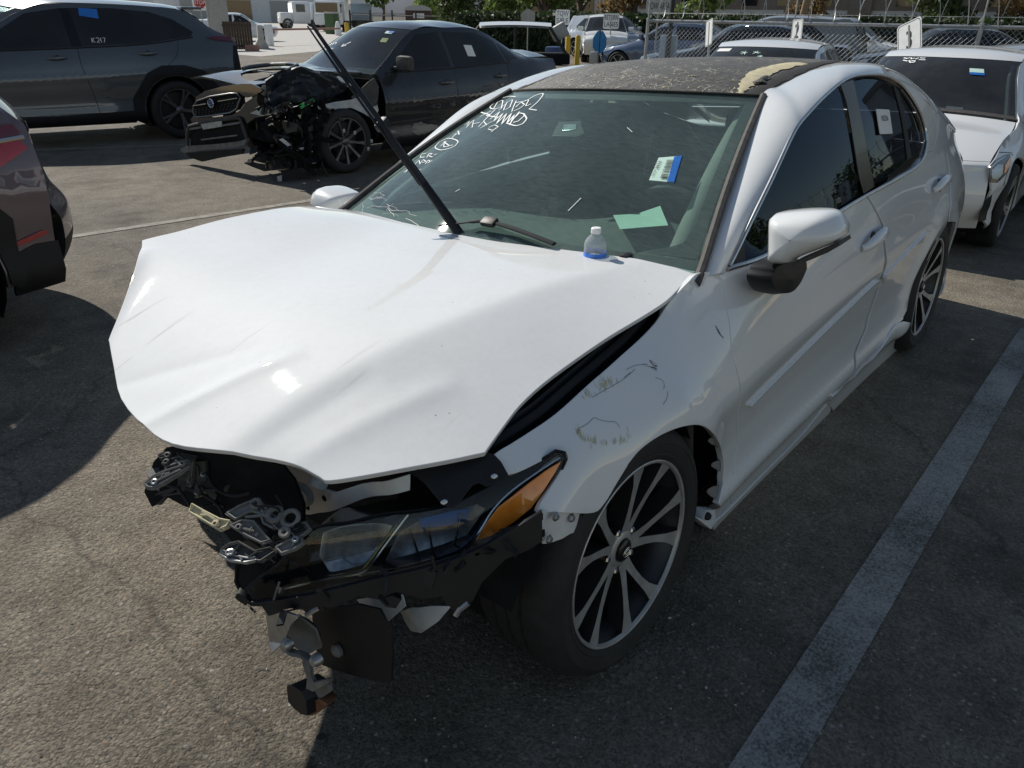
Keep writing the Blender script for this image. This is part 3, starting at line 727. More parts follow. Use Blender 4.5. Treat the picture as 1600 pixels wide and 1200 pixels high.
panel('front_door', fdoor, sfn, .024, 'white_paint', car, hem=.018, outward=OUT)
rdoor = [(-1.6783,0.9745),(-1.7584,0.9075),(-1.8305,0.8432),(-1.8604,0.7763),(-1.9164,0.5966),(-1.9089,0.3867),(-1.7957,0.3164),(-1.7822,0.2494),(-2.0601,0.2611),(-2.3895,0.2987),(-2.4318,0.3192),(-2.627,0.3945),(-2.7178,0.5259),(-2.7719,0.6117),(-2.8116,0.6781),(-2.7699,0.7379),(-2.8548,0.8282),(-2.9029,0.9455),(-2.9129,0.9967),(-2.619,1.0327),(-2.4345,1.0275),(-2.2894,1.0041),(-2.0285,0.9948)]
panel('rear_door', rdoor, sfn, .024, 'white_paint', car, hem=.018, outward=OUT)
ARC = [(-2.85 + .372 * cos(a), .335 + .372 * sin(a)) for a in [radians(q) for q in range(200, 118, -8)]]
quarter = [(-2.8386,0.6924),(-2.8146,0.7307),(-2.8951,0.8227),(-2.9479,0.9404),(-2.9607,0.9917),(-2.6212,1.038),(-2.4713,1.0343)] + [(-2.5945,1.0898),(-2.5626,1.1785),(-2.4455,1.2643),(-2.345,1.3149)] + [(-2.46, 1.295), (-2.62, 1.255), (-2.85, 1.185), (-3.1, 1.115), (-3.35, 1.055), (-3.6, 1.005), (-3.85, .975), (-3.92, .93), (-3.95, .8), (-3.95, .5), (-3.88, .3), (-3.6, .22), (-3.3, .22)] + ARC
panel('quarter_panel', quarter, sfn, .03, 'white_paint', car, hem=.018, outward=OUT)
sill1 = [(-0.6942,0.019),(-0.6761,0.0668),(-0.8152,0.0504),(-1.126,0.0544),(-1.4308,0.0658),(-1.6843,0.1216),(-1.8067,0.0371),(-1.8243,-0.0106),(-1.5527,-0.0181),(-1.2965,-0.0154),(-0.9536,-0.0047),(-0.7647,-0.0283)]
panel('side_skirt', sill1, sfn, .02, 'white_paint', car, hem=.03, outward=OUT, offs=.004)
sill2 = [(-1.4892,0.2414),(-1.9789,0.1456),(-2.0827,0.2413),(-2.3991,0.2937),(-2.7711,0.1195),(-2.9273,-0.0204),(-2.7433,-0.0295),(-2.3148,-0.0327),(-1.943,-0.0468),(-1.8228,0.0372)]
panel('side_skirt', sill2, sfn, .02, 'white_paint', car, hem=.03, outward=OUT, offs=.009, label='cracked rear half of the white side skirt')
# far side, mirrored from plain outlines
far = [(-.55, .915), (-.4, .88), (-.1, .815), (.3, .75), (.34, .62), (.30, .56)] + [(.37 * cos(radians(q)), .335 + .37 * sin(radians(q))) for q in range(38, 202, 12)] + [(-.40, .2), (-2.42, .2)] + [(-2.85 + .372 * cos(radians(q)), .335 + .372 * sin(radians(q))) for q in range(-18, 200, 12)] + [(-3.3, .22), (-3.88, .3), (-3.95, .8), (-3.85, .985), (-3.33, 1.0), (-2.3, 1.003), (-1.65, .983), (-1.0, .942)]
panel('far_quarter', [(-2.46, 1.0), (-2.6, 1.09), (-2.56, 1.18), (-2.44, 1.26), (-2.46, 1.295), (-2.62, 1.255), (-2.85, 1.185), (-3.1, 1.115), (-3.35, 1.055), (-3.6, 1.0), (-3.33, .99), (-2.9, .995)], sfr, .06, 'white_paint', car, hem=.018, outward=(0, -1, 0), raw=True)
panel('far_side_body', far, sfr, .05, 'white_paint', car, hem=.018, outward=(0, -1, 0), sub=2)
# ---- rails, roof, glass
EDGE = [(-.50, .760, .900), (-.93, .650, 1.137), (-1.323, .550, 1.329), (-1.47, .553, 1.357), (-1.62, .557, 1.384), (-1.82, .563, 1.410), (-2.05, .575, 1.424), (-2.35, .610, 1.408), (-2.6, .650, 1.368), (-2.85, .695, 1.287), (-3.1, .710, 1.210), (-3.35, .720, 1.135), (-3.6, .735, 1.045)]
orow = [(-0.5967,0.9112),(-0.8427,1.0649),(-1.1329,1.2324),(-1.2428,1.274),(-1.3603,1.3079),(-1.5176,1.3465),(-1.6849,1.3734),(-2.0115,1.3779),(-2.347,1.3173)] + [(-2.62, 1.258), (-2.85, 1.188), (-3.1, 1.118), (-3.35, 1.058)]
def rail(sgn, nm):
    inn = smoothline(EDGE, 6); o = smoothline([sfn(*p) for p in orow], 6)
    mb = MB(); rows = []
    for a, b in zip(inn, o):
        row = []
        for k in range(9):
            t = k / 8; m = (a + b) / 2 + Vector((.012, .030, .030)) * (1 if a.x > -2.4 else .5)
            p = a * (1 - t) ** 2 + m * 2 * t * (1 - t) + b * t * t
            if k == 0: row.append((p.x, sgn * (p.y - .004), p.z - .02))
            row.append((p.x, sgn * p.y, p.z))
        row.append((b.x, sgn * (b.y - .02), b.z - .004)); rows.append(row)
    mb.grid(rows); return mb.build(nm, 'white_paint', car, smooth=50)
rail(1, 'roof_pillar'); rail(-1, 'roof_pillar')
TOPS = [(-1.323, .550, 1.329, -1.140, 1.349), (-1.47, .553, 1.357, -1.32, 1.392), (-1.62, .557, 1.384, -1.52, 1.427), (-1.82, .563, 1.410, -1.78, 1.447), (-2.05, .575, 1.424, -2.06, 1.449), (-2.35, .610, 1.408, -2.40, 1.428), (-2.6, .650, 1.368, -2.70, 1.385), (-2.95, .700, 1.257, -3.07, 1.272), (-3.30, .718, 1.150, -3.42, 1.150), (-3.6, .735, 1.045, -3.65, 1.088), (-3.88, .66, .975, -3.97, 1.058), (-3.95, .655, .85, -4.02, .86), (-3.96, .65, .55, -4.05, .55), (-3.9, .62, .25, -4.0, .25)]
_tx = [spl([(i, r[k]) for i, r in enumerate(TOPS)]) for k in range(5)]
def topP(s, u):
    ex, ey, ez, cx, cz = (f(s) for f in _tx); a = abs(u)
    return Vector((lerp(cx, ex, a ** 2), u * ey, lerp(cz, ez, a ** 2.3)))
def topskin(nm, s0, s1, ns, mat, u0=-1, u1=1, dz=0, nu=24, lab=None):
    mb = MB(); mb.grid([[tuple(topP(lerp(s0, s1, i / ns), lerp(u0, u1, j / nu)) + Vector((0, 0, dz))) for j in range(nu + 1)] for i in range(ns + 1)])
    return mb.build(nm, mat, car, smooth=60, label=lab)
roof = topskin('roof', 0.02, 6, 40, 'weathered_vinyl', nu=30, lab='roof in weathered peeling dark vinyl')
topskin('rear_window', 6.05, 8, 14, 'dark_car_glass'); topskin('trunk_lid', 8.05, 10.6, 16, 'white_paint'); topskin('rear_bumper', 10.62, 13, 14, 'white_paint')
hl_ = MB(); hl_.grid([[tuple(topP(lerp(.05, 6, i / 14), lerp(-.97, .97, j / 10)) - Vector((0, 0, .035))) for j in range(11)] for i in range(15)]); hl_.build('headliner', 'headliner', car)
# peeled strip of vinyl: cream backing and torn curled edges
def torn(nm, inner, outer, mat, lift, sd):
    random.seed(sd); mb = MB(); rows = []
    A = smoothline([(a, b, 0) for a, b in inner], 9); B = smoothline([(a, b, 0) for a, b in outer], 9)
    for a, b in zip(A, B):
        ja, jb = random.uniform(-.008, .008), random.uniform(-.012, .012)
        rows.append([tuple(topP(lerp(a.x, b.x, t), lerp(a.y + ja, b.y + jb, t)) + Vector((0, 0, lift * (1 + .8 * sin(pi * t))))) for t in (0, .33, .66, 1)])
    mb.grid(rows); return mb.build(nm, mat, roof, smooth=40)
torn('peeled_strip', [(.06, .875), (.5, .83), (1.2, .77), (2.1, .74), (3.1, .80)], [(.06, .89), (.5, .885), (1.2, .875), (2.1, .87), (3.1, .90)], 'cream_foam', .003, 5)
torn('vinyl_shred', [(.9, .86), (1.2, .86), (1.5, .855)], [(.95, .93), (1.2, .90), (1.45, .91)], 'weathered_vinyl', .007, 6)
random.seed(12)
sh = MB()
for i in range(420):
    s = random.uniform(.05, 4.5) ** 1.0; u = random.uniform(-.95, .86); L_ = random.uniform(.006, .026)
    if random.random() < .4: s = random.uniform(.04, 1.2)
    p = topP(s, u); a = random.uniform(0, 2 * pi); b = a + random.uniform(-.9, .9)
    pts = [p + Vector((0, 0, .0015))]
    for ang in (a, b): 
        q = pts[-1] + Vector((cos(ang), sin(ang), 0)) * L_ / 2
        pts.append(q)
    def onroof(q):
        # keep the flake on the curved skin
        return q
    e = topP(min(6, s + .02), u) - topP(s, u); gxs = e.z / (e.x if abs(e.x) > 1e-6 else 1e-6)
    e2 = topP(s, u + .02) - topP(s, u); gys = e2.z / (e2.y if abs(e2.y) > 1e-6 else 1e-6)
    pts = [Vector((q.x, q.y, p.z + .002 + (q.x - p.x) * gxs + (q.y - p.y - 0) * gys)) for q in pts]
    sh.ribbon(pts, [(0, 0, 1)] * 3, random.uniform(.0014, .0035))
o = sh.build('vinyl_flakes', 'cream_foam', roof, smooth=None); o['kind'] = 'stuff'
for (u0, u1, sd) in ((-.99, -.93, 3), (.90, .99, 4)): torn('roof_edge_strip', [(.1, u0), (2, u0), (4, u0)], [(.1, u1), (2, u1), (4, u1)], 'rubber_seal', .0025, sd)
# windshield
wpoly = [(-1, -.13), (-.5, -.10), (0, -.09), (.5, -.10), (1, -.13), (1, .3), (1, .65), (1, 1), (.5, 1), (0, 1), (-.5, 1), (-1, 1), (-1, .65), (-1, .3)]
wsh = panel('windshield', wpoly, ws_point, .06, 'windshield_glass', car, hem=.006, outward=(1, 0, .5))
def frit(poly, nm='ceramic_band'): return panel(nm, poly, ws_point, .05, 'faded_moulding', wsh, hem=.002, outward=(1, 0, .5), offs=-.006, sub=2)
frit([(-1, -.12), (0, -.08), (1, -.12), (1, .02), (.8, .035), (.3, .065), (0, .07), (-.3, .07), (-.8, .05), (-1, .03)])
frit([(.99, .03), (.99, .99), (.945, .99), (.945, .2), (.90, .085), (.80, .045)]); frit([(-.99, .03), (-.80, .06), (-.90, .085), (-.945, .2), (-.945, .99), (-.99, .99)])
frit([(-.99, .985), (0, .985), (.99, .985), (.99, .955), (0, .945), (-.99, .955)])
sens = [(-0.0056,0.6729),(-0.0581,0.7712),(0.0803,0.7876),(0.1829,0.7028),(0.154,0.6781)]
panel('sensor_housing', sens, ws_point, .05, 'black_plastic', wsh, hem=.02, outward=(1, 0, .5), offs=-.012, raw=True)
sens2 = [(0.033,0.7082),(0.0066,0.7499),(0.0802,0.7585),(0.1125,0.7221)]
panel('sensor_window', sens2, ws_point, .05, 'lamp_reflector', wsh, hem=.002, outward=(1, 0, .5), offs=-.009, raw=True)
for sgn in (1, -1):
    mb = MB(); mb.tube([tuple(Vector(ws_point(sgn * 1.012, t / 20)) + Vector((.004, sgn * .006, .004))) for t in range(-2, 21)], .013, 8, flat=1.0); mb.build('windshield_moulding', 'faded_moulding', car)
mb = MB(); mb.tube([tuple(Vector(ws_point(-1 + k / 10, 1.004)) + Vector((0, 0, .003))) for k in range(21)], .005, 6); mb.build('header_seal', 'rubber_seal', car)
# cracked film along the far lower glass
random.seed(21); cr = MB()
for k in range(15):
    s0 = random.uniform(-.97, -.35); t0 = random.uniform(.03, .14); pts = []; s, t = s0, t0; a = random.uniform(-.6, .6)
    for q in range(6):
        pts.append((s, t)); s += .03 * cos(a); t += .012 * sin(a) + random.uniform(-.008, .008); a += random.uniform(-.5, .5)
    cr.ribbon([Vector(ws_point(*p)) + wnorm(*p) * .0015 for p in pts], [wnorm(*p) for p in pts], random.uniform(.0004, .0011))
o = cr.build('crack_lines', 'sign_grey', wsh, smooth=None)
# hand writing on the glass
def strokes(lst, w, nm='marker_writing', mat='marker_white', parent=None):
    mb = MB()
    for st in lst:
        p = smoothline([(a, b, 0) for a, b in st], 4, corner=75)
        mb.ribbon([Vector(ws_point(q.x, q.y)) + wnorm(q.x, q.y) * .002 for q in p], [wnorm(q.x, q.y) for q in p], w)
    return mb.build(nm, mat, parent or wsh, smooth=None)
strokes([[(-0.7679,0.9403),(-0.9026,0.9482),(-1.0046,0.9307),(-0.9906,0.8789),(-0.9443,0.8413),(-0.826,0.8249),(-0.7613,0.844),(-0.7549,0.8738)], [(-0.8415,0.8306),(-0.9525,0.8916),(-0.8907,0.904),(-0.7251,0.8329),(-0.7312,0.8152)], [(-0.6624,0.817),(-0.7791,0.8917),(-0.7434,0.9098),(-0.6377,0.8462),(-0.6493,0.823)], [(-0.5413,0.8092),(-0.6732,0.9041)], [(-0.5666,0.8477),(-0.5818,0.8931),(-0.5027,0.8715),(-0.503,0.838),(-0.5293,0.8151)], [(-0.5818,0.8931),(-0.5279,0.9109),(-0.4699,0.861),(-0.4418,0.8782)], [(-0.6446,0.8867),(-0.5482,0.9049),(-0.5238,0.9512),(-0.4557,0.9685),(-0.4043,0.9067),(-0.3945,0.8573),(-0.3941,0.8355),(-0.3061,0.8276)]], .005)
strokes([[(-0.9623,0.7914),(-0.7575,0.7739)], [(-0.8675,0.7523),(-0.8212,0.8071)], [(-0.7222,0.7186),(-0.7913,0.8197)], [(-0.6751,0.7376),(-0.6891,0.8048),(-0.5993,0.7247),(-0.6154,0.7901),(-0.5351,0.7065),(-0.5703,0.7917),(-0.4749,0.7045),(-0.5225,0.7988),(-0.4329,0.712),(-0.4687,0.7844),(-0.3885,0.7041)], [(-0.7991,0.7666),(-0.6142,0.7568)], [(-0.4264,0.7542),(-0.4415,0.8016),(-0.368,0.7883),(-0.355,0.7367),(-0.3876,0.7247)], [(-0.4015,0.7085),(-0.4584,0.8118)], [(-0.3954,0.7979),(-0.3082,0.7595),(-0.2893,0.7197),(-0.3304,0.7023),(-0.4405,0.7168)]], .006)
strokes([[(-0.9151,0.6739),(-0.9244,0.7085),(-0.8626,0.6713)], [(-0.8327,0.6562),(-0.8885,0.7161)], [(-0.8833,0.7222),(-0.7561,0.6612)], [(-0.8107,0.6914),(-0.7488,0.706)], [(-0.688,0.6709),(-0.7222,0.7186),(-0.6212,0.6911),(-0.6531,0.6623)], [(-0.5639,0.6732),(-0.538,0.6958),(-0.4749,0.6837),(-0.4923,0.6569),(-0.5535,0.6633)], [(-0.4818,0.6423),(-0.4859,0.6779)], [(-0.653,0.6784),(-0.6138,0.7239)]], .004)
strokes([[(-0.9002,0.4913),(-0.9316,0.5259),(-0.8868,0.5576),(-0.7924,0.5608),(-0.7005,0.5481),(-0.6734,0.5149),(-0.7146,0.4904),(-0.7751,0.4737),(-0.8669,0.479),(-0.9117,0.4954)], [(-0.8347,0.4984),(-0.857,0.5387),(-0.7859,0.4983),(-0.7118,0.5213)], [(-0.8707,0.532),(-0.7458,0.5128)], [(-0.8305,0.5682),(-0.8619,0.6039)], [(-0.843,0.5889),(-0.8375,0.6224)], [(-0.8859,0.6244),(-0.7962,0.5982)]], .0045)
strokes([[(-0.9025,0.4327),(-0.9412,0.4225),(-0.9116,0.4002),(-0.8567,0.4075)], [(-0.8245,0.4066),(-0.8626,0.4377),(-0.8145,0.4384),(-0.8307,0.4211),(-0.7686,0.4188)], [(-0.7812,0.4323),(-0.7634,0.4445)]], .004)
strokes([[(-0.8644,0.3507),(-0.8765,0.3793),(-0.8064,0.359)], [(-0.8135,0.358),(-0.8334,0.3903),(-0.7779,0.3828),(-0.8027,0.3695)], [(-0.7513,0.3667),(-0.7742,0.3932),(-0.7451,0.392),(-0.7393,0.3732)], [(-0.734,0.3788),(-0.7263,0.3994)], [(-0.8776,0.2839),(-0.8717,0.3096),(-0.8561,0.2874)], [(-0.8226,0.2977),(-0.8163,0.3231)], [(-0.7553,0.3081),(-0.7341,0.3305)]], .004)
strokes([[(-0.2614,0.2444),(-0.2477,0.2627)], [(0.4204,0.2143),(0.4412,0.2874)], [(0.4225,0.7303),(0.4682,0.7013)]], .0025, nm='scratch')
# auction sticker
stk = panel('sticker', [(0.6923,0.4133),(0.681,0.5444),(0.7756,0.5623),(0.7962,0.4051)], ws_point, .1, 'paper_green', wsh, hem=.001, outward=(1, 0, .5), offs=.0015, raw=True, label='pale green and blue barcode sticker inside the windshield')
panel('sticker_band', [(0.7713,0.4072),(0.7478,0.5525),(0.7756,0.5623),(0.7988,0.4052)], ws_point, .1, 'sticker_blue', stk, hem=.001, outward=(1, 0, .5), offs=.003, raw=True)
def onw(me, o, ux, vx, mat, parent, nm, lift=.0012):
    """lay flat print on the windshield: o,ux,vx are (s,t) frame"""
    P = []
    for v in me.vertices:
        s = o[0] + ux[0] * v.co.x + vx[0] * v.co.y; t = o[1] + ux[1] * v.co.x + vx[1] * v.co.y
        P.append(tuple(Vector(ws_point(s, t)) + wnorm(s, t) * lift))
    for v, p in zip(me.vertices, P): v.co = p
    return link(nm, me, mat, parent)
_c = [(0.6975,0.4211),(0.6946,0.5332),(0.6911,0.4857),(0.7051,0.4865)]
uxv = (_c[1][0] - _c[0][0], _c[1][1] - _c[0][1]); vxv = (_c[2][0] - _c[3][0], _c[2][1] - _c[3][1])
onw(text_mesh('2653', 1.0), (lerp(_c[0][0], _c[1][0], .68), lerp(_c[0][1], _c[1][1], .68)), (uxv[0] * .23, uxv[1] * .23), (vxv[0] * 1.7, vxv[1] * 1.7), 'print_black', stk, 'sticker_number', .004)
onw(text_mesh('CAT01', 1.0), (lerp(_c[0][0], _c[1][0], .25), lerp(_c[0][1], _c[1][1], .25)), (uxv[0] * .12, uxv[1] * .12), (vxv[0] * 1.0, vxv[1] * 1.0), 'print_black', stk, 'sticker_print', .004)
bc = MB(); _b = [(0.7355,0.4161),(0.7214,0.5389),(0.7661,0.4143),(0.7495,0.5406)]
random.seed(5); k = 0.03
while k < .96:
    w_ = random.choice([.012, .02, .035]); pa = [(lerp(_b[0][j], _b[1][j], k), lerp(_b[2][j], _b[3][j], k), lerp(_b[2][j], _b[3][j], k + w_), lerp(_b[0][j], _b[1][j], k + w_)) for j in (0, 1)]
    q = [Vector(ws_point(pa[0][i], pa[1][i])) + wnorm(pa[0][i], pa[1][i]) * .004 for i in range(4)]
    bc.add(q, [(0, 1, 2, 3)]); k += w_ + random.choice([.012, .02, .03])
bc.build('barcode', 'print_black', stk, smooth=None)
# ---- side glass
def sg(nm, poly, mat='side_glass_tint', offs=-.008, **kw): return panel(nm, poly, sfn, .05, mat, car, hem=.004, outward=OUT, offs=offs, **kw)
fgl_p = [(-0.636,0.9295),(-0.7743,1.014),(-0.9469,1.1132),(-1.1479,1.2274),(-1.2757,1.2738),(-1.445,1.3194),(-1.6056,1.3574),(-1.5974,1.2375),(-1.5944,1.0872),(-1.6105,0.9904),(-1.3306,0.9653),(-1.0735,0.943),(-0.8093,0.9246)]
fgl = sg('front_side_window', fgl_p)
rgl_p = [(-1.7382,1.3672),(-1.963,1.3681),(-2.2069,1.3378),(-2.2311,1.2414),(-2.2359,1.1292),(-2.2459,1.0474),(-1.9921,1.0163),(-1.7537,1.0033),(-1.728,1.1174),(-1.7274,1.2502)]
rgl = sg('rear_side_window', rgl_p)
qgl_p = [(-2.2535,1.3066),(-2.3359,1.2802),(-2.4299,1.2163),(-2.4939,1.1465),(-2.4845,1.089),(-2.3933,1.0608),(-2.2856,1.0484),(-2.2769,1.1509),(-2.2666,1.2516)]
qgl = sg('quarter_window', qgl_p)
bpl_p = [(-1.6086,1.3614),(-1.7416,1.3714),(-1.7339,1.2498),(-1.7347,1.1167),(-1.7593,0.9979),(-1.6431,0.9882),(-1.6164,1.0628),(-1.6155,1.1826),(-1.6249,1.2995)]
for _nm, _po, _mt in (('front_side_window', fgl_p, 'side_glass_tint'), ('rear_side_window', rgl_p, 'side_glass_tint'), ('quarter_window', qgl_p, 'side_glass_tint'), ('pillar_trim', bpl_p, 'black_gloss')):
    panel(_nm, _po, sfr, .08, _mt, car, hem=.004, outward=(0, -1, 0), offs=-.008)
sg('pillar_trim', [(-1.6086,1.3614),(-1.7416,1.3714),(-1.7339,1.2498),(-1.7347,1.1167),(-1.7593,0.9979),(-1.6431,0.9882),(-1.6164,1.0628),(-1.6155,1.1826),(-1.6249,1.2995)], 'black_gloss', offs=-.002)
sg('window_divider', [(-2.2116,1.3328),(-2.2663,1.3109),(-2.2767,1.2261),(-2.2821,1.1252),(-2.2951,1.0474),(-2.2336,1.0411),(-2.2334,1.1419),(-2.2311,1.2414)], 'rubber_seal', offs=-.004)
sg('mirror_sail', [(-0.6279,0.924),(-0.7062,0.9717),(-0.7317,0.9852),(-0.7274,0.9357),(-0.7203,0.9229)], 'black_plastic', offs=-.003)
def trim(nm, pts, r, mat, off=.004, flat=1.0, sub=4):
    p = smoothline([(a, b, 0) for a, b in pts], sub); mb = MB()
    mb.tube([tuple(Vector(sfn(q.x, q.y)) + snorm(q.x, q.y) * off) for q in p], r, 8, flat=flat); return mb.build(nm, mat, car)
trim('belt_chrome', [(-0.6138,0.9197),(-0.8039,0.9185),(-1.0673,0.9343),(-1.3262,0.9577),(-1.646,0.9789),(-2.0263,0.9902),(-2.2974,1.0007),(-2.4463,1.0289),(-2.5297,1.0849)], .007, 'chrome_worn')
trim('window_chrome', [(-0.6253,0.9263),(-0.7691,1.0201),(-0.9423,1.1211),(-1.1433,1.2354),(-1.271,1.2819),(-1.4412,1.3297),(-1.6396,1.3708),(-1.8254,1.3816),(-2.0877,1.3708),(-2.2617,1.3381),(-2.3777,1.2831),(-2.4804,1.2104),(-2.534,1.1353),(-2.5297,1.0849)], .007, 'chrome_worn')
tagp = sg('window_tag', [(-1.9082,1.2588),(-2.0641,1.2468),(-2.0521,1.1619),(-1.8994,1.1722)], 'paper_white', offs=.002, raw=True, label='white paper tag with a printed lot number on the rear window')
def onside(me, o, ux, vx, mat, parent, nm, lift=.0035):
    P = []
    for v in me.vertices:
        x = o[0] + ux[0] * v.co.x + vx[0] * v.co.y; z = o[1] + ux[1] * v.co.x + vx[1] * v.co.y
        P.append(tuple(Vector(sfn(x, z)) + snorm(x, z) * lift))
    for v, p in zip(me.vertices, P): v.co = p
    return link(nm, me, mat, parent)
_t = [(-1.9234,1.2234),(-2.0354,1.2179),(-1.9703,1.2085),(-1.9725,1.2363)]
onside(text_mesh('10236', 1.0), (lerp(_t[0][0], _t[1][0], .5), lerp(_t[0][1], _t[1][1], .5)), ((_t[1][0] - _t[0][0]) * .31, (_t[1][1] - _t[0][1]) * .31), ((_t[3][0] - _t[2][0]) * 1.0, (_t[3][1] - _t[2][1]) * 1.0), 'print_black', tagp, 'tag_number')
# ---- door furniture
trim_mould = panel('door_moulding', [(-0.6435,0.5182),(-0.7062,0.5219),(-0.9932,0.5504),(-1.3288,0.5884),(-1.7775,0.6327),(-1.8574,0.6025),(-1.4486,0.5359),(-1.0596,0.5041),(-0.7978,0.4863),(-0.724,0.4813)], sfn, .02, 'white_paint', car, hem=.012, outward=OUT, offs=.010, sub=3)
panel('door_moulding', [(-1.8886,0.6279),(-2.1435,0.6606),(-2.4713,0.7067),(-2.515,0.6816),(-2.2887,0.6244),(-1.9529,0.5879)], sfn, .02, 'white_paint', car, hem=.012, outward=OUT, offs=.010, sub=3)
def handle(pts, cup):
    p = smoothline([(a, b, 0) for a, b in pts], 5); n = len(p); mb = MB()
    P = [Vector(sfn(q.x, q.y)) + snorm(q.x, q.y) * (.006 + .024 * sin(pi * min(1, max(0, i / (n - 1)))) ** .5) for i, q in enumerate(p)]
    R_ = [.011 + .006 * sin(pi * i / (n - 1)) for i in range(n)]
    mb.tube(P, R_, 12, flat=1.25); h = mb.build('door_handle', 'white_paint', car)
    c = MB(); q = cup; nn = snorm(*q); M = Matrix.Translation(Vector(sfn(*q)) - nn * .001) @ nn.to_track_quat('Z', 'X').to_matrix().to_4x4()
    c.lathe([(.0, .0015), (.02, .002), (.028, .0035), (.031, .002), (.033, 0)], 20, M); c.build('handle_cup', 'black_gloss', h)
    c = MB(); c.lathe([(.0, .012), (.012, .011), (.017, .007), (.018, .002)], 16, Matrix.Translation(P[-2]) @ nn.to_track_quat('Z', 'X').to_matrix().to_4x4()); c.build('keyhole_cap', 'chrome_worn', h)
handle([(-1.5558,0.8049),(-1.606,0.8163),(-1.6802,0.8262),(-1.7577,0.8316),(-1.7979,0.8294)], [(-1.6955,0.814)][0])
handle([(-2.5448,0.876),(-2.5936,0.889),(-2.6814,0.8974),(-2.7596,0.899),(-2.799,0.8969)], [(-2.6877,0.8824)][0])
# ---- door mirror
sil = [(-0.66,0.8948,1.0637),(-0.66,0.9033,1.08),(-0.66,0.9218,1.0854),(-0.66,0.978,1.0965),(-0.66,1.03,1.1004),(-0.66,1.0569,1.092),(-0.66,1.0779,1.0685),(-0.66,1.0839,1.0497),(-0.66,1.0783,1.0342),(-0.66,1.0432,1.0095),(-0.66,0.9812,0.9734),(-0.66,0.9593,0.9562),(-0.66,0.9232,0.949),(-0.66,0.9047,0.9534),(-0.66,0.8999,1.0073)]
cy = sum(p[1] for p in sil) / len(sil); cz_ = sum(p[2] for p in sil) / len(sil)
def ring(x, k, dy=0, dz=0): return [(x, cy + (p[1] - cy) * k + dy, cz_ + (p[2] - cz_) * k + dz) for p in smoothline(sil, 4, True)]
mb = MB(); rr = [ring(-.565, .02, 0, .0), ring(-.572, .45, 0, .0), ring(-.59, .74), ring(-.62, .93), ring(-.66, 1.0), ring(-.71, .97), ring(-.73, .92)]
mb.grid(rr, close_u=True); mir = mb.build('mirror_housing', 'white_paint', car, smooth=50)
mb = MB(); mb.grid([ring(-.728, .90), ring(-.722, .5), ring(-.72, .02)], close_u=True); mb.build('mirror_glass', 'chrome', mir)
low = [(-0.66,0.9709,0.9597),(-0.66,1.0287,0.9957),(-0.66,1.0814,1.0346),(-0.66,1.086,1.0254),(-0.66,1.0606,1.0019),(-0.66,1.0026,0.9662),(-0.66,0.974,0.9497)]
mb = MB(); mb.prism([(p[0] + .03, p[1], p[2]) for p in low], (-.09, 0, 0)); mb.build('mirror_lower_trim', 'dusty_black_plastic', mir)
mb = MB()
base = [(-0.5895,0.905,0.912),(-0.6007,0.905,0.9325),(-0.6393,0.905,0.9471),(-0.8485,0.905,0.9178),(-0.8861,0.905,0.8829),(-0.8475,0.905,0.8487),(-0.7939,0.905,0.8322),(-0.7253,0.905,0.8394),(-0.6452,0.905,0.8664)]
bx_ = sum(p[0] for p in base) / len(base); bz_ = sum(p[2] for p in base) / len(base)
mid = [(bx_ + (p[0] - bx_) * .9, .935, bz_ + (p[2] - bz_) * .9 + .004) for p in base]
top = [(bx_ + (p[0] - bx_) * .02, .945, bz_ + .004) for p in base]
inb = [(p[0], .87, p[2]) for p in base]
mb.grid([[tuple(q) for q in smoothline(rg, 4, True, corner=80)] for rg in (inb, base, mid, top)], close_u=True); mb.build('mirror_foot', 'black_plastic', car, smooth=50)
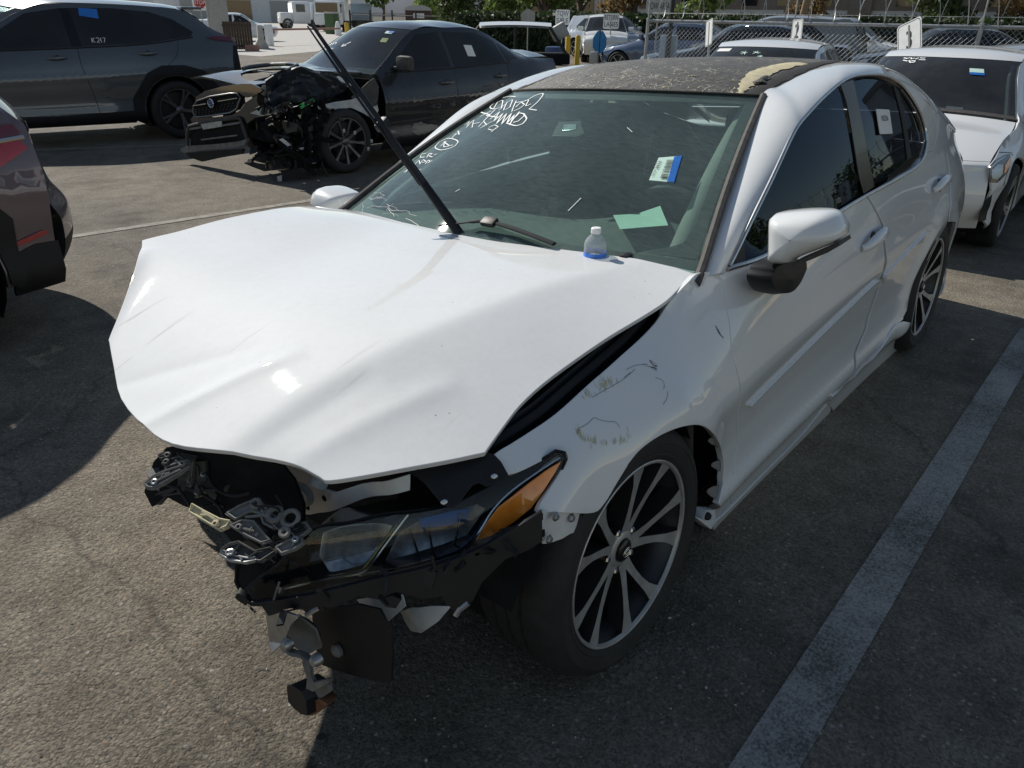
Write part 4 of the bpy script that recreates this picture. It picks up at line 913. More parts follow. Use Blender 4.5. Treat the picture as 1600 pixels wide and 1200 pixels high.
# ---- wheels
TREADN = 120
def wheel_meshes():
    t = MB(); n = TREADN
    prof = [(.246, -.004), (.256, .004), (.262, .0075), (.264, .0075), (.266, .006), (.275, .009), (.292, .0105), (.2935, .012), (.2965, .012), (.298, .010), (.313, .003), (.326, -.014), (.333, -.036), (.335, -.055), (.3355, -.075), (.328, -.078), (.328, -.086), (.3355, -.089), (.336, -.118), (.328, -.121), (.328, -.129), (.336, -.132), (.3355, -.16), (.328, -.163), (.328, -.171), (.3355, -.174), (.334, -.195), (.325, -.222), (.31, -.235), (.285, -.242), (.25, -.232)]
    vs = []; fs = []; m = len(prof)
    for k in range(n):
        for j, (r, h) in enumerate(prof):
            tw = (j - 18) * .010
            th = 2 * pi * k / n + tw * (1 if 11 < j < 26 else 0)
            rr_ = r - (.0028 if (k % 3 == 0 and (11 <= j <= 14 or 17 <= j <= 18 or 21 <= j <= 22 or 25 <= j <= 27)) else 0)
            vs.append((rr_ * cos(th), rr_ * sin(th), h))
    for k in range(n):
        k2 = (k + 1) % n
        for j in range(m - 1): fs.append((k * m + j, k2 * m + j, k2 * m + j + 1, k * m + j + 1))
    t.add(vs, fs)
    b = MB(); b.lathe([(.2465, -.001), (.243, -.018), (.232, -.03), (.225, -.07), (.215, -.12), (.21, -.2), (.245, -.228)], 48)
    b.lathe([(.0, -.115), (.10, -.115), (.2, -.13)], 40)
    lip = MB(); lip.lathe([(.2475, -.003), (.2478, .0015), (.2455, .003), (.240, .001), (.237, -.006)], 64)
    disc = MB(); disc.lathe([(.06, -.085), (.155, -.085), (.157, -.09), (.157, -.105), (.06, -.105)], 40)
    face = MB(); dark = MB()
    for q in range(5):
        a0 = 2 * pi * q / 5 + radians(24)
        for sgn in (-1, 1):
            def pt(r, off): 
                ang = a0 + sgn * lerp(.16, .29, ((r - .05) / .19)) 
                if r < .06: ang = a0 + sgn * .16
                return Vector((r * cos(ang), r * sin(ang), 0)) + Vector((-sin(ang), cos(ang), 0)) * off
            rs = [.048, .075, .11, .15, .19, .218, .238]; wd = [.022, .0185, .016, .0155, .019, .028, .036]; hs = [-.034, -.030, -.025, -.019, -.012, -.007, -.004]
            L_, R_ = [], []
            for r, w_, h in zip(rs, wd, hs):
                L_.append(pt(r, -w_ / 1.5) + Vector((0, 0, h))); R_.append(pt(r, w_ / 1.5) + Vector((0, 0, h)))
            face.grid([[tuple(x) for x in L_], [tuple(x) for x in R_]])
            dn = Vector((0, 0, -.05)); bd_ = Vector((0, 0, -.0012))
            dark.grid([[tuple(x + bd_) for x in L_], [tuple(x + dn) for x in L_]]); dark.grid([[tuple(x + bd_) for x in R_], [tuple(x + dn) for x in R_]])
    face.lathe([(.032, -.030), (.045, -.032), (.056, -.040)], 30)
    cap = MB(); cap.lathe([(0, -.018), (.016, -.018), (.024, -.020), (.030, -.024), (.032, -.034)], 30)
    emb = MB(); 
    for (ra, rb, tilt) in ((.017, .011, 0), (.0065, .012, 0), (.012, .005, 0)):
        emb.tube([(ra * cos(2 * pi * k / 24), rb * sin(2 * pi * k / 24), -.0165) for k in range(25)], .0012, 6)
    nuts = [(.058 * cos(2 * pi * q / 5 + radians(60)), .058 * sin(2 * pi * q / 5 + radians(60))) for q in range(5)]
    nut = MB(); nut.lathe([(0, -.030), (.007, -.030), (.0095, -.034), (.0095, -.055)], 6)
    return dict(tyre=t.mesh('tyre', 35), rim=b.mesh('rim', 40), lip=lip.mesh('rim_lip', 40), disc=disc.mesh('brake_disc', 40), face=face.mesh('spokes', 40), dark=dark.mesh('spoke_sides', 40), cap=cap.mesh('centre_cap', 40), emb=emb.mesh('emblem', 40), nut=nut.mesh('wheel_nut', None), nuts=nuts)
WM = wheel_meshes()
for key, mt in (('tyre', 'rubber_tyre'), ('rim', 'alloy_dark'), ('lip', 'alloy_machined'), ('disc', 'brake_disc'), ('face', 'alloy_machined'), ('dark', 'alloy_dark'), ('cap', 'black_gloss'), ('emb', 'chrome_worn'), ('nut', 'chrome_worn')): WM[key].materials.append(MATS[mt])
def put(name, me, parent, mat=None):
    o = bpy.data.objects.new(name, me); COL.objects.link(o); o.parent = parent
    if mat is not None: o.matrix_local = mat
    return o
def wheel(wx, wy, side, steer=0.0, spin=0.0, camber=0.0):
    zc = .335
    Mw = Matrix.Translation((wx, wy, zc)) @ Matrix.Rotation(steer, 4, 'Z') @ Matrix.Rotation(camber, 4, 'X') @ Matrix.Rotation(-pi / 2 if side > 0 else pi / 2, 4, 'X') @ Matrix.Rotation(spin, 4, 'Z')
    w = bpy.data.objects.new('wheel', WM['tyre']); COL.objects.link(w); w.parent = car; w.matrix_local = CARI @ Mw
    w.name = 'wheel'
    rim = put('rim', WM['rim'], w); put('rim_lip', WM['lip'], w); put('spokes', WM['face'], w); put('spoke_sides', WM['dark'], w); put('brake_disc', WM['disc'], w); put('centre_cap', WM['cap'], w); put('emblem', WM['emb'], w)
    for a, b in WM['nuts']: put('wheel_nut', WM['nut'], w, Matrix.Translation((a, b, 0)))
wheel(-.026, .869, 1, radians(-2.0), radians(10), radians(2.6)); wheel(-2.825, .884, 1, 0, radians(40), radians(2.0)); wheel(0, -.875, -1, radians(-3), 1); wheel(-2.825, -.885, -1, 0, 2)
# wheel wells
for (wx, sgn) in ((-.01, 1), (-2.85, 1), (-.01, -1), (-2.85, -1)):
    mb = MB(); rows = []
    for k in range(25):
        a = radians((8 if wx > -1 else -35) + (205 if wx > -1 else 250) * k / 24); px_, pz_ = wx + .385 * cos(a), .335 + .385 * sin(a); ym = min(.86, sideY(px_, max(.2, pz_)) - .035); rows.append([(px_, sgn * y, pz_) for y in (ym, ym - .06, .62, .45)])
    mb.grid(rows)
    mb.prism([(wx + .385 * cos(radians(-10 + 210 * k / 24)), sgn * .45, .335 + .385 * sin(radians(-10 + 210 * k / 24))) for k in range(25)], (0, -sgn * .01, 0))
    mb.build('wheel_liner', 'engine_dark', car, smooth=50)
mb = MB(); mb.tube([(-.30, .80, .30), (-.29, .79, .5), (-.28, .76, .66)], .035, 10); mb.build('suspension_strut', 'dusty_black_plastic', car)
mb = MB(); mb.tube([(-.36, .84, .22), (-.365, .84, .40), (-.35, .83, .62)], .03, 8, flat=.4); mb.build('liner_flange', 'dusty_black_plastic', car)
for pp in ([(-0.4478,0.4937),(-0.3944,0.5164),(-0.3526,0.5306),(-0.3465,0.5273),(-0.3867,0.5019),(-0.4568,0.462),(-0.5008,0.4296)], [(-0.54,0.3685),(-0.5071,0.3819),(-0.461,0.3986),(-0.4547,0.3956),(-0.5014,0.3633),(-0.5465,0.3311)], [(-0.5266,0.2947),(-0.4846,0.3107),(-0.4299,0.3298),(-0.4239,0.3267),(-0.4656,0.2943),(-0.4955,0.2744)]):
    panel('torn_lip', pp, sfn, .02, 'grey_dusty_plastic', car, hem=.003, outward=OUT, offs=-.010, raw=True)
mb = MB(); mb.prism([(-0.3158,0.905,0.307),(-0.3773,0.905,0.2621),(-0.3971,0.905,0.284),(-0.4555,0.905,0.2541),(-0.4732,0.905,0.2073),(-0.4422,0.905,0.1947)], (0, -.03, 0)); mb.build('skirt_end_bracket', 'bare_white_metal', car, smooth=None)
mb = MB(); mb.lathe([(0, .012), (.008, .012), (.012, .006), (.012, 0)], 14, Matrix.Translation([(-0.3987,0.906,0.2643)][0]) @ Matrix.Rotation(-pi / 2, 4, 'X')); mb.build('push_clip', 'black_plastic', car)
# ---- underbody, engine bay and cabin
mb = MB(); mb.box((-1.7, 0, .25), (3.9, 1.55, .12)); mb.build('floor_pan', 'engine_dark', car, smooth=None)
mb = MB(); mb.bbox((-.08, -.02, .60), (.62, .80, .30), .06); mb.bbox((.0, .20, .74), (.45, .36, .10), .03); mb.bbox((.10, -.35, .70), (.4, .3, .16), .03); mb.bbox((.02, .05, .48), (.45, 1.15, .4), .05); mb.build('engine', 'engine_dark', car)
mb = MB(); mb.box((-.42, 0, .62), (.05, 1.45, .56)); mb.build('firewall', 'engine_dark', car, smooth=None)
mb = MB(); rows = []
fe = [(-0.4162,0.9049),(-0.3859,0.8929),(-0.2967,0.8563),(-0.1959,0.83),(-0.0761,0.8082),(0.0343,0.7897),(0.1606,0.7666),(0.2423,0.7545),(0.2974,0.7466),(0.3269,0.7429)]
for i, p in enumerate(fe):
    q = Vector(sfn(*p)); rows.append([(q.x, q.y - .002, q.z - .012), (q.x, q.y - .02, q.z - .045), (q.x, q.y - .05, q.z - .05), (q.x, q.y - .07, q.z + .005), (q.x, q.y - .10, q.z + .0), (q.x, q.y - .2, q.z - .03)])
mb.grid(rows); mb.build('hood_seal_channel', 'black_plastic', car, smooth=30)
mb = MB(); mb.tube([tuple(Vector(sfn(*p)) + Vector((0, -.05, -.012))) for p in fe], .012, 8); mb.build('rubber_seal', 'rubber_seal', car)
# cowl
mb = MB(); rows = []
for k in range(21):
    s = -1 + k / 10; a = Vector(ws_point(s * .97, -.02)); rows.append([(a.x - .02, a.y, a.z - .004), (a.x + .05, a.y, a.z - .025), (a.x + .16, a.y, a.z - .05), (a.x + .22, a.y, a.z - .09)])
mb.grid(rows); mb.build('cowl_panel', 'grey_dusty_plastic', car)
# dashboard and cabin
mb = MB(); rows = []
for k in range(25):
    y = -.70 + 1.4 * k / 24; hood_ = .045 * exp(-((y - .37) / .2) ** 2)
    b_ = .17 * (1 - (y / .75) ** 2)
    rows.append([(-.56 + b_, y, .905), (-.70 + b_ * .6, y, .925), (-.84 + b_ * .4, y, .93 + hood_ * .6), (-.93 + b_ * .2, y, .925 + hood_), (-.97, y, .90 + hood_ * .8), (-1.0, y, .84), (-.98, y, .70), (-.9, y, .5)])
mb.grid(rows); mb.build('dashboard', 'dash_grey', car, smooth=60)
mb = MB(); cwh = Vector((-1.13, .37, .88)); nw = Vector((-.88, 0, .47)).normalized(); aw = Vector((0, 1, 0)); bw = nw.cross(aw)
mb.tube([tuple(cwh + (aw * cos(2 * pi * k / 32) + bw * sin(2 * pi * k / 32)) * .185) for k in range(33)], .014, 8, caps=False)
for an in (0, pi, pi * 1.5): mb.tube([tuple(cwh - nw * .02), tuple(cwh + (aw * cos(an) + bw * sin(an)) * .18)], .014, 6)
mb.lathe([(0, .02), (.06, .015), (.075, -.01)], 16, Matrix.Translation(cwh - nw * .02) @ nw.to_track_quat('Z', 'X').to_matrix().to_4x4())
mb.build('steering_wheel', 'interior_dark', car)
def seat(x, y):
    mb = MB(); mb.bbox((x + .28, y, .46), (.52, .50, .18), .06); mb.bbox((x - .03, y, .80), (.16, .48, .62), .07, Matrix.Rotation(radians(-14), 3, 'Y')); mb.bbox((x - .13, y, 1.18), (.10, .26, .17), .045, Matrix.Rotation(radians(-10), 3, 'Y')); mb.tube([(x - .11, y - .06, 1.04), (x - .12, y - .06, 1.14)], .006, 6); mb.tube([(x - .11, y + .06, 1.04), (x - .12, y + .06, 1.14)], .006, 6)
    return mb.build('seat', 'seat_cloth', car)
seat(-1.62, .37); seat(-1.62, -.37)
mb = MB(); mb.bbox((-2.35, 0, .46), (.5, 1.3, .2), .06); mb.bbox((-2.68, 0, .80), (.16, 1.3, .60), .06, Matrix.Rotation(radians(-20), 3, 'Y')); mb.build('rear_seat', 'seat_cloth', car)
for sgn in (1, -1):
    mb = MB(); mb.tube([tuple(Vector(ws_point(sgn * lerp(.86, .90, t / 10), t / 10)) + Vector((-.05, sgn * .015, -.035))) for t in range(0, 11)], .03, 8, flat=.5); mb.build('pillar_lining', 'headliner', car)
    mb = MB(); mb.box((-1.85, sgn * .77, .60), (1.9, .04, .60)); mb.build('door_card', 'interior_dark', car, smooth=None)
mb = MB(); mb.box((-2.95, 0, .98), (.5, 1.3, .03)); mb.build('parcel_shelf', 'interior_dark', car, smooth=None)
mb = MB(); mb.bbox(tuple(Vector(ws_point(0, .86)) + Vector((-.10, 0, -.03))), (.03, .25, .065), .015); mb.build('inside_mirror', 'black_plastic', car)
# ---- wipers
tip = Vector([(-0.4453,-0.72,1.5854)][0]); base_ = Vector([(-0.4045,0,0.9323)][0]); elb = base_.lerp(tip, .52)
mb = MB(); pts = [base_ + Vector((0, 0, -.05)), base_, vl(base_, elb, .35), vl(base_, elb, .7), elb, vl(elb, tip, .3), vl(elb, tip, .62), tip]
mb.tube(pts[:5], [.015, .017, .0145, .012, .009], 8, flat=.55, up=(1, 1, 0)); arm = mb.build('raised_wiper', 'black_plastic', car, label='raised wiper arm standing up off the windshield')
mb = MB(); bl = [base_.lerp(tip, .22) + Vector((.03, .01, .03)), elb + Vector((.012, .004, .012)), base_.lerp(tip, .78) + Vector((.01, 0, .01)), tip]
mb.tube(bl, [.006, .010, .010, .006], 6, flat=.6, up=(1, 1, 0)); mb.tube([b + Vector((.012, -.008, -.006)) for b in bl], [.003, .005, .005, .003], 5); mb.build('wiper_blade', 'black_plastic', arm)
mb = MB(); mb.bbox(tuple(elb), (.05, .03, .03), .008, Matrix.Rotation(.6, 3, 'Y')); mb.build('wiper_clip', 'black_plastic', arm)
wp = smoothline([tuple(Vector(ws_point(*p)) + wnorm(*p) * .018) for p in [(-0.14,0.0343),(-0.0284,0.0678),(0.0803,0.0951),(0.1908,0.086),(0.335,0.0572),(0.462,0.0236)]], 4)
mb = MB(); mb.tube(wp, [.005] * 6 + [.010] * (len(wp) - 6), 8, flat=.6); wpo = mb.build('parked_wiper', 'black_plastic', car)
wb = [(0.1109,0.0924)][0]; mb = MB(); mb.bbox(tuple(Vector(ws_point(*wb)) + wnorm(*wb) * .02), (.035, .055, .018), .007, Matrix.Rotation(.5, 3, 'Y')); mb.build('wiper_clip', 'black_plastic', wpo)
# ---- scrapes on the fender
def sstroke(lst, w, mat, nm, off=.0012):
    mb = MB()
    for st in lst:
        p = smoothline([(a, b, 0) for a, b in st], 4, corner=80)
        mb.ribbon([Vector(sfn(q.x, q.y)) + snorm(q.x, q.y) * off for q in p], [snorm(q.x, q.y) for q in p], w)
    return mb.build(nm, mat, car, smooth=None)
random.seed(55)
def smear(arc, n, w, spread, ln, mat, ang):
    """many fine rubbed streaks of foreign paint along an arc of the fender"""
    A = smoothline([(a, b, 0) for a, b in arc], 6); lst = []
    for k in range(n):
        c = A[int((random.random() ** .8) * (len(A) - 1))]; x0 = c.x + random.gauss(0, spread); z0 = c.y + random.gauss(0, spread); L_ = ln * random.uniform(.3, 1); t = ang + random.uniform(-.25, .25)
        lst.append([(x0, z0), (x0 + L_ * .5 * cos(t), z0 + L_ * .5 * sin(t)), (x0 + L_ * cos(t), z0 + L_ * sin(t))])
    o = sstroke(lst, w, mat, 'paint_smear'); o['kind'] = 'stuff'
smear([(0.1349,0.7335),(0.1462,0.7235),(0.1427,0.7116),(0.1184,0.6991),(0.0731,0.6841),(0.0316,0.6756),(0.0071,0.68)], 60, .0009, .003, .014, 'scuff_yellow', radians(118))
smear([(0.0757,0.7766),(0.049,0.7749),(0.0136,0.776),(-0.018,0.7772),(-0.0421,0.779)], 50, .0009, .004, .014, 'scuff_yellow', radians(118))
sstroke([[(0.1323,0.734),(0.1061,0.7351),(0.0798,0.7387),(0.0694,0.7319),(0.048,0.7218),(0.0274,0.7143),(0.025,0.7031)], [(0.0488,0.7699),(-0.0089,0.773),(-0.0696,0.7775),(-0.1188,0.7855)], [(-0.0925,0.7903),(-0.1218,0.7914),(-0.1425,0.7893),(-0.1658,0.7853)], [(-0.1512,0.7886),(-0.1727,0.7756),(-0.1908,0.7782),(-0.1813,0.7898)], [(-0.1655,0.7813),(-0.1774,0.7678),(-0.1778,0.7758)], [(-0.1608,0.7581),(-0.1741,0.7496),(-0.1701,0.7384),(-0.1605,0.7339)], [(-0.1683,0.7266),(-0.1553,0.716),(-0.1345,0.7073)], [(0.1328,0.7353),(0.1476,0.7275)], [(-0.072,0.7795),(-0.0998,0.7834)]], .0009, 'scuff_dark', 'scrape_mark')
sstroke([[(-0.1795,0.7903),(-0.1794,0.7808),(-0.1886,0.7746)], [(-0.1716,0.7786),(-0.1813,0.7709)], [(-0.4639,0.8068),(-0.4643,0.789),(-0.4745,0.7736)], [(-0.4658,0.7983),(-0.4679,0.7817)]], .0025, 'scuff_dark', 'scrape_mark')
# a small bare chip on the front door
# ---- headlamp assembly
hlo = [(0.7837,0.4696,0.5149),(0.7496,0.4866,0.5424),(0.7118,0.5068,0.5694),(0.6671,0.5285,0.6071),(0.6298,0.5495,0.6306),(0.5858,0.5846,0.6309),(0.5294,0.627,0.6384),(0.4796,0.6675,0.6367),(0.4273,0.7075,0.6413),(0.3761,0.7416,0.6598),(0.3174,0.779,0.6854),(0.2529,0.8213,0.7106),(0.2281,0.8359,0.7244),(0.2144,0.8491,0.7184),(0.2143,0.8542,0.7048),(0.247,0.8471,0.654),(0.2815,0.8363,0.609),(0.3394,0.8032,0.5735),(0.3915,0.7714,0.547),(0.4558,0.7269,0.5286),(0.52,0.6792,0.5187),(0.5981,0.6202,0.5092),(0.6839,0.5544,0.5018),(0.7617,0.4933,0.4986),(0.7811,0.4758,0.5038)]
lamp = plate('headlamp', hlo, 'lens_clear', car, thick=.003, bulge=.022, step=.03, outward=(.6, .75, .28), smooth=True, label='cracked left headlamp with amber reflector')
hn = Vector((.6, .75, .28)).normalized()
mb = MB(); o1 = [Vector(p) for p in hlo]; cc = sum(o1, Vector()) / len(o1)
mb.grid([[tuple(p - hn * .004 - (p - cc) * .015) for p in o1], [tuple(p - hn * .03 - (p - cc) * .06) for p in o1], [tuple(cc + (p - cc) * .8 - hn * .13) for p in o1], [tuple(cc + (p - cc) * .1 - hn * .15) for p in o1]], close_u=True)
mb.build('lamp_housing', 'lamp_dark_bezel', lamp, smooth=40)
mb = MB(); mb.tube([tuple(p - (p - cc) * .01) for p in smoothline(o1, 3, True)] , .004, 6, caps=False); mb.build('lamp_rim', 'black_gloss', lamp)
plate('amber_reflector', [(0.2377,0.8531,0.7057),(0.2597,0.8398,0.6942),(0.304,0.8138,0.6689),(0.338,0.7951,0.6462),(0.3595,0.7836,0.6309),(0.3859,0.7739,0.6003),(0.4092,0.7669,0.5692),(0.3836,0.785,0.5755),(0.3446,0.808,0.5973),(0.3086,0.827,0.6238),(0.2796,0.8383,0.6556),(0.253,0.848,0.6865)], 'amber_reflector', lamp, thick=.006, bulge=.012, step=.03, outward=(.6, .75, .28))
mb = MB(); mb.tube(smoothline([(0.2195,0.8364,0.7041),(0.2619,0.8113,0.6806),(0.3047,0.7868,0.6546),(0.3333,0.7718,0.6333),(0.3585,0.7609,0.6088),(0.3801,0.7539,0.581),(0.4008,0.7462,0.5572),(0.4219,0.7357,0.5403),(0.4472,0.7188,0.5312),(0.4909,0.687,0.5227),(0.5334,0.6552,0.517),(0.5744,0.623,0.5153),(0.5946,0.607,0.515)], 4), .006, 8, flat=.6); mb.build('chrome_strip', 'chrome', lamp)
mb = MB(); mb.tube(smoothline([(0.4878,0.6507,0.6265),(0.5146,0.6401,0.5976),(0.5429,0.6291,0.5663),(0.5687,0.6194,0.5372),(0.5865,0.6105,0.523),(0.6082,0.5941,0.5203),(0.6332,0.5743,0.5197),(0.6734,0.5433,0.5167),(0.7134,0.5129,0.5124)], 4), .0055, 8, flat=.7); mb.build('light_guide', 'chrome_worn', lamp)
plate('light_guide_stripe', [(0.4937,0.6472,0.6235),(0.4888,0.6514,0.6227),(0.5797,0.6148,0.5258),(0.5868,0.6092,0.5257)], 'scuff_yellow', lamp, thick=.004, step=.05, outward=(.6, .75, .28))
plate('reflector_bowl', [(0.5994,0.5102,0.5774),(0.5616,0.5374,0.5858),(0.5109,0.5791,0.5826),(0.4897,0.5985,0.5761),(0.5153,0.5908,0.5418),(0.5496,0.5767,0.5062),(0.5807,0.5564,0.4939),(0.6101,0.5308,0.4994),(0.6165,0.5134,0.5324)], 'lamp_reflector', lamp, thick=.004, step=.03, bulge=-.02, outward=(.6, .75, .28), smooth=True)
mb = MB(); pc = Vector([(0.5531,0.5612,0.5402)][0]); Mh = Matrix.Translation(pc + hn * .012) @ hn.to_track_quat('Z', 'X').to_matrix().to_4x4()
mb.lathe([(.036, -.02), (.036, .0), (.031, .003), (.028, .012), (.016, .018), (0, .020)], 24, Mh); mb.build('projector_lens', 'lens_clear', lamp)
for i in range(12):
    a = Vector([(0.5922,0.5201,0.5665)][0]); b = Vector([(0.5137,0.5809,0.572)][0]); c_ = Vector([(0.614,0.5232,0.5113)][0])
    mb = MB(); off = (c_ - a) * (i / 14); mb.tube([tuple(a + off + hn * .006), tuple(b + off * .85 + hn * .006)], .0015, 5); mb.build('reflector_rib', 'lamp_reflector', lamp)
plate('second_reflector', [(0.4811,0.6127,0.5566),(0.445,0.6351,0.574),(0.3956,0.6725,0.5795),(0.3429,0.7085,0.5959),(0.331,0.7214,0.5869),(0.3747,0.7064,0.5336),(0.4126,0.6841,0.512),(0.4679,0.6424,0.5051),(0.5224,0.6014,0.4983)], 'lamp_reflector', lamp, thick=.004, step=.04, bulge=-.015, outward=(.6, .75, .28))
for px in ([(0.4626,0.6235,0.5673),(0.4621,0.6464,0.5069)], [(0.4318,0.6465,0.5717),(0.4386,0.6636,0.5111)], [(0.3722,0.6885,0.5868),(0.4023,0.6899,0.5187)]):
    mb = MB(); mb.tube([tuple(Vector(px[0]) + hn * .012), tuple(Vector(px[1]) + hn * .012)], .0025, 6); mb.build('lamp_divider', 'lamp_dark_bezel', lamp)
plate('bulb_shroud', [(0.4429,0.6337,0.582),(0.3877,0.6751,0.5894),(0.355,0.7007,0.5909),(0.3721,0.6964,0.5657),(0.4106,0.6668,0.5625),(0.4426,0.6413,0.5624)], 'sticker_blue', lamp, thick=.006, step=.05, outward=(.6, .75, .28))
# right lamp, hidden side (mirrored simple lamp)
# ---- wrecked front: plates, brackets and torn plastic
plate('bumper_bracket', [(0.8062,0.5321,0.5474),(0.7904,0.5477,0.5391),(0.7193,0.6114,0.5468),(0.6422,0.6799,0.5595),(0.573,0.7409,0.5736),(0.5169,0.79,0.5873),(0.4622,0.8365,0.6097),(0.4197,0.871,0.6396),(0.3739,0.9074,0.6757),(0.3794,0.9114,0.6141),(0.4055,0.8906,0.5941),(0.4348,0.8659,0.5802),(0.4506,0.8542,0.5613),(0.4749,0.8361,0.5337),(0.4921,0.826,0.4958),(0.5099,0.8111,0.4871),(0.5277,0.7938,0.4945),(0.5342,0.7845,0.5174),(0.5621,0.7594,0.5149),(0.5961,0.7255,0.5349),(0.625,0.7011,0.5211),(0.6502,0.6763,0.5339),(0.6884,0.6439,0.5175),(0.7221,0.6115,0.5289),(0.7581,0.5794,0.5237),(0.7826,0.5556,0.5336),(0.7978,0.5414,0.5361)], 'black_plastic', car, thick=.012, step=.04, outward=(.6, .7, .1), bend=lambda u, v: .004 * sin(26 * u))
for pp in ([(0.8122,0.5258,0.5526),(0.8146,0.5228,0.5585),(0.8098,0.526,0.5661),(0.8046,0.5322,0.5569),(0.7993,0.5384,0.5476),(0.804,0.5351,0.54)], [(0.5268,0.7935,0.5017),(0.5156,0.8036,0.5027),(0.4957,0.8238,0.4891),(0.5094,0.8133,0.4753),(0.5234,0.7994,0.4836)], [(0.6158,0.7093,0.5224),(0.6044,0.7191,0.5263),(0.5931,0.731,0.5157),(0.6025,0.7248,0.5),(0.6145,0.7131,0.5049)], [(0.7826,0.5556,0.5336),(0.7631,0.5731,0.5359),(0.759,0.5794,0.5182),(0.7774,0.5635,0.5128)], [(0.7311,0.6035,0.5276),(0.704,0.6276,0.5316),(0.7013,0.6326,0.514),(0.7255,0.6116,0.5067)]):
    plate('clip_tab', pp, 'black_plastic', car, thick=.02, step=.05, outward=(.6, .7, .1))
mb = MB(); mb.tube([(0.5195,0.8051,0.4682),(0.5124,0.8096,0.4817),(0.4979,0.821,0.4939)], .006, 6); mb.build('bolt', 'zinc_metal', car)
mb = MB(); mb.tube([(0.7277,0.61,0.5042),(0.7156,0.6196,0.5136),(0.7079,0.6261,0.518)], .005, 6); mb.build('bolt', 'zinc_metal', car)
random.seed(77); cl = MB()
_u = [Vector(p) for p in [(0.7915,0.5477,0.5323),(0.7302,0.6034,0.5331),(0.6673,0.6599,0.5396),(0.6031,0.7169,0.5503),(0.5379,0.7743,0.5638),(0.481,0.8237,0.5803),(0.4222,0.8725,0.6135)]]
for k in range(16):
    t = random.random() * 5.99; i = int(t); p = _u[i].lerp(_u[i + 1], t - i) + Vector((random.uniform(-.01, .02), random.uniform(-.01, .02), random.uniform(-.015, .035)))
    shard(cl, p, random.uniform(.012, .035), .004)
o = cl.build('broken_clips', 'black_plastic', car); o['kind'] = 'stuff'
cl = MB(); _u = [Vector(p) for p in [(0.7064,0.054,0.6167),(0.6706,0.1392,0.6389),(0.6602,0.2144,0.595),(0.6461,0.2858,0.5659),(0.6262,0.3709,0.5406),(0.6152,0.4212,0.5231),(0.6515,0.3666,0.4688)]]
for k in range(30):
    t = random.random() * 5.99; i = int(t); p = _u[i].lerp(_u[i + 1], t - i) + Vector((random.uniform(-.02, .05), random.uniform(-.04, .04), random.uniform(-.04, .04)))
    shard(cl, p, random.uniform(.014, .05), .004)
o = cl.build('broken_plastic', 'dusty_black_plastic', car); o['kind'] = 'stuff'
plate('mud_shield', [(0.6,0.4177,0.3165),(0.6,0.5085,0.3857),(0.6,0.6023,0.4412),(0.6,0.6643,0.4588),(0.6,0.6906,0.424),(0.6,0.6912,0.3662),(0.6,0.6818,0.2881),(0.6,0.6592,0.267),(0.6,0.5703,0.2303),(0.6,0.4731,0.186),(0.6,0.4182,0.1724),(0.6,0.4071,0.2395)], 'cladding', car, thick=.006, step=.05, outward=(1, 0, 0), bend=lambda u, v: .004 * cos(18 * u + 9 * v))
mb = MB(); mb.lathe([(0, .012), (.010, .010), (.016, .004), (.016, -.004)], 12, Matrix.Translation([(0.608,0.5151,0.277)][0]) @ Matrix.Rotation(pi / 2, 4, 'Y')); mb.build('push_clip', 'grey_dusty_plastic', car)
plate('crash_bracket', [(0.7,0.4055,0.3858),(0.7,0.4726,0.4228),(0.7,0.5293,0.4396),(0.7,0.4936,0.3969),(0.7,0.47,0.353),(0.7,0.4557,0.3309),(0.7,0.417,0.2872),(0.7,0.3962,0.2715)], 'zinc_metal', car, thick=.006, step=.05, outward=(1, 0, 0))
plate('crash_bracket', [(0.702,0.4018,0.3018),(0.702,0.453,0.3273),(0.702,0.4018,0.2726)], 'bare_white_metal', car, thick=.006, step=.05, outward=(1, .2, .6))
plate('bent_metal_cup', [(0.66,0.4075,0.2861),(0.66,0.4237,0.3368),(0.66,0.4577,0.3745),(0.66,0.4826,0.3739),(0.66,0.5064,0.3591),(0.66,0.5229,0.3422),(0.66,0.5046,0.3052),(0.66,0.472,0.279),(0.66,0.4338,0.2752)], 'grey_dusty_plastic', car, thick=.005, step=.02, outward=(1, 0, 0), bulge=-.03)
mb = MB(); mb.tube(smoothline([(0.7,0.4574,0.3283),(0.7,0.4643,0.3181),(0.7,0.4905,0.3227),(0.7,0.525,0.3375),(0.7,0.556,0.3403),(0.7,0.5754,0.3517)], 4), .010, 8, flat=.6); mb.build('tow_link', 'grey_dusty_plastic', car)
for pp in ([(0.705,0.4793,0.3426)], [(0.705,0.5813,0.3589)]):
    mb = MB(); mb.lathe([(0, .01), (.010, .009), (.014, 0), (.014, -.01)], 12, Matrix.Translation(pp[0]) @ Matrix.Rotation(pi / 2, 4, 'Y')); mb.build('link_eye', 'zinc_metal', car)
plate('vertical_bracket', [(0.68,0.4847,0.2759),(0.68,0.5114,0.2954),(0.68,0.5065,0.2491),(0.68,0.5178,0.2378),(0.68,0.5749,0.2842),(0.68,0.5783,0.2792),(0.68,0.5076,0.2092),(0.68,0.4829,0.2011),(0.68,0.4944,0.2343)], 'grey_dusty_plastic', car, thick=.010, step=.04, outward=(1, 0, 0))
fb = [(0.685,0.4109,0.1672),(0.685,0.4317,0.1841),(0.685,0.4683,0.1883),(0.685,0.4831,0.1693),(0.685,0.478,0.1216),(0.685,0.4512,0.1075),(0.685,0.4221,0.1079),(0.685,0.4041,0.1159)]
mb = MB(); mb.prism(fb, (-.06, .02, 0)); mb.build('lower_bracket', 'black_plastic', car, smooth=None)
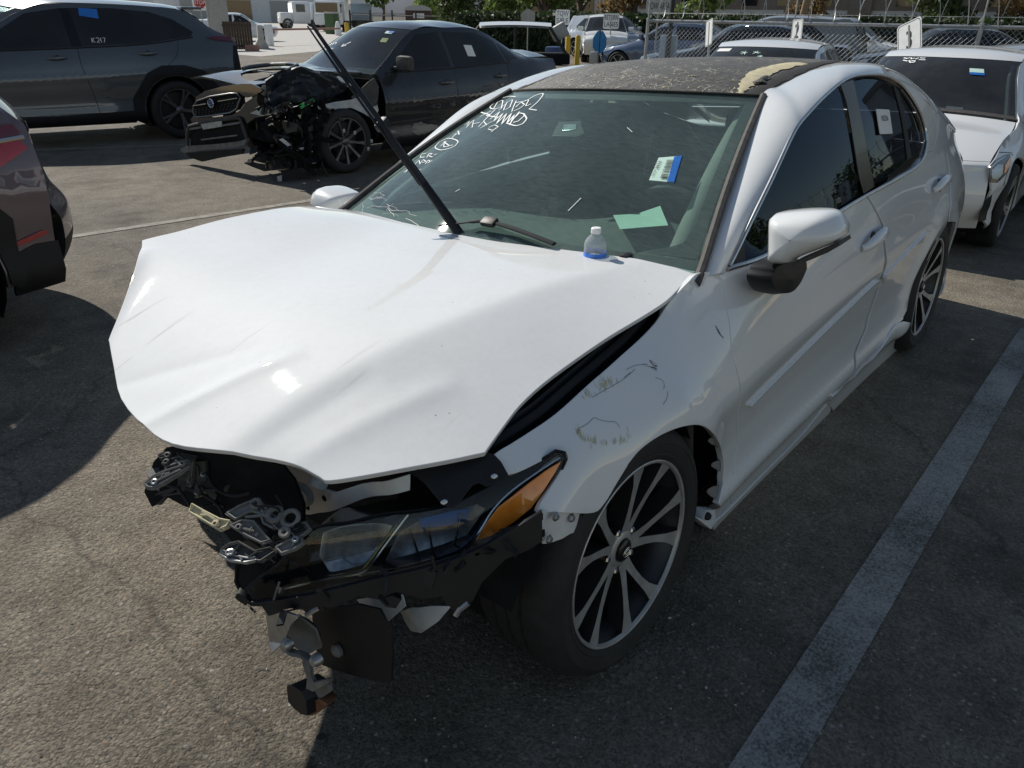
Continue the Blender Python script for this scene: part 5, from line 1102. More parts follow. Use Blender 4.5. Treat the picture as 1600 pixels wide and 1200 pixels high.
plate('lower_bracket_top', [(0.66,0.422,0.1309),(0.66,0.4662,0.1822),(0.66,0.5108,0.2215),(0.66,0.5397,0.2322),(0.66,0.546,0.2177),(0.66,0.4949,0.1623),(0.66,0.4443,0.1217)], 'grey_dusty_plastic', car, thick=.008, step=.04, outward=(1, 0, .6))
mb = MB(); mb.prism([(0.665,0.4427,0.081),(0.665,0.4577,0.1306),(0.665,0.5033,0.1718),(0.665,0.5363,0.1781),(0.665,0.5002,0.1313),(0.665,0.465,0.096)], (-.03, 0, 0)); mb.build('rusty_lip', 'rust', car, smooth=None)
plate('torn_panel', [(0.5,0.4545,0.3143),(0.5,0.5028,0.35),(0.5,0.5628,0.3927),(0.5,0.6232,0.4143),(0.5,0.6282,0.3857),(0.5,0.5601,0.303),(0.5,0.5093,0.3166)], 'bare_white_metal', car, thick=.003, step=.04, outward=(1, .3, .3), bend=lambda u, v: .015 * sin(20 * u + 8))
plate('torn_panel', [(0.46,0.5645,0.3117),(0.46,0.6202,0.3624),(0.46,0.683,0.3948),(0.46,0.7302,0.4124),(0.46,0.7001,0.3655),(0.46,0.6432,0.3025),(0.46,0.5944,0.272)], 'bare_white_metal', car, thick=.003, step=.03, outward=(1, .3, .3), bulge=.02)
# upper radiator support and torn grille mounts
plate('radiator_support', [(0.5,0.1128,0.5667),(0.5,0.1772,0.6066),(0.5,0.3115,0.6422),(0.5,0.3925,0.6375),(0.5,0.3944,0.5986),(0.5,0.4432,0.607),(0.5,0.514,0.6465),(0.5,0.6006,0.6909),(0.5,0.6805,0.7347),(0.5,0.6769,0.6999),(0.5,0.5965,0.659),(0.5,0.5083,0.6093),(0.5,0.4356,0.5626),(0.5,0.3715,0.5251),(0.5,0.3036,0.487),(0.5,0.2444,0.4703),(0.5,0.2193,0.4859),(0.5,0.1813,0.4931),(0.5,0.1373,0.4912),(0.5,0.1173,0.5208)], 'bare_white_metal', car, thick=.004, step=.03, outward=(1, 0, .4), bend=lambda u, v: .010 * sin(30 * u))
for (pp, r) in (([(0.515,0.2066,0.5621)], .026), ([(0.515,0.317,0.5596)], .034)):
    M = Matrix.Translation(pp[0]) @ Matrix.Rotation(pi / 2, 4, 'Y') @ Matrix.Rotation(radians(-20), 4, 'X')
    mb = MB(); mb.lathe([(r * .34, .002), (r * .36, .010), (r * .7, .014), (r * .9, .010), (r, .0)], 24, M); mb.build('mount_boss', 'bare_white_metal', car)
    mb = MB(); mb.lathe([(0, .003), (r * .34, .004)], 20, M); mb.build('boss_hole', 'engine_dark', car)
for pp in ([(0.512,0.2478,0.5582)], [(0.512,0.4045,0.5816)], [(0.512,0.3334,0.5299)], [(0.512,0.1855,0.5691)]):
    mb = MB(); mb.lathe([(0, .004), (.007, .004), (.008, .002)], 10, Matrix.Translation(pp[0]) @ Matrix.Rotation(pi / 2, 4, 'Y')); mb.build('punched_hole', 'engine_dark', car)
mb = MB(); mb.tube([vl(p, q, .5) for p, q in zip([(0.52,0.3859,0.6215),(0.52,0.4164,0.6262)], [(0.53,0.4012,0.6318),(0.53,0.4313,0.6365)])], .014, 10); mb.build('spring_roll', 'bare_white_metal', car)
plate('grille_backing', [(0.7059,0.039,0.6332),(0.684,0.0678,0.6702),(0.6563,0.1317,0.6893),(0.6015,0.2992,0.6862),(0.5826,0.3642,0.6781),(0.581,0.3914,0.6555),(0.5869,0.4228,0.6066),(0.6017,0.4318,0.5532),(0.6245,0.389,0.5275),(0.6463,0.3443,0.5067),(0.6703,0.2994,0.4799),(0.6773,0.2438,0.5143),(0.6818,0.206,0.5386),(0.6971,0.1531,0.5456),(0.7049,0.1263,0.5492),(0.7145,0.0833,0.5631),(0.7361,0.0477,0.534),(0.7354,0.0217,0.562)], 'engine_dark', car, thick=.01, step=.05, outward=(1, 0, 0), bend=lambda u, v: .006 * sin(25 * u))
deb = [('splash_guard', 'dusty_black_plastic', [(0.7354,0.0217,0.562),(0.7228,0.0411,0.5804),(0.7035,0.0777,0.6018),(0.6734,0.1407,0.6291),(0.6827,0.1415,0.6003),(0.701,0.1139,0.5733),(0.7145,0.0833,0.5631),(0.7282,0.065,0.5403),(0.7346,0.049,0.5372),(0.7376,0.0314,0.5458)]),
       ('duct_blade', 'grey_dusty_plastic', [(0.8053,0.2017,0.6811),(0.7836,0.2069,0.6927),(0.7637,0.2197,0.7003),(0.7382,0.2408,0.7084),(0.7235,0.2499,0.7141),(0.7248,0.2606,0.7093),(0.7598,0.2463,0.6928),(0.7817,0.2365,0.6827),(0.7991,0.2251,0.6761),(0.8047,0.2149,0.6765)]),
       ('grille_fin', 'dusty_black_plastic', [(0.7542,0.1828,0.72),(0.7449,0.1881,0.7239),(0.7338,0.2047,0.7246),(0.7398,0.2086,0.7194),(0.7562,0.1927,0.7151)]),
       ('grille_fin', 'dusty_black_plastic', [(0.7597,0.2024,0.7093),(0.7482,0.2068,0.7148),(0.7287,0.2252,0.7201),(0.7269,0.2364,0.7171),(0.7321,0.2392,0.7127),(0.7569,0.2193,0.7047)]),
       ('grille_fin', 'grey_dusty_plastic', [(0.7608,0.2156,0.7037),(0.7361,0.2311,0.7132),(0.722,0.2478,0.7158),(0.7273,0.2506,0.7115),(0.7605,0.2244,0.7005)]),
       ('mount_strip', 'grey_dusty_plastic', [(0.6658,0.1367,0.6558),(0.6632,0.1435,0.6569),(0.684,0.1421,0.596),(0.6874,0.1357,0.5919)]),
       ('sensor_case', 'faded_moulding', [(0.6635,0.1477,0.6519),(0.6526,0.1742,0.6579),(0.6604,0.1824,0.6264),(0.6675,0.1802,0.6073),(0.679,0.1497,0.6032)]),
       ('bracket_tongue', 'grey_dusty_plastic', [(0.6826,0.1578,0.5844),(0.6734,0.1651,0.6046),(0.6712,0.1842,0.5922),(0.6749,0.1821,0.5832),(0.6858,0.1595,0.5731)]),
       ('bumper_rail', 'cream_foam', [(0.7798,0.3254,0.6506),(0.7677,0.3175,0.6611),(0.7609,0.3492,0.6535),(0.7501,0.3921,0.6442),(0.7394,0.4135,0.6428),(0.7501,0.4149,0.6356),(0.7625,0.4062,0.6311)]),
       ('slotted_bracket', 'grey_dusty_plastic', [(0.7379,0.3907,0.6523),(0.7143,0.402,0.6628),(0.6934,0.417,0.6703),(0.6836,0.4314,0.671),(0.6827,0.4445,0.6666),(0.6838,0.4719,0.6557),(0.6792,0.4959,0.6496),(0.6731,0.5237,0.6429),(0.686,0.5272,0.6335),(0.6935,0.5051,0.6371),(0.694,0.4742,0.6484),(0.6967,0.4414,0.659),(0.7123,0.4263,0.655),(0.7343,0.4152,0.6454)]),
       ('bracket_plate', 'grey_dusty_plastic', [(0.7465,0.4144,0.638),(0.7253,0.4283,0.6461),(0.7125,0.4509,0.6456),(0.714,0.4826,0.6327),(0.7142,0.5065,0.6237),(0.7279,0.4957,0.6192),(0.7374,0.4597,0.6267)]),
       ('bracket_block', 'grey_dusty_plastic', [(0.6958,0.4485,0.6569),(0.6854,0.4638,0.6577),(0.6864,0.4967,0.6447),(0.698,0.4948,0.6382),(0.7042,0.4707,0.6434)]),
       ('slotted_tab', 'grey_dusty_plastic', [(0.6825,0.5231,0.6373),(0.6731,0.5237,0.6429),(0.654,0.5402,0.6486),(0.6562,0.5578,0.6407),(0.6692,0.5536,0.6342),(0.6829,0.5466,0.6282)]),
       ('lower_bracket_arm', 'grey_dusty_plastic', [(0.7174,0.5219,0.6159),(0.6952,0.5341,0.6252),(0.6757,0.5497,0.6316),(0.6784,0.5641,0.6245),(0.6955,0.5574,0.6163),(0.717,0.5406,0.6091)]),
       ('lower_bracket_arm', 'dusty_black_plastic', [(0.7812,0.4328,0.6094),(0.7678,0.4377,0.616),(0.7532,0.4515,0.6199),(0.7434,0.4951,0.6097),(0.7203,0.5177,0.6157),(0.7186,0.5311,0.6117),(0.7469,0.5188,0.5986),(0.7587,0.4982,0.599),(0.7766,0.4613,0.6016),(0.7858,0.4408,0.6036)]),
       ('bracket_lip', 'zinc_metal', [(0.7887,0.4365,0.6033),(0.7803,0.4378,0.6081),(0.7739,0.4618,0.6032),(0.7596,0.4915,0.601),(0.748,0.5046,0.6032),(0.7499,0.5109,0.5997),(0.7671,0.4931,0.5956),(0.7835,0.4622,0.597)]),
       ('crushed_foam', 'engine_dark', [(0.6868,0.2849,0.4448),(0.6677,0.3176,0.4694),(0.6398,0.379,0.4915),(0.6121,0.4381,0.5156),(0.6112,0.4599,0.4967),(0.6241,0.4453,0.4724),(0.6473,0.4024,0.4456),(0.6747,0.3509,0.4149),(0.6997,0.308,0.3829),(0.6984,0.2874,0.4074)])]
nq_ = Vector((.5, .3, .8)).normalized(); random.seed(14)
for nm, mt, pp in deb:
    po = plate(nm, pp, mt, car, thick=.006, step=.04, outward=(.5, .3, .8))
    V_ = [Vector(p) for p in pp]; cc_ = sum(V_, Vector()) / len(V_); sz = max((p - cc_).length for p in V_)
    mb = MB(); mb.tube([tuple(cc_ + (p - cc_) * .93 + nq_ * .003) for p in V_ + V_[:1]], .0025, 6); mb.build('edge_bead', mt, po)
    for k in range(3 if sz > .05 else 1):
        a, b = random.sample(V_, 2); p = cc_.lerp(a, random.uniform(.2, .7)); q = cc_.lerp(b, random.uniform(.2, .7))
        mb = MB(); mb.tube([tuple(p + nq_ * .004), tuple(q + nq_ * .004)], .003, 5); mb.build('stiffening_rib', mt, po)
    p = cc_.lerp(random.choice(V_), .55); M = Matrix.Translation(p + nq_ * .004) @ nq_.to_track_quat('Z', 'X').to_matrix().to_4x4()
    mb = MB(); mb.lathe([(.003, .004), (.0045, .0045), (.0075, .003), (.008, -.002)], 10, M); mb.build('screw_boss', 'zinc_metal' if random.random() < .5 else mt, po)
for pp in ([(0.6826,0.1455,0.5966),(0.6675,0.1983,0.5891),(0.6602,0.2384,0.5709),(0.6637,0.2562,0.5428)], [(0.6529,0.1905,0.6407),(0.653,0.2205,0.6104),(0.6404,0.2669,0.602),(0.6212,0.3105,0.6158)], [(0.7051,0.0785,0.5961),(0.6901,0.1289,0.5907),(0.6887,0.1692,0.5546)], [(0.637,0.3581,0.521),(0.629,0.4011,0.502),(0.6173,0.4412,0.4967),(0.6107,0.4781,0.4798)], [(0.5974,0.373,0.6247),(0.5977,0.3957,0.6013),(0.604,0.4051,0.5727)]):
    mb = MB(); mb.tube([tuple(Vector(q) + Vector((.02, .012, .01))) for q in smoothline(pp, 5)], .0035, 6); mb.build('loose_wire', 'black_plastic', car)
for (pp, r, t) in (([(0.6673,0.5132,0.6505)], .016, .005), ([(0.6808,0.4821,0.6537)], .013, .006), ([(0.6909,0.4343,0.6653)], .008, .005), ([(0.6897,0.5219,0.6332)], .008, .005)):
    nq = Vector((.5, .3, .8)).normalized(); M = Matrix.Translation(Vector(pp[0]) + nq * .008) @ nq.to_track_quat('Z', 'X').to_matrix().to_4x4()
    mb = MB(); mb.tube([tuple(M @ Vector((r * cos(2 * pi * k / 18), r * sin(2 * pi * k / 18), 0))) for k in range(19)], t, 6, caps=False); mb.build('mounting_eye', 'grey_dusty_plastic', car)
for k in range(4):
    p0 = Vector([(0.6802,0.532,0.6354)][0]); p1 = Vector([(0.662,0.5455,0.6417)][0]); dv = Vector([(0.6815,0.5412,0.6311)][0]) - p0
    mb = MB(); mb.tube([tuple(p0 + dv * (k * .55 - .9) + Vector((.004, .003, .008))), tuple(p1 + dv * (k * .55 - .9) + Vector((.004, .003, .008)))], .0022, 5); mb.build('bracket_slot', 'engine_dark', car)
mb = MB(); mb.tube(smoothline([tuple(Vector(p) + Vector((.01, .006, .016))) for p in [(0.6946,0.4348,0.6628),(0.6907,0.4502,0.6595),(0.6788,0.4658,0.6611),(0.6705,0.4857,0.6588),(0.6726,0.4941,0.6543)]], 5), .0025, 6); mb.build('loose_wire', 'black_plastic', car)
plate('broken_trim', [(0.4814,0.6598,0.7259),(0.4595,0.674,0.7297),(0.4167,0.7041,0.7356),(0.3551,0.7477,0.7439),(0.3461,0.7654,0.7371),(0.3448,0.781,0.7271),(0.3495,0.803,0.7089),(0.3593,0.8026,0.703),(0.3924,0.7837,0.6955),(0.3986,0.769,0.7019),(0.4096,0.7617,0.7),(0.4265,0.7594,0.6911),(0.4499,0.7597,0.6762),(0.4622,0.7538,0.6727),(0.4708,0.7381,0.6782),(0.471,0.6913,0.7105)], 'black_plastic', car, thick=.005, step=.04, outward=(.4, .5, .7), bend=lambda u, v: .006 * sin(30 * u))
for pp in ([(0.3713,0.7861,0.7071)], [(0.469,0.7399,0.678)]):
    mb = MB(); mb.bbox(tuple(Vector(pp[0]) + Vector((.004, .004, .006))), (.012, .010, .006), .003); mb.build('clip', 'sign_white', car)
plate('fender_bracket', [(0.3484,0.875,0.6511),(0.2618,0.875,0.6049),(0.1452,0.875,0.5449),(0.1747,0.875,0.5301),(0.1991,0.875,0.5248),(0.2377,0.875,0.5408),(0.2609,0.875,0.5388),(0.2971,0.875,0.5445),(0.3192,0.875,0.5568),(0.3321,0.875,0.5828),(0.3446,0.875,0.6143)], 'bare_white_metal', car, thick=.004, step=.03, outward=OUT, bend=lambda u, v: .006 * sin(45 * u))
for pp in ([(0.3397,0.881,0.6354)], [(0.1918,0.881,0.5598)], [(0.3335,0.881,0.5939)]):
    mb = MB(); mb.bbox(pp[0], (.008, .004, .016), .002); mb.build('bracket_slot', 'engine_dark', car)
for pp in ([(0.2959,0.882,0.6145)], [(0.239,0.882,0.5816)], [(0.3176,0.882,0.5716)]):
    mb = MB(); mb.lathe([(0, .008), (.006, .008), (.010, .003), (.010, 0)], 6, Matrix.Translation(pp[0]) @ Matrix.Rotation(-pi / 2, 4, 'X')); mb.build('bolt', 'zinc_metal', car)
plate('torn_liner', [(0.4027,0.84,0.6157),(0.2886,0.84,0.6015),(0.2777,0.84,0.5379),(0.3089,0.84,0.5259),(0.3725,0.84,0.5461),(0.4241,0.84,0.5667),(0.4423,0.84,0.5955)], 'black_plastic', car, thick=.006, step=.04, outward=(.3, 1, 0), bend=lambda u, v: .01 * sin(50 * u + 20 * v))
# rear corner damage: torn tail lamp film
panel('tail_lamp', [(-3.56, .90), (-3.74, .935), (-3.9, .93), (-3.92, .86), (-3.74, .845)], sfn, .05, 'purple_film', car, hem=.02, outward=OUT, offs=.006)
# far mirror and far-side parts
mb = MB(); mb.grid([[(p[0] + .02, -p[1] + .03, p[2] - .115) for p in r] for r in rr], close_u=True); mb.build('mirror_housing', 'white_paint', car, smooth=50)
# ---- loose things on the car
bt = [(-0.4382,0.476,0.945)][0]
bottle = thing('water_bottle', 'clear plastic water bottle with a blue label standing at the base of the windshield', 'bottle', tuple(CARM @ Vector(bt)))
mb = MB(); mb.lathe([(0, -.06), (.030, -.06), (.0315, -.05), (.0315, .034), (.030, .043), (.024, .054), (.015, .063), (.0125, .066), (.0125, .072)], 28); mb.build('bottle_body', 'bottle_plastic', bottle)
mb = MB(); mb.lathe([(.0328, -.05), (.0330, -.02), (.0328, .016)], 28); mb.build('bottle_label', 'bottle_blue', bottle)
mb = MB(); mb.lathe([(0, .084), (.0125, .084), (.0145, .082), (.0145, .069), (.013, .068)], 24); mb.build('bottle_cap', 'sign_white', bottle)
mb = MB(); mb.bbox(tuple(CARM @ (Vector(bt) + Vector((-.05, .075, -.004)))), (.05, .03, .03), .012); tag(mb.build('washer_nozzle', 'black_plastic'), 'small black lump beside the water bottle at the foot of the windshield', 'nozzle')
pp = [(-0.7848,0.3151,0.985),(-0.8649,0.3566,0.985),(-0.9754,0.3807,0.985),(-0.7632,0.5298,0.985),(-0.6955,0.4812,0.985),(-0.6321,0.4381,0.985)]
mb = MB(); q = [CARM @ Vector(p) for p in pp]; q[0].z += .004; q[2].z += .012; mb.add(q, [(0, 1, 4, 5), (1, 2, 3, 4)]); mb.add([v - Vector((0, 0, .0012)) for v in q], [(0, 1, 4, 5), (1, 2, 3, 4)])
tag(mb.build('paper_slip', 'paper_green', smooth=None, fix=False), 'pale green paper slip lying on the dashboard behind the windshield', 'paper')
# ================================================================ other cars
class Shape:
    """car skin: top stations (cx, cz, ex, ey, ez) from nose to tail + side tables"""
    def __init__(s, tops, W, zb, yb, sill=.22, wb=2.8, R=.33, arch=.38):
        s.tops = tops; s.W = spl(W); s.zb = spl(zb); s.yb = spl(yb); s.sill = sill; s.wb = wb; s.R = R; s.arch = arch
        s.f = [spl([(i, t[k]) for i, t in enumerate(tops)]) for k in range(5)]
        e = sorted([(t[2], t[3], t[4]) for t in tops], key=lambda q: q[0]); d = []
        for q in e:
            if not d or q[0] - d[-1][0] > .14: d.append(q)
            elif q[2] > d[-1][2]: d[-1] = q
        s.ey = spl([(q[0], q[1]) for q in d]); s.ez = spl([(q[0], q[2]) for q in d])
    def P(s, i, u):
        cx, cz, ex, ey, ez = (f(i) for f in s.f); a = abs(u)
        return (lerp(cx, ex, a ** 2.2), u * ey, lerp(cz, ez, a ** 2.4))
    def Y(s, x, z):
        zb = s.zb(x); yb = s.yb(x)
        if z > zb:
            zt = max(s.ez(x), zb + .05); k = min(1.2, (z - zb) / (zt - zb)); return yb + (s.ey(x) - yb) * (.75 * k + .25 * k * k)
        q = (z - s.sill) / max(.05, zb - s.sill); W = s.W(x)
        y = W - .05 * max(0, (.12 - q) / .12) ** 2 - .018 * exp(-((q - .3) / .14) ** 2)
        if q > .6: y -= (W - yb) * ((q - .6) / .4) ** 2
        return y + .008 * exp(-((q - .62) / .05) ** 2)
def top_seg(sh, nm, i0, i1, mat, par, u0=-1, u1=1, nu=16, n=None, label=None, inset=0.0):
    n = n or max(4, int((i1 - i0) * 7)); mb = MB()
    mb.grid([[tuple(Vector(sh.P(lerp(i0, i1, a / n), lerp(u0, u1, b / nu))) + Vector((0, 0, -inset))) for b in range(nu + 1)] for a in range(n + 1)])
    return mb.build(nm, mat, par, smooth=50, label=label)
def side_map(sh, sg): return lambda x, z: (x, sg * sh.Y(x, z), z)
def body_outline(sh, x0, x1, n=26, zrear=.32, zfront=.32):
    p = [(lerp(x0, x1, k / n), sh.ez(lerp(x0, x1, k / n)) - .004) for k in range(n + 1)]
    p += [(x1 - .01, .8), (x1 + .02, zrear)]
    for wx in (-sh.wb, 0.0):
        if not (x1 < wx - sh.arch): continue
        a = [(wx + sh.arch * cos(radians(q)), sh.R + sh.arch * sin(radians(q))) for q in range(200, -21, -11)]
        a = [q for q in a if q[0] < x0 - .03]
        p += [q for q in a if q[1] > sh.sill - .02]
    if x0 < .3: p += [(x0, sh.sill)]
    else: p += [(x0 - .03, zfront)]
    return p
def car_side(sh, par, mat, x0, x1, sg, step=.07, nm='body_side'):
    return panel(nm, body_outline(sh, x0, x1), side_map(sh, sg), step, mat, par, hem=.02, outward=(0, sg, 0), raw=True)
def car_panel(sh, nm, poly, mat, par, sg=1, offs=.004, step=.07, raw=False, label=None, hem=.006):
    return panel(nm, poly, side_map(sh, sg), step, mat, par, hem=hem, outward=(0, sg, 0), offs=offs, sub=3, raw=raw, label=label)
def car_line(sh, nm, pts, r, mat, par, sg=1, off=.001):
    p = smoothline([(a, b, 0) for a, b in pts], 4); mb = MB()
    mb.tube([(q.x, sg * (sh.Y(q.x, q.y) + off), q.y) for q in p], r, 5); return mb.build(nm, mat, par)
def simple_wheel_mesh(n_spoke, twin, dark):
    t = MB(); t.lathe([(.235, -.01), (.25, .004), (.28, .008), (.31, 0), (.325, -.02), (.33, -.05), (.33, -.18), (.31, -.21), (.24, -.21)], 36)
    r = MB(); r.lathe([(.236, 0), (.225, -.03), (.2, -.12), (0, -.12)], 30)
    s = MB()
    for k in range(n_spoke):
        for d in ((-1, 1) if twin else (0,)):
            a0 = 2 * pi * k / n_spoke
            rows = []
            for (rr_, w_, h) in ((.04, .016, -.03), (.12, .011, -.02), (.2, .013, -.01), (.232, .02, -.004)):
                an = a0 + d * .13 * (rr_ / .23)
                c = Vector((rr_ * cos(an), rr_ * sin(an), h)); q = Vector((-sin(an), cos(an), 0)) * w_
                rows.append([tuple(c - q - Vector((0, 0, .03))), tuple(c - q), tuple(c + q), tuple(c + q - Vector((0, 0, .03)))])
            s.grid(rows)
    s.lathe([(.238, -.01), (.24, .002), (.232, .002), (.228, -.01)], 36); s.lathe([(0, -.016), (.03, -.018), (.045, -.03)], 18)
    ms = (t.mesh('tyre', 40), r.mesh('rim', 40), s.mesh('spokes', 40))
    ms[0].materials.append(MATS['rubber_tyre']); ms[1].materials.append(MATS['alloy_dark']); ms[2].materials.append(MATS['alloy_gunmetal' if dark else 'alloy_machined'])
    return ms
SW = {'multi_dark': simple_wheel_mesh(9, False, True), 'twin': simple_wheel_mesh(5, True, False), 'five': simple_wheel_mesh(5, False, False), 'suv': simple_wheel_mesh(5, True, True)}
def car_wheel(par, x, y, R, style, sg, spin=0.0, parts=True):
    ms = SW[style]; w = bpy.data.objects.new('wheel', ms[0]); COL.objects.link(w); w.parent = par
    k = R / .33
    w.matrix_local = Matrix.Translation((x, sg * y, R)) @ Matrix.Rotation(-pi / 2 if sg > 0 else pi / 2, 4, 'X') @ Matrix.Rotation(spin, 4, 'Z') @ Matrix.Scale(k, 4)
    put('rim', ms[1], w); put('spokes', ms[2], w)
    return w
def wells(par, sh, xs=None):
    for wx in (xs if xs is not None else (0, -sh.wb)):
        for sg in (1, -1):
            mb = MB(); r = sh.arch - .01
            mb.grid([[(wx + r * cos(radians(q)), sg * y, sh.R + r * sin(radians(q))) for y in (sh.W(wx) - .05, sh.W(wx) - .35)] for q in range(-30, 211, 12)])
            mb.prism([(wx + r * cos(radians(q)), sg * (sh.W(wx) - .35), sh.R + r * sin(radians(q))) for q in range(-30, 211, 12)], (0, -sg * .01, 0))
            mb.build('wheel_liner', 'engine_dark', par)
def underbody(par, sh, x0, x1):
    mb = MB(); mb.box(((x0 + x1) / 2, 0, sh.sill + .06), (x0 - x1, 1.3, .1)); mb.build('underbody', 'engine_dark', par, smooth=None)
def cabin(par, x, ys=(-.36, .36), zz=1.05, back=True):
    for y in ys:
        mb = MB(); mb.bbox((x, y, zz - .35), (.15, .46, .6), .06, Matrix.Rotation(radians(-12), 3, 'Y')); mb.bbox((x - .1, y, zz + .05), (.09, .25, .16), .04); mb.bbox((x + .3, y, zz - .6), (.5, .46, .18), .05); mb.build('seat', 'seat_cloth', par)
def handle_bar(par, sh, x, z, mat, sg=1, L_=.11):
    mb = MB(); n = 8
    mb.tube([(x + L_ * (1 - 2 * k / n), sg * (sh.Y(x + L_ * (1 - 2 * k / n), z) + .004 + .03 * sin(pi * k / n) ** .6), z + .01 * k / n) for k in range(n + 1)], [.008 + .008 * sin(pi * k / n) for k in range(n + 1)], 8, flat=1.2)
    h = mb.build('door_handle', mat, par)
    c = MB(); c.lathe([(0, .002), (.032, .002), (.036, .0)], 18, Matrix.Translation((x, sg * (sh.Y(x, z) + .001), z)) @ Matrix.Rotation(-sg * pi / 2, 4, 'X')); c.build('handle_cup', 'black_gloss', h)
def door_mirror(par, sh, x, z, mat, sg=1, out=.16):
    mb = MB(); y = sh.Y(x, z); mb.bbox((x, sg * (y + out), z + .09), (.10, .22, .15), .045); m = mb.build('door_mirror', mat, par)
    mb = MB(); mb.bbox((x, sg * (y + .05), z + .03), (.07, .14, .05), .02); mb.build('mirror_foot', 'black_plastic', m)
# ---------------------------------------------------------------- grey SUV
suv_sh = Shape([(.80, .28, .62, .74, .28), (.90, .6, .66, .80, .6), (.84, .95, .6, .76, .90), (-.35, 1.12, -.5, .78, 1.06), (-1.1, 1.57, -1.35, .60, 1.52), (-1.9, 1.66, -1.9, .615, 1.60), (-2.7, 1.635, -2.7, .60, 1.58), (-3.22, 1.57, -3.2, .58, 1.52), (-3.50, 1.36, -3.45, .635, 1.34), (-3.74, 1.24, -3.66, .70, 1.225), (-3.83, 1.15, -3.72, .74, 1.14), (-3.88, .7, -3.76, .77, .7), (-3.80, .34, -3.70, .74, .34)],
    [(.7, .80), (.3, .90), (0, .93), (-1, .915), (-2.2, .915), (-2.85, .935), (-3.3, .90), (-3.6, .84), (-3.8, .78)],
    [(.7, .86), (0, .98), (-.5, 1.06), (-1.4, 1.10), (-2.3, 1.14), (-3.0, 1.19), (-3.5, 1.21), (-3.8, 1.13)], [(.7, .76), (0, .80), (-.5, .80), (-1.4, .83), (-2.3, .835), (-3.0, .80), (-3.5, .75), (-3.8, .72)], sill=.24, wb=2.85, R=.36, arch=.42)
_ph = radians(-14); _c, _s = cos(_ph), sin(_ph)
suv = thing('grey_suv', 'dark blue grey crossover SUV seen from its side, parked behind the dark wrecked car', 'car', (-4.03 - (_c * -2.85 - _s * .93), -8.44 - (_s * -2.85 + _c * .93), 0), _ph)
car_side(suv_sh, suv, 'grey_blue_paint', .62, -3.74, 1, step=.05); car_side(suv_sh, suv, 'grey_blue_paint', .62, -3.74, -1, step=.12)
top_seg(suv_sh, 'front_bumper', 0, 2, 'grey_blue_paint', suv); top_seg(suv_sh, 'hood', 2, 3, 'grey_blue_paint', suv); top_seg(suv_sh, 'windshield', 3, 4, 'car_glass', suv); top_seg(suv_sh, 'roof', 4, 7, 'grey_blue_paint', suv); top_seg(suv_sh, 'rear_window', 7.02, 9, 'dark_car_glass', suv); top_seg(suv_sh, 'tailgate', 9, 11, 'grey_blue_paint', suv); top_seg(suv_sh, 'rear_bumper', 11, 12, 'cladding', suv)
wells(suv, suv_sh); underbody(suv, suv_sh, .6, -3.6); cabin(suv, -1.6, zz=1.1); cabin(suv, -2.5, zz=1.08)
for sg in (1, -1):
    for wx in (0, -2.85): car_wheel(suv, wx, .925, .36, 'suv', sg, .5)
    st = {} if sg > 0 else {}
    car_panel(suv_sh, 'side_window', [(-.72, 1.085), (-1.0, 1.27), (-1.35, 1.475), (-1.72, 1.535), (-1.74, 1.12)], 'dark_car_glass', suv, sg, raw=True)
    rw_ = car_panel(suv_sh, 'side_window', [(-1.86, 1.125), (-1.82, 1.54), (-2.3, 1.545), (-2.72, 1.51), (-2.98, 1.43), (-3.2, 1.285), (-3.16, 1.235), (-2.6, 1.16)], 'dark_car_glass', suv, sg, raw=True)
    car_panel(suv_sh, 'pillar_trim', [(-1.74, 1.12), (-1.72, 1.535), (-1.82, 1.54), (-1.86, 1.125)], 'black_gloss', suv, sg, raw=True, offs=.002)
    car_line(suv_sh, 'belt_trim', [(-.7, 1.075), (-1.8, 1.11), (-2.6, 1.15), (-3.18, 1.225)], .008, 'black_plastic', suv, sg)
    for pts in ([(-.62, 1.05), (-.66, .8), (-.66, .35)], [(-1.8, 1.11), (-1.80, .9), (-1.86, .6), (-1.9, .33)], [(-2.98, 1.18), (-2.9, 1.0), (-2.62, .78), (-2.5, .66)]): car_line(suv_sh, 'door_gap', pts, .005, 'fence_black', suv, sg, off=-.002)
    A = [(-2.85 + .43 * cos(radians(q)), .36 + .43 * sin(radians(q))) for q in range(-14, 196, 10)]
    car_panel(suv_sh, 'arch_cladding', A + [(-3.34, .34), (-3.40, .62), (-3.22, .83), (-2.98, .90), (-2.70, .90), (-2.52, .82), (-2.30, .52), (-2.28, .26)], 'cladding', suv, sg, raw=True, offs=.012, hem=.02)
    car_panel(suv_sh, 'sill_cladding', [(-2.3, .24), (-2.3, .38), (-1.4, .36), (-.5, .38), (-.5, .24)], 'cladding', suv, sg, raw=True, offs=.010, hem=.02)
    A = [(.43 * cos(radians(q)), .36 + .43 * sin(radians(q))) for q in range(-14, 196, 10)]
    car_panel(suv_sh, 'arch_cladding', A + [(-.52, .3), (-.5, .62), (-.3, .88), (.2, .88), (.46, .7), (.5, .3)], 'cladding', suv, sg, raw=True, offs=.012, hem=.02)
    handle_bar(suv, suv_sh, -1.56, 1.0, 'grey_blue_paint', sg); handle_bar(suv, suv_sh, -2.58, 1.04, 'grey_blue_paint', sg)
    car_panel(suv_sh, 'tail_lamp', [(-3.36, 1.215), (-3.5, 1.235), (-3.72, 1.225), (-3.73, 1.17), (-3.5, 1.185)], 'deep_red_lamp', suv, sg, raw=True, offs=.014, hem=.02)
    car_panel(suv_sh, 'bumper_corner', [(-3.55, .36), (-3.62, .6), (-3.66, .98), (-3.70, 1.12), (-3.74, 1.12), (-3.75, .36)], 'cladding', suv, sg, raw=True, offs=.006)
    door_mirror(suv, suv_sh, -.75, 1.1, 'grey_blue_paint', sg)
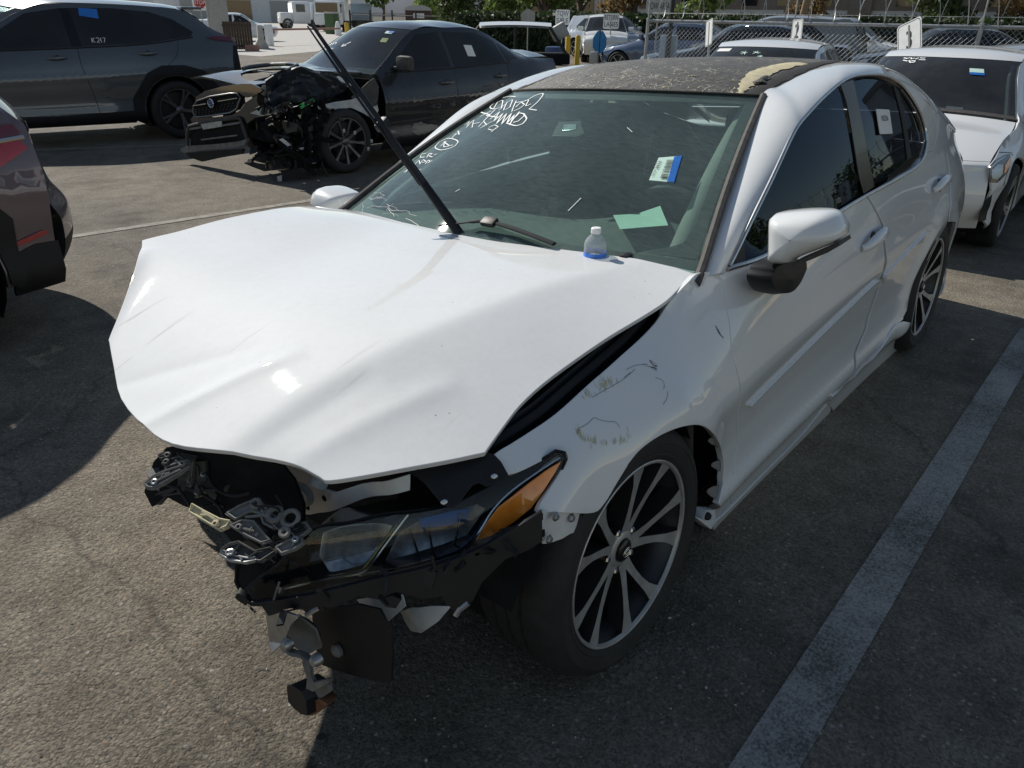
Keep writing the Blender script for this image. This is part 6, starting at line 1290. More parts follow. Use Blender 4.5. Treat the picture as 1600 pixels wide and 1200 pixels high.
mb = MB(); mb.bbox((-3.28, 0, 1.565), (.26, 1.1, .035), .015); mb.build('roof_spoiler', 'grey_blue_paint', suv)
car_panel(suv_sh, 'blue_tape', [(-1.92, 1.46), (-1.93, 1.54), (-2.13, 1.53), (-2.12, 1.43)], 'sticker_blue', suv, 1, raw=True, offs=.008, label='blue tape on the rear side window')
def marks_on_side(sh, par, lst, w, nm='marker_writing', mat='marker_white'):
    mb = MB()
    for st in lst:
        mb.ribbon([(x, sh.Y(x, z) + .009, z) for x, z in st], [(0, 1, .2)] * len(st), w)
    return mb.build(nm, mat, par, smooth=None)
marks_on_side(suv_sh, suv, [[(-1.98, 1.22), (-1.98, 1.17)], [(-2.01, 1.22), (-1.985, 1.195), (-2.01, 1.17)], [(-2.03, 1.22), (-2.06, 1.22), (-2.06, 1.195), (-2.03, 1.17), (-2.06, 1.17)], [(-2.08, 1.22), (-2.08, 1.17)], [(-2.1, 1.22), (-2.13, 1.22), (-2.11, 1.17)]], .007)
# dent highlights in the rear door: pressed-in swage
# ---------------------------------------------------------------- mauve SUV, tail in frame
mv_sh = Shape([(.80, .28, .62, .74, .28), (.90, .6, .66, .80, .6), (.84, .95, .6, .76, .90), (-.35, 1.12, -.5, .78, 1.06), (-1.1, 1.55, -1.35, .60, 1.50), (-1.9, 1.63, -1.9, .615, 1.56), (-2.7, 1.60, -2.7, .60, 1.53), (-3.22, 1.52, -3.2, .58, 1.46), (-3.52, 1.26, -3.40, .66, 1.22), (-3.70, 1.08, -3.50, .74, 1.05), (-3.74, .98, -3.52, .76, .95), (-3.78, .72, -3.55, .80, .70), (-3.86, .56, -3.60, .82, .55), (-3.84, .40, -3.58, .80, .38), (-3.70, .24, -3.50, .74, .24)],
    [(.7, .80), (.3, .90), (0, .93), (-1, .915), (-2.2, .915), (-2.85, .935), (-3.2, .905), (-3.45, .85), (-3.62, .80)],
    [(.7, .86), (0, .98), (-.5, 1.05), (-1.4, 1.05), (-2.3, 1.07), (-3.0, 1.08), (-3.5, 1.03), (-3.8, .95)], [(.7, .76), (0, .80), (-.5, .80), (-1.4, .83), (-2.3, .835), (-3.0, .82), (-3.5, .755), (-3.8, .73)], sill=.24, wb=2.85, R=.36, arch=.42)
MVX, MVY = 3.42, -3.45
mv = thing('mauve_suv', 'mauve grey SUV at the left edge showing only its rear corner and red lamp', 'car', (MVX, MVY, 0), 0.0)
car_side(mv_sh, mv, 'mauve_paint', .62, -3.56, 1, step=.05); car_side(mv_sh, mv, 'mauve_paint', .62, -3.56, -1, step=.12)
top_seg(mv_sh, 'front_bumper', 0, 2, 'mauve_paint', mv); top_seg(mv_sh, 'hood', 2, 3, 'mauve_paint', mv); top_seg(mv_sh, 'windshield', 3, 4, 'car_glass', mv); top_seg(mv_sh, 'roof', 4, 7, 'mauve_paint', mv); top_seg(mv_sh, 'rear_window', 7.02, 8.6, 'dark_car_glass', mv); top_seg(mv_sh, 'tailgate', 8.6, 10, 'mauve_paint', mv); top_seg(mv_sh, 'rear_bumper', 10.02, 12.5, 'mauve_paint', mv, nu=24); top_seg(mv_sh, 'lower_bumper', 12.52, 14, 'cladding', mv, nu=24)
wells(mv, mv_sh); underbody(mv, mv_sh, .6, -3.4)
for sg in (1, -1):
    for wx in (0, -2.85): car_wheel(mv, wx, .925, .36, 'five', sg)
    car_panel(mv_sh, 'side_window', [(-.72, 1.075), (-1.35, 1.445), (-1.9, 1.49), (-2.6, 1.47), (-3.05, 1.30), (-3.0, 1.12), (-1.9, 1.09)], 'dark_car_glass', mv, sg, raw=True)
    A = [(-2.85 + .43 * cos(radians(q)), .36 + .43 * sin(radians(q))) for q in range(-14, 196, 10)]
    car_panel(mv_sh, 'arch_cladding', A + [(-3.34, .26), (-3.36, .62), (-3.2, .82), (-2.85, .88), (-2.5, .8), (-2.32, .5), (-2.3, .26)], 'cladding', mv, sg, raw=True, offs=.012, hem=.02)
    car_panel(mv_sh, 'bumper_cladding', [(-3.30, .24), (-3.30, .44), (-3.45, .47), (-3.56, .46), (-3.56, .24)], 'cladding', mv, sg, raw=True, offs=.008, hem=.02)
    car_panel(mv_sh, 'tail_lamp_upper', [(-3.05, .985), (-3.2, 1.015), (-3.50, 1.03), (-3.52, .985), (-3.3, .965)], 'deep_red_lamp', mv, sg, raw=True, offs=.012, hem=.02)
    car_panel(mv_sh, 'tail_lamp_lower', [(-2.95, .92), (-3.2, .955), (-3.50, .965), (-3.53, .92), (-3.38, .86), (-3.2, .82), (-3.05, .83)], 'red_lamp', mv, sg, raw=True, offs=.010, hem=.02)
    car_line(mv_sh, 'lamp_chrome', [(-3.05, .955), (-3.3, .962), (-3.53, .972)], .010, 'chrome_worn', mv, sg, off=.012)
    car_panel(mv_sh, 'bumper_reflector', [(-3.34, .50), (-3.5, .53), (-3.52, .51), (-3.36, .485)], 'red_lamp', mv, sg, raw=True, offs=.010)
    car_line(mv_sh, 'bumper_gap', [(-3.18, .5), (-3.22, .7), (-3.2, .82)], .005, 'fence_black', mv, sg, off=-.002)
mb = MB(); mb.grid([[tuple(Vector(mv_sh.P(lerp(9.75, 10.0, a / 4), lerp(-1, 1, b / 20))) + Vector((-.012, 0, 0))) for b in range(21)] for a in range(5)]); mb.build('tail_light_bar', 'deep_red_lamp', mv)
# ---------------------------------------------------------------- white sedan behind (same row)
k_sh = Shape([(.72, .22, .45, .78, .22), (.86, .45, .58, .80, .45), (.84, .66, .55, .78, .66), (.78, .74, .50, .76, .73), (.2, .90, .1, .755, .845), (-.30, .985, -.42, .745, .945), (-.95, 1.385, -1.17, .575, 1.365), (-1.6, 1.465, -1.65, .60, 1.41), (-2.3, 1.44, -2.3, .60, 1.38), (-3.1, 1.10, -3.05, .68, 1.07), (-3.75, 1.06, -3.7, .70, 1.0), (-3.86, .7, -3.75, .76, .7), (-3.8, .3, -3.7, .74, .3)],
    [(.7, .78), (.4, .86), (.1, .905), (-.3, .92), (-1, .905), (-2.4, .91), (-2.9, .92), (-3.4, .88), (-3.75, .78)],
    [(.7, .70), (.4, .775), (0, .855), (-.42, .935), (-1.0, .955), (-2.2, .99), (-3.0, 1.01), (-3.75, .98)], [(.7, .75), (.4, .76), (0, .76), (-.42, .775), (-1, .82), (-2.2, .84), (-3.0, .80), (-3.75, .70)], sill=.2, wb=2.8, R=.335, arch=.385)
kia = thing('white_sedan', 'intact white sedan with dusty windshield parked right behind the wrecked white sedan', 'car', (-5.99, -.14, gz(-7, -.14)), radians(.9))
car_side(k_sh, kia, 'white_paint_other', .56, -3.74, 1, step=.04); car_side(k_sh, kia, 'white_paint_other', .56, -3.74, -1, step=.1)
top_seg(k_sh, 'front_bumper', 0, 3, 'white_paint_other', kia, nu=24); top_seg(k_sh, 'hood', 3.02, 4.97, 'white_paint_other', kia, nu=28, n=24); kws = top_seg(k_sh, 'windshield', 5.0, 6, 'car_glass', kia, nu=24, n=14); top_seg(k_sh, 'roof', 6.02, 8, 'white_paint_other', kia, nu=24); top_seg(k_sh, 'rear_window', 8, 9, 'dark_car_glass', kia); top_seg(k_sh, 'trunk_lid', 9, 10.5, 'white_paint_other', kia); top_seg(k_sh, 'rear_bumper', 10.5, 12, 'white_paint_other', kia)
wells(kia, k_sh); underbody(kia, k_sh, .5, -3.6); cabin(kia, -1.55, zz=1.0)
mb = MB(); mb.bbox((-.72, 0, .88), (.5, 1.36, .12), .05); mb.build('dashboard', 'interior_dark', kia)
mb = MB(); mb.grid([[tuple(Vector(k_sh.P(lerp(5.02, 5.09, a / 3), lerp(-1, 1, b / 20))) + Vector((.003, 0, .003))) for b in range(21)] for a in range(4)]); mb.build('cowl_band', 'faded_moulding', kia)
for sg in (1, -1):
    for wx in (0, -2.8): car_wheel(kia, wx, .90, .335, 'twin', sg, .3)
    car_panel(k_sh, 'side_window', [(-.62, .965), (-1.2, 1.325), (-1.6, 1.37), (-1.62, 1.0)], 'dark_car_glass', kia, sg, raw=True)
    car_panel(k_sh, 'side_window', [(-1.7, 1.0), (-1.68, 1.37), (-2.3, 1.34), (-2.75, 1.13), (-2.7, 1.04)], 'dark_car_glass', kia, sg, raw=True)
    hlp = [(.58, .60), (.585, .70), (.45, .735), (.26, .755), (.14, .755), (.20, .70), (.34, .63), (.48, .585)]
    hp_ = car_panel(k_sh, 'headlamp', hlp, 'lamp_dark_bezel', kia, sg, raw=True, offs=.004, step=.03)
    q_ = car_panel(k_sh, 'headlamp_reflector', [(.56, .62), (.56, .68), (.44, .705), (.36, .70), (.40, .64), (.48, .605)], 'lamp_reflector', hp_, sg, raw=True, offs=.007, step=.03)
    car_panel(k_sh, 'turn_signal', [(.33, .69), (.22, .725), (.18, .735), (.23, .695), (.34, .645), (.37, .645)], 'amber_reflector', hp_, sg, raw=True, offs=.009, step=.03)
    car_panel(k_sh, 'lamp_strip', [(.58, .70), (.45, .73), (.26, .75), (.26, .742), (.45, .72), (.58, .69)], 'chrome_worn', hp_, sg, raw=True, offs=.010, step=.03)
    car_panel(k_sh, 'bumper_vent', [(.58, .30), (.58, .46), (.52, .50), (.46, .40), (.48, .30)], 'black_plastic', kia, sg, raw=True, offs=.004, step=.03)
    for pts in ([(.16, .745), (.34, .60), (.37, .55)], [(-.50, .94), (-.56, .7), (-.52, .3)], [(.3, .78), (.1, .76), (.1, .74)]): car_line(k_sh, 'panel_gap', pts, .0035, 'fence_black', kia, sg, off=-.001)
    door_mirror(kia, k_sh, -.72, .96, 'white_paint_other', sg)
    mb = MB(); mb.tube([tuple(Vector(k_sh.P(lerp(5.05, 5.98, a / 8), sg * .90)) + Vector((-.06, 0, -.04))) for a in range(9)], .02, 6); mb.build('pillar_lining', 'headliner', kia)
mb = MB(); mb.box((.84, 0, .52), (.04, .9, .2)); mb.build('grille', 'black_plastic', kia, smooth=None)
def on_top(sh, i, u, off=.004):
    p = Vector(sh.P(i, u)); a = Vector(sh.P(i + .01, u)) - p; b = Vector(sh.P(i, u + .01)) - p; n = b.cross(a).normalized()
    if n.z < 0: n = -n
    return p + n * off, n
def top_quad(sh, nm, q, mat, par, off=.004, label=None):
    mb = MB(); rows = [[tuple(on_top(sh, lerp(lerp(q[0][0], q[3][0], a / 4), lerp(q[1][0], q[2][0], a / 4), b / 4), lerp(lerp(q[0][1], q[3][1], a / 4), lerp(q[1][1], q[2][1], a / 4), b / 4), off)[0]) for b in range(5)] for a in range(5)]
    mb.grid(rows); return mb.build(nm, mat, par, label=label)
def top_strokes(sh, nm, lst, w, mat, par, off=.005):
    mb = MB()
    for st in lst:
        P_ = [on_top(sh, i, u, off) for i, u in st]; mb.ribbon([p for p, n in P_], [n for p, n in P_], w)
    return mb.build(nm, mat, par, smooth=None)
top_quad(k_sh, 'sticker', [(5.78, .40), (5.78, .58), (5.70, .60), (5.70, .42)], 'paper_green', kws); top_quad(k_sh, 'sticker_band', [(5.71, .42), (5.71, .60), (5.67, .61), (5.67, .43)], 'sticker_blue', kws, off=.006)
top_quad(k_sh, 'dash_note', [(5.20, .28), (5.20, .46), (5.12, .47), (5.12, .29)], 'paper_white', kws, off=-.03)
top_strokes(k_sh, 'marker_writing', [[(5.95, -.62), (5.93, -.55), (5.96, -.52)], [(5.96, -.5), (5.92, -.48), (5.95, -.44)], [(5.92, -.42), (5.96, -.38)], [(5.96, -.36), (5.96, -.28), (5.91, -.36), (5.91, -.26)], [(5.89, -.5), (5.84, -.46)], [(5.88, -.46), (5.88, -.4), (5.85, -.4), (5.84, -.46)], [(5.89, -.6), (5.87, -.52)]], .014, 'marker_white', kws)
# ---------------------------------------------------------------- third white car, farther back
w3 = thing('white_sedan', 'white sedan with starred windshield in front of the chain link fence', 'car', (-7.0, -2.12, gz(-8, -2.3)), radians(11))
car_side(k_sh, w3, 'white_paint_other', .56, -3.74, 1, step=.08); car_side(k_sh, w3, 'white_paint_other', .56, -3.74, -1, step=.1)
top_seg(k_sh, 'front_bumper', 0, 3, 'white_paint_other', w3); top_seg(k_sh, 'hood', 3.02, 4.97, 'white_paint_other', w3); w3s = top_seg(k_sh, 'windshield', 5.0, 6, 'car_glass', w3, nu=24, n=14); top_seg(k_sh, 'roof', 6.02, 8, 'white_paint_other', w3, nu=24); top_seg(k_sh, 'rear_window', 8, 9, 'dark_car_glass', w3); top_seg(k_sh, 'trunk_lid', 9, 10.5, 'white_paint_other', w3); top_seg(k_sh, 'rear_bumper', 10.5, 12, 'white_paint_other', w3)
wells(w3, k_sh); underbody(w3, k_sh, .5, -3.6); cabin(w3, -1.55, zz=1.0)
for sg in (1, -1):
    for wx in (0, -2.8): car_wheel(w3, wx, .90, .335, 'five', sg, .1)
    car_panel(k_sh, 'side_window', [(-.62, .965), (-1.2, 1.325), (-1.6, 1.37), (-1.62, 1.0)], 'dark_car_glass', w3, sg, raw=True)
    car_panel(k_sh, 'side_window', [(-1.7, 1.0), (-1.68, 1.37), (-2.3, 1.34), (-2.75, 1.13), (-2.7, 1.04)], 'dark_car_glass', w3, sg, raw=True)
    door_mirror(w3, k_sh, -.72, .96, 'white_paint_other', sg)
top_quad(k_sh, 'paper_notice', [(5.93, -.92), (5.93, -.62), (5.84, -.64), (5.84, -.95)], 'paper_white', w3s)
random.seed(17)
for j in range(7):
    ci, cu = random.uniform(5.5, 5.85), random.uniform(-.5, .85); lst = []
    for k in range(9):
        a = 2 * pi * k / 9 + random.uniform(-.2, .2); L_ = random.uniform(.03, .09); lst.append([(ci, cu), (ci + L_ * .6 * sin(a), cu + L_ * cos(a))])
    top_strokes(k_sh, 'glass_star', lst, .006, 'paper_green' if j % 2 else 'marker_white', w3s)
# ---------------------------------------------------------------- dark grey car behind, roof line and window arc
g_sh = Shape([(.72, .22, .5, .78, .22), (.86, .5, .62, .80, .5), (.80, .80, .55, .76, .76), (-.35, 1.0, -.45, .75, .96), (-1.1, 1.42, -1.3, .58, 1.38), (-1.8, 1.50, -1.8, .60, 1.45), (-2.6, 1.44, -2.6, .60, 1.40), (-3.4, 1.15, -3.3, .68, 1.10), (-3.75, 1.0, -3.65, .72, .98), (-3.84, .6, -3.7, .76, .6), (-3.75, .3, -3.65, .74, .3)],
    [(.7, .78), (.2, .90), (-1, .905), (-2.8, .92), (-3.4, .88), (-3.7, .8)], [(.7, .74), (0, .88), (-.5, .95), (-1.5, .98), (-3, 1.03), (-3.7, .97)], [(.7, .75), (0, .77), (-.5, .78), (-1.5, .83), (-3, .80), (-3.7, .72)], sill=.2, wb=2.75, R=.34, arch=.39)
gc = thing('dark_grey_car', 'dark grey car with chrome window arch showing above the roof of the second white sedan', 'car', (-9.05, 2.35, gz(-9, 2)), radians(98))
car_side(g_sh, gc, 'dark_grey_paint', .56, -3.68, 1, step=.08); car_side(g_sh, gc, 'dark_grey_paint', .56, -3.68, -1, step=.1)
top_seg(g_sh, 'front_bumper', 0, 2, 'dark_grey_paint', gc); top_seg(g_sh, 'hood', 2, 3, 'dark_grey_paint', gc); top_seg(g_sh, 'windshield', 3, 4, 'car_glass', gc); top_seg(g_sh, 'roof', 4, 6, 'far_tan_paint', gc); top_seg(g_sh, 'rear_window', 6, 7, 'dark_car_glass', gc); top_seg(g_sh, 'trunk_lid', 7, 8, 'dark_grey_paint', gc); top_seg(g_sh, 'rear_bumper', 8, 10, 'dark_grey_paint', gc)
wells(gc, g_sh); underbody(gc, g_sh, .5, -3.5)
for sg in (1, -1):
    for wx in (0, -2.75): car_wheel(gc, wx, .90, .34, 'five', sg)
    car_panel(g_sh, 'side_window', [(-.62, .985), (-1.3, 1.345), (-1.8, 1.40), (-2.5, 1.355), (-3.0, 1.13), (-2.9, 1.05), (-1.5, 1.0)], 'car_glass', gc, sg)
    car_line(g_sh, 'window_chrome', [(-.62, .985), (-1.0, 1.20), (-1.3, 1.355), (-1.8, 1.415), (-2.5, 1.365), (-3.02, 1.13)], .012, 'chrome', gc, sg, off=.006)
# ---------------------------------------------------------------- dark wrecked sedan with torn-off left front
x_sh = Shape([(.70, .25, .55, .70, .25), (.84, .5, .6, .74, .5), (.74, .80, .5, .72, .76), (-.30, 1.0, -.43, .72, .955), (-1.0, 1.395, -1.18, .55, 1.375), (-1.6, 1.47, -1.65, .575, 1.405), (-2.2, 1.44, -2.2, .575, 1.375), (-2.95, 1.14, -2.88, .64, 1.09), (-3.45, 1.11, -3.42, .66, 1.045), (-3.56, .75, -3.45, .74, .75), (-3.5, .32, -3.42, .73, .32)],
    [(.6, .80), (.2, .87), (-.4, .88), (-1, .885), (-2.3, .885), (-2.7, .90), (-3.1, .87), (-3.45, .78)], [(.6, .74), (0, .88), (-.45, .95), (-1.0, .965), (-2.2, 1.0), (-2.9, 1.04), (-3.45, 1.0)], [(.6, .73), (0, .75), (-.45, .765), (-1, .80), (-2.2, .815), (-2.9, .76), (-3.45, .70)], sill=.22, wb=2.65, R=.325, arch=.375)
WX, WY, WP = -4.03, -5.86, radians(-4.0)
wrx = thing('dark_wrecked_sedan', 'dark sedan with its left front corner torn open and grille hanging loose', 'car', (WX, WY, 0), WP)
WRXI = (Matrix.Translation((WX, WY, 0)) @ Matrix.Rotation(WP, 4, 'Z')).inverted()
def WL(pts): return [tuple(WRXI @ Vector(p)) for p in pts]
car_side(x_sh, wrx, 'dark_grey_paint', -.50, -3.46, 1, step=.05); car_side(x_sh, wrx, 'dark_grey_paint', .52, -3.46, -1, step=.1)
xws = top_seg(x_sh, 'windshield', 3.0, 4, 'car_glass', wrx, nu=24, n=14); top_seg(x_sh, 'roof', 4.02, 6, 'dark_grey_paint', wrx, nu=20); top_seg(x_sh, 'rear_window', 6.02, 7, 'dark_car_glass', wrx); top_seg(x_sh, 'trunk_lid', 7.02, 8.3, 'dark_grey_paint', wrx); top_seg(x_sh, 'rear_bumper', 8.32, 10, 'dark_grey_paint', wrx)
wells(wrx, x_sh, xs=(-2.65,)); underbody(wrx, x_sh, .3, -3.3); cabin(wrx, -1.5, zz=1.02)
mb = MB(); mb.bbox((-.75, 0, .90), (.5, 1.3, .12), .05); mb.build('dashboard', 'dash_grey', wrx)
mb = MB(); mb.box((-.48, 0, .6), (.06, 1.5, .6)); mb.build('firewall', 'engine_dark', wrx, smooth=None)
car_wheel(wrx, 0.02, .87, .325, 'multi_dark', 1, .2); car_wheel(wrx, -2.65, .88, .325, 'multi_dark', 1); car_wheel(wrx, 0, .87, .325, 'multi_dark', -1); car_wheel(wrx, -2.65, .88, .325, 'multi_dark', -1)
for sg in (1, -1):
    car_panel(x_sh, 'side_window', [(-.66, .985), (-1.18, 1.325), (-1.5, 1.36), (-1.52, 1.0)], 'dark_car_glass', wrx, sg, raw=True)
    rgw = car_panel(x_sh, 'side_window', [(-1.58, 1.0), (-1.56, 1.36), (-2.1, 1.345), (-2.36, 1.26), (-2.42, 1.03)], 'dark_car_glass', wrx, sg, raw=True)
    car_panel(x_sh, 'quarter_window', [(-2.47, 1.04), (-2.42, 1.24), (-2.62, 1.14), (-2.68, 1.06)], 'dark_car_glass', wrx, sg, raw=True)
    for pts in ([(-.52, .94), (-.54, .6), (-.52, .3)], [(-1.55, 1.0), (-1.55, .7), (-1.58, .3)], [(-2.45, 1.02), (-2.42, .85), (-2.28, .6)]): car_line(x_sh, 'door_gap', pts, .004, 'fence_black', wrx, sg, off=-.001)
    car_line(x_sh, 'belt_trim', [(-.6, .965), (-1.5, .985), (-2.5, 1.025)], .008, 'black_plastic', wrx, sg)
    handle_bar(wrx, x_sh, -1.40, .84, 'dark_grey_paint', sg); handle_bar(wrx, x_sh, -2.28, .88, 'dark_grey_paint', sg)
    car_panel(x_sh, 'side_skirt', [(-.45, .2), (-.45, .3), (-2.25, .3), (-2.25, .2)], 'cladding', wrx, sg, raw=True, offs=.012)
door_mirror(wrx, x_sh, -.74, .975, 'dusty_black_plastic', 1)
car_panel(x_sh, 'window_tag', [(-1.82, 1.22), (-1.94, 1.215), (-1.95, 1.10), (-1.83, 1.105)], 'paper_white', wrx, 1, raw=True, offs=.008, label='square paper tag on the rear door window')
top_quad(x_sh, 'sticker', [(3.90, .60), (3.90, .74), (3.83, .75), (3.83, .61)], 'paper_green', xws); top_quad(x_sh, 'sticker_band', [(3.90, .66), (3.90, .76), (3.85, .77), (3.85, .67)], 'sticker_blue', xws, off=.006); top_quad(x_sh, 'yellow_sticker', [(3.72, .66), (3.72, .78), (3.63, .79), (3.63, .67)], 'leaf_light', xws)
top_strokes(x_sh, 'marker_writing', [[(3.52, -.80), (3.50, -.74), (3.55, -.70)], [(3.54, -.68), (3.50, -.62)], [(3.55, -.60), (3.51, -.54), (3.56, -.5)], [(3.56, -.48), (3.52, -.42)], [(3.40, -.62), (3.44, -.56), (3.38, -.54)], [(3.43, -.50), (3.38, -.46), (3.44, -.42)], [(3.43, -.38), (3.38, -.36), (3.43, -.32)], [(3.58, .02), (3.47, -.12), (3.5, -.02)], [(3.47, -.12), (3.53, -.13)]], .013, 'marker_white', xws)
# hood: raised scoop, torn left edge, buckled tip
def loc(pts, off=(0, 0, 0)): return WL([CARM @ (Vector(p) + Vector(off)) for p in pts])
def wh(x, y):
    t = min(1, max(0, (x - .1) / .6)); k = min(1, max(0, (y + .55) / .55))
    return (x, y, 1.015 - .06 * (x + .4) - .085 * t * k - .05 * (abs(y) / .75) ** 3 + .012 * sin(7 * x + 3 * y))
_ho = [(q.x, q.y) for q in smoothline([(a, b, 0) for a, b in [(.86, -.72), (.80, -.45), (.70, -.05), (.62, .20), (.40, .34), (.10, .42), (-.15, .58), (-.38, .66), (-.40, .4), (-.33, 0), (-.40, -.7), (.2, -.74)]], 4, True)]
_hi = [(q.x, q.y) for q in smoothline([(a, b, 0) for a, b in [(.50, -.30), (.30, -.36), (.12, -.30), (.08, -.05), (.12, .20), (.30, .24), (.50, .16), (.56, -.10)]], 4, True)]
ib = min(range(len(_ho)), key=lambda k: (_ho[k][0] - .74) ** 2 + (_ho[k][1] + .2) ** 2); ii = min(range(len(_hi)), key=lambda k: (_hi[k][0] - _ho[ib][0]) ** 2 + (_hi[k][1] - _ho[ib][1]) ** 2)
def _area(p): return sum(p[k][0] * p[(k + 1) % len(p)][1] - p[(k + 1) % len(p)][0] * p[k][1] for k in range(len(p)))
ring_ = _hi[ii:] + _hi[:ii]
if _area(_ho) * _area(ring_) > 0: ring_ = [ring_[0]] + ring_[1:][::-1]
key = _ho[:ib + 1] + ring_ + [(ring_[0][0] + .0006, ring_[0][1] + .0012), (_ho[ib][0] + .0006, _ho[ib][1] + .0012)] + _ho[ib + 1:]
hd = panel('hood', key, wh, .05, 'dark_grey_paint', wrx, hem=.02, thick=.012, outward=(0, 0, 1), label='bent grey hood with an open scoop', raw=True, rnd=.0005)
def wht(x, y, d): p = wh(x, y); return (p[0], p[1], p[2] + d)
mb = MB(); mb.tube([wht(q.x, q.y, .03 + .05 * max(0, (.3 - q.x))) for q in smoothline([(a, b, 0) for a, b in [(.44, .20), (.30, .25), (.12, .22), (.06, -.05), (.12, -.32), (.30, -.38), (.44, -.34)]], 4)], .022, 8); mb.build('scoop_rim', 'dark_grey_paint', hd)
mb = MB(); mb.box(wht(.36, .0, .03), (.02, .34, .012)); mb.build('scoop_bar', 'galvanised', hd, smooth=None)
# engine mass under the hood
random.seed(8); em = MB()
for k in range(16): em.bbox((random.uniform(-.3, .55), random.uniform(-.5, .62), random.uniform(.35, .72)), (random.uniform(.12, .34), random.uniform(.12, .34), random.uniform(.10, .26)), .03, Matrix.Rotation(random.uniform(-.5, .5), 3, 'Z') @ Matrix.Rotation(random.uniform(-.4, .4), 3, 'Y'))
o = em.build('engine_bay', 'engine_dark', wrx); o['kind'] = 'stuff'
# crumpled dark blue sheet over the corner
rows = []
src = [[(-3.2344,-5.2344,1.2799),(-3.4109,-5.1978,1.3551),(-3.6075,-5.1516,1.3848),(-3.7961,-5.1004,1.3443),(-3.9842,-5.0456,1.2664),(-4.0764,-5.0161,1.202)], [(-3.2279,-5.2268,1.1877),(-3.3948,-5.1937,1.2744),(-3.5939,-5.148,1.3147),(-3.7806,-5.096,1.2612),(-3.9349,-5.0496,1.1829),(-4.0331,-5.0222,1.1544)], [(-3.2313,-5.2154,1.0827),(-3.4054,-5.1805,1.1686),(-3.5842,-5.1386,1.1968),(-3.7605,-5.0902,1.1536),(-3.8517,-5.0622,1.101),(-3.8833,-5.0529,1.0873)], [(-3.269,-5.1999,1.0219),(-3.4161,-5.1671,1.0616),(-3.572,-5.1286,1.0658),(-3.685,-5.0973,1.036),(-3.727,-5.0879,1.046),(-3.7425,-5.0851,1.0574)]]
random.seed(31)
R4 = []
for row in src:
    q = [Vector(CARM @ Vector(p)) for p in row]; R4.append(q)
fine = []
for a in range(13):
    t = a / 12 * 3; i = min(2, int(t)); f_ = t - i; r_ = []
    for b in range(21):
        s_ = b / 20 * 5; j = min(4, int(s_)); g_ = s_ - j
        p = R4[i][j].lerp(R4[i][j + 1], g_).lerp(R4[i + 1][j].lerp(R4[i + 1][j + 1], g_), f_)
        p = p + Vector((.5, .8, .3)).normalized() * (.045 * sin(.9 * a + .5 * b) * sin(.6 * b + .3) + .02 * sin(1.7 * a - .8 * b) + random.uniform(-.014, .014))
        r_.append(tuple(WRXI @ p))
    fine.append(r_)
mb = MB(); mb.grid(fine); mb.build('crumpled_fender', 'crumpled_paint', wrx, smooth=32)
# nose: upper panel, grille, bumper frame, lip
plate('nose_panel', loc([(-3.1668,-6.4502,1.0971),(-3.189,-6.2898,1.1559),(-3.2232,-6.0237,1.2016),(-3.2647,-5.692,1.2339),(-3.2819,-5.5483,1.2346),(-3.2971,-5.398,1.1763),(-3.2851,-5.4796,1.1339),(-3.2627,-5.6557,1.1076),(-3.2516,-5.7652,1.1488),(-3.2107,-6.0914,1.1143),(-3.1803,-6.3279,1.0734),(-3.1579,-6.4899,1.0132)]), 'dark_grey_paint', wrx, thick=.03, step=.05, outward=(1, 0, .3))
gr = plate('grille', loc([(-3.1574,-6.4913,1.0068),(-3.1691,-6.4156,1.0594),(-3.1979,-6.1957,1.1068),(-3.2393,-5.8649,1.1416),(-3.2512,-5.7662,1.1427),(-3.2557,-5.7139,1.1069),(-3.2407,-5.7923,0.9953),(-3.2259,-5.8988,0.9557),(-3.1837,-6.2341,0.9161),(-3.1542,-6.4718,0.8972),(-3.1524,-6.5054,0.9418)]), 'engine_dark', wrx, thick=.03, step=.06, outward=(1, 0, 0))
mb = MB(); mb.tube(loc([(-3.1574,-6.4913,1.0068),(-3.1691,-6.4156,1.0594),(-3.1979,-6.1957,1.1068),(-3.2393,-5.8649,1.1416),(-3.2512,-5.7662,1.1427),(-3.2557,-5.7139,1.1069),(-3.2407,-5.7923,0.9953),(-3.2259,-5.8988,0.9557),(-3.1837,-6.2341,0.9161),(-3.1542,-6.4718,0.8972),(-3.1524,-6.5054,0.9418),(-3.1574,-6.4913,1.0068)], (.015, 0, 0)), .010, 6); mb.build('grille_surround', 'alloy_gunmetal', gr)
mb = MB(); mb.tube(loc([(-3.1592,-6.4791,1.0134),(-3.1864,-6.262,1.0364)], (.02, 0, 0)), .007, 6); mb.tube(loc([(-3.212,-6.0602,1.0649),(-3.2505,-5.7541,1.1002)], (.02, 0, 0)), .007, 6); o = mb.build('grille_bar', 'chrome', gr); o['kind'] = 'stuff'
mh = MB()
g0 = [Vector(p) for p in loc([(-3.1602,-6.455,0.9753),(-3.2451,-5.7814,1.057),(-3.1557,-6.4676,0.9168),(-3.2317,-5.8564,0.9691)], (.014, 0, 0))]
for a in range(4):
    for b in range(12):
        p = g0[0].lerp(g0[1], b / 11).lerp(g0[2].lerp(g0[3], b / 11), a / 3); mh.box(tuple(p), (.008, .016, .007))
o = mh.build('grille_mesh', 'alloy_gunmetal', gr, smooth=None); o['kind'] = 'stuff'
ec = Vector(loc([(-3.1995,-6.1565,1.0446)], (.03, 0, 0))[0])
mb = MB(); mb.lathe([(0, .012), (.03, .010), (.045, .004), (.048, 0)], 28, Matrix.Translation(ec) @ Matrix.Rotation(pi / 2, 4, 'Y') @ Matrix.Diagonal((.8, 1.15, 1, 1))); emb_ = mb.build('emblem', 'emblem_blue', gr)
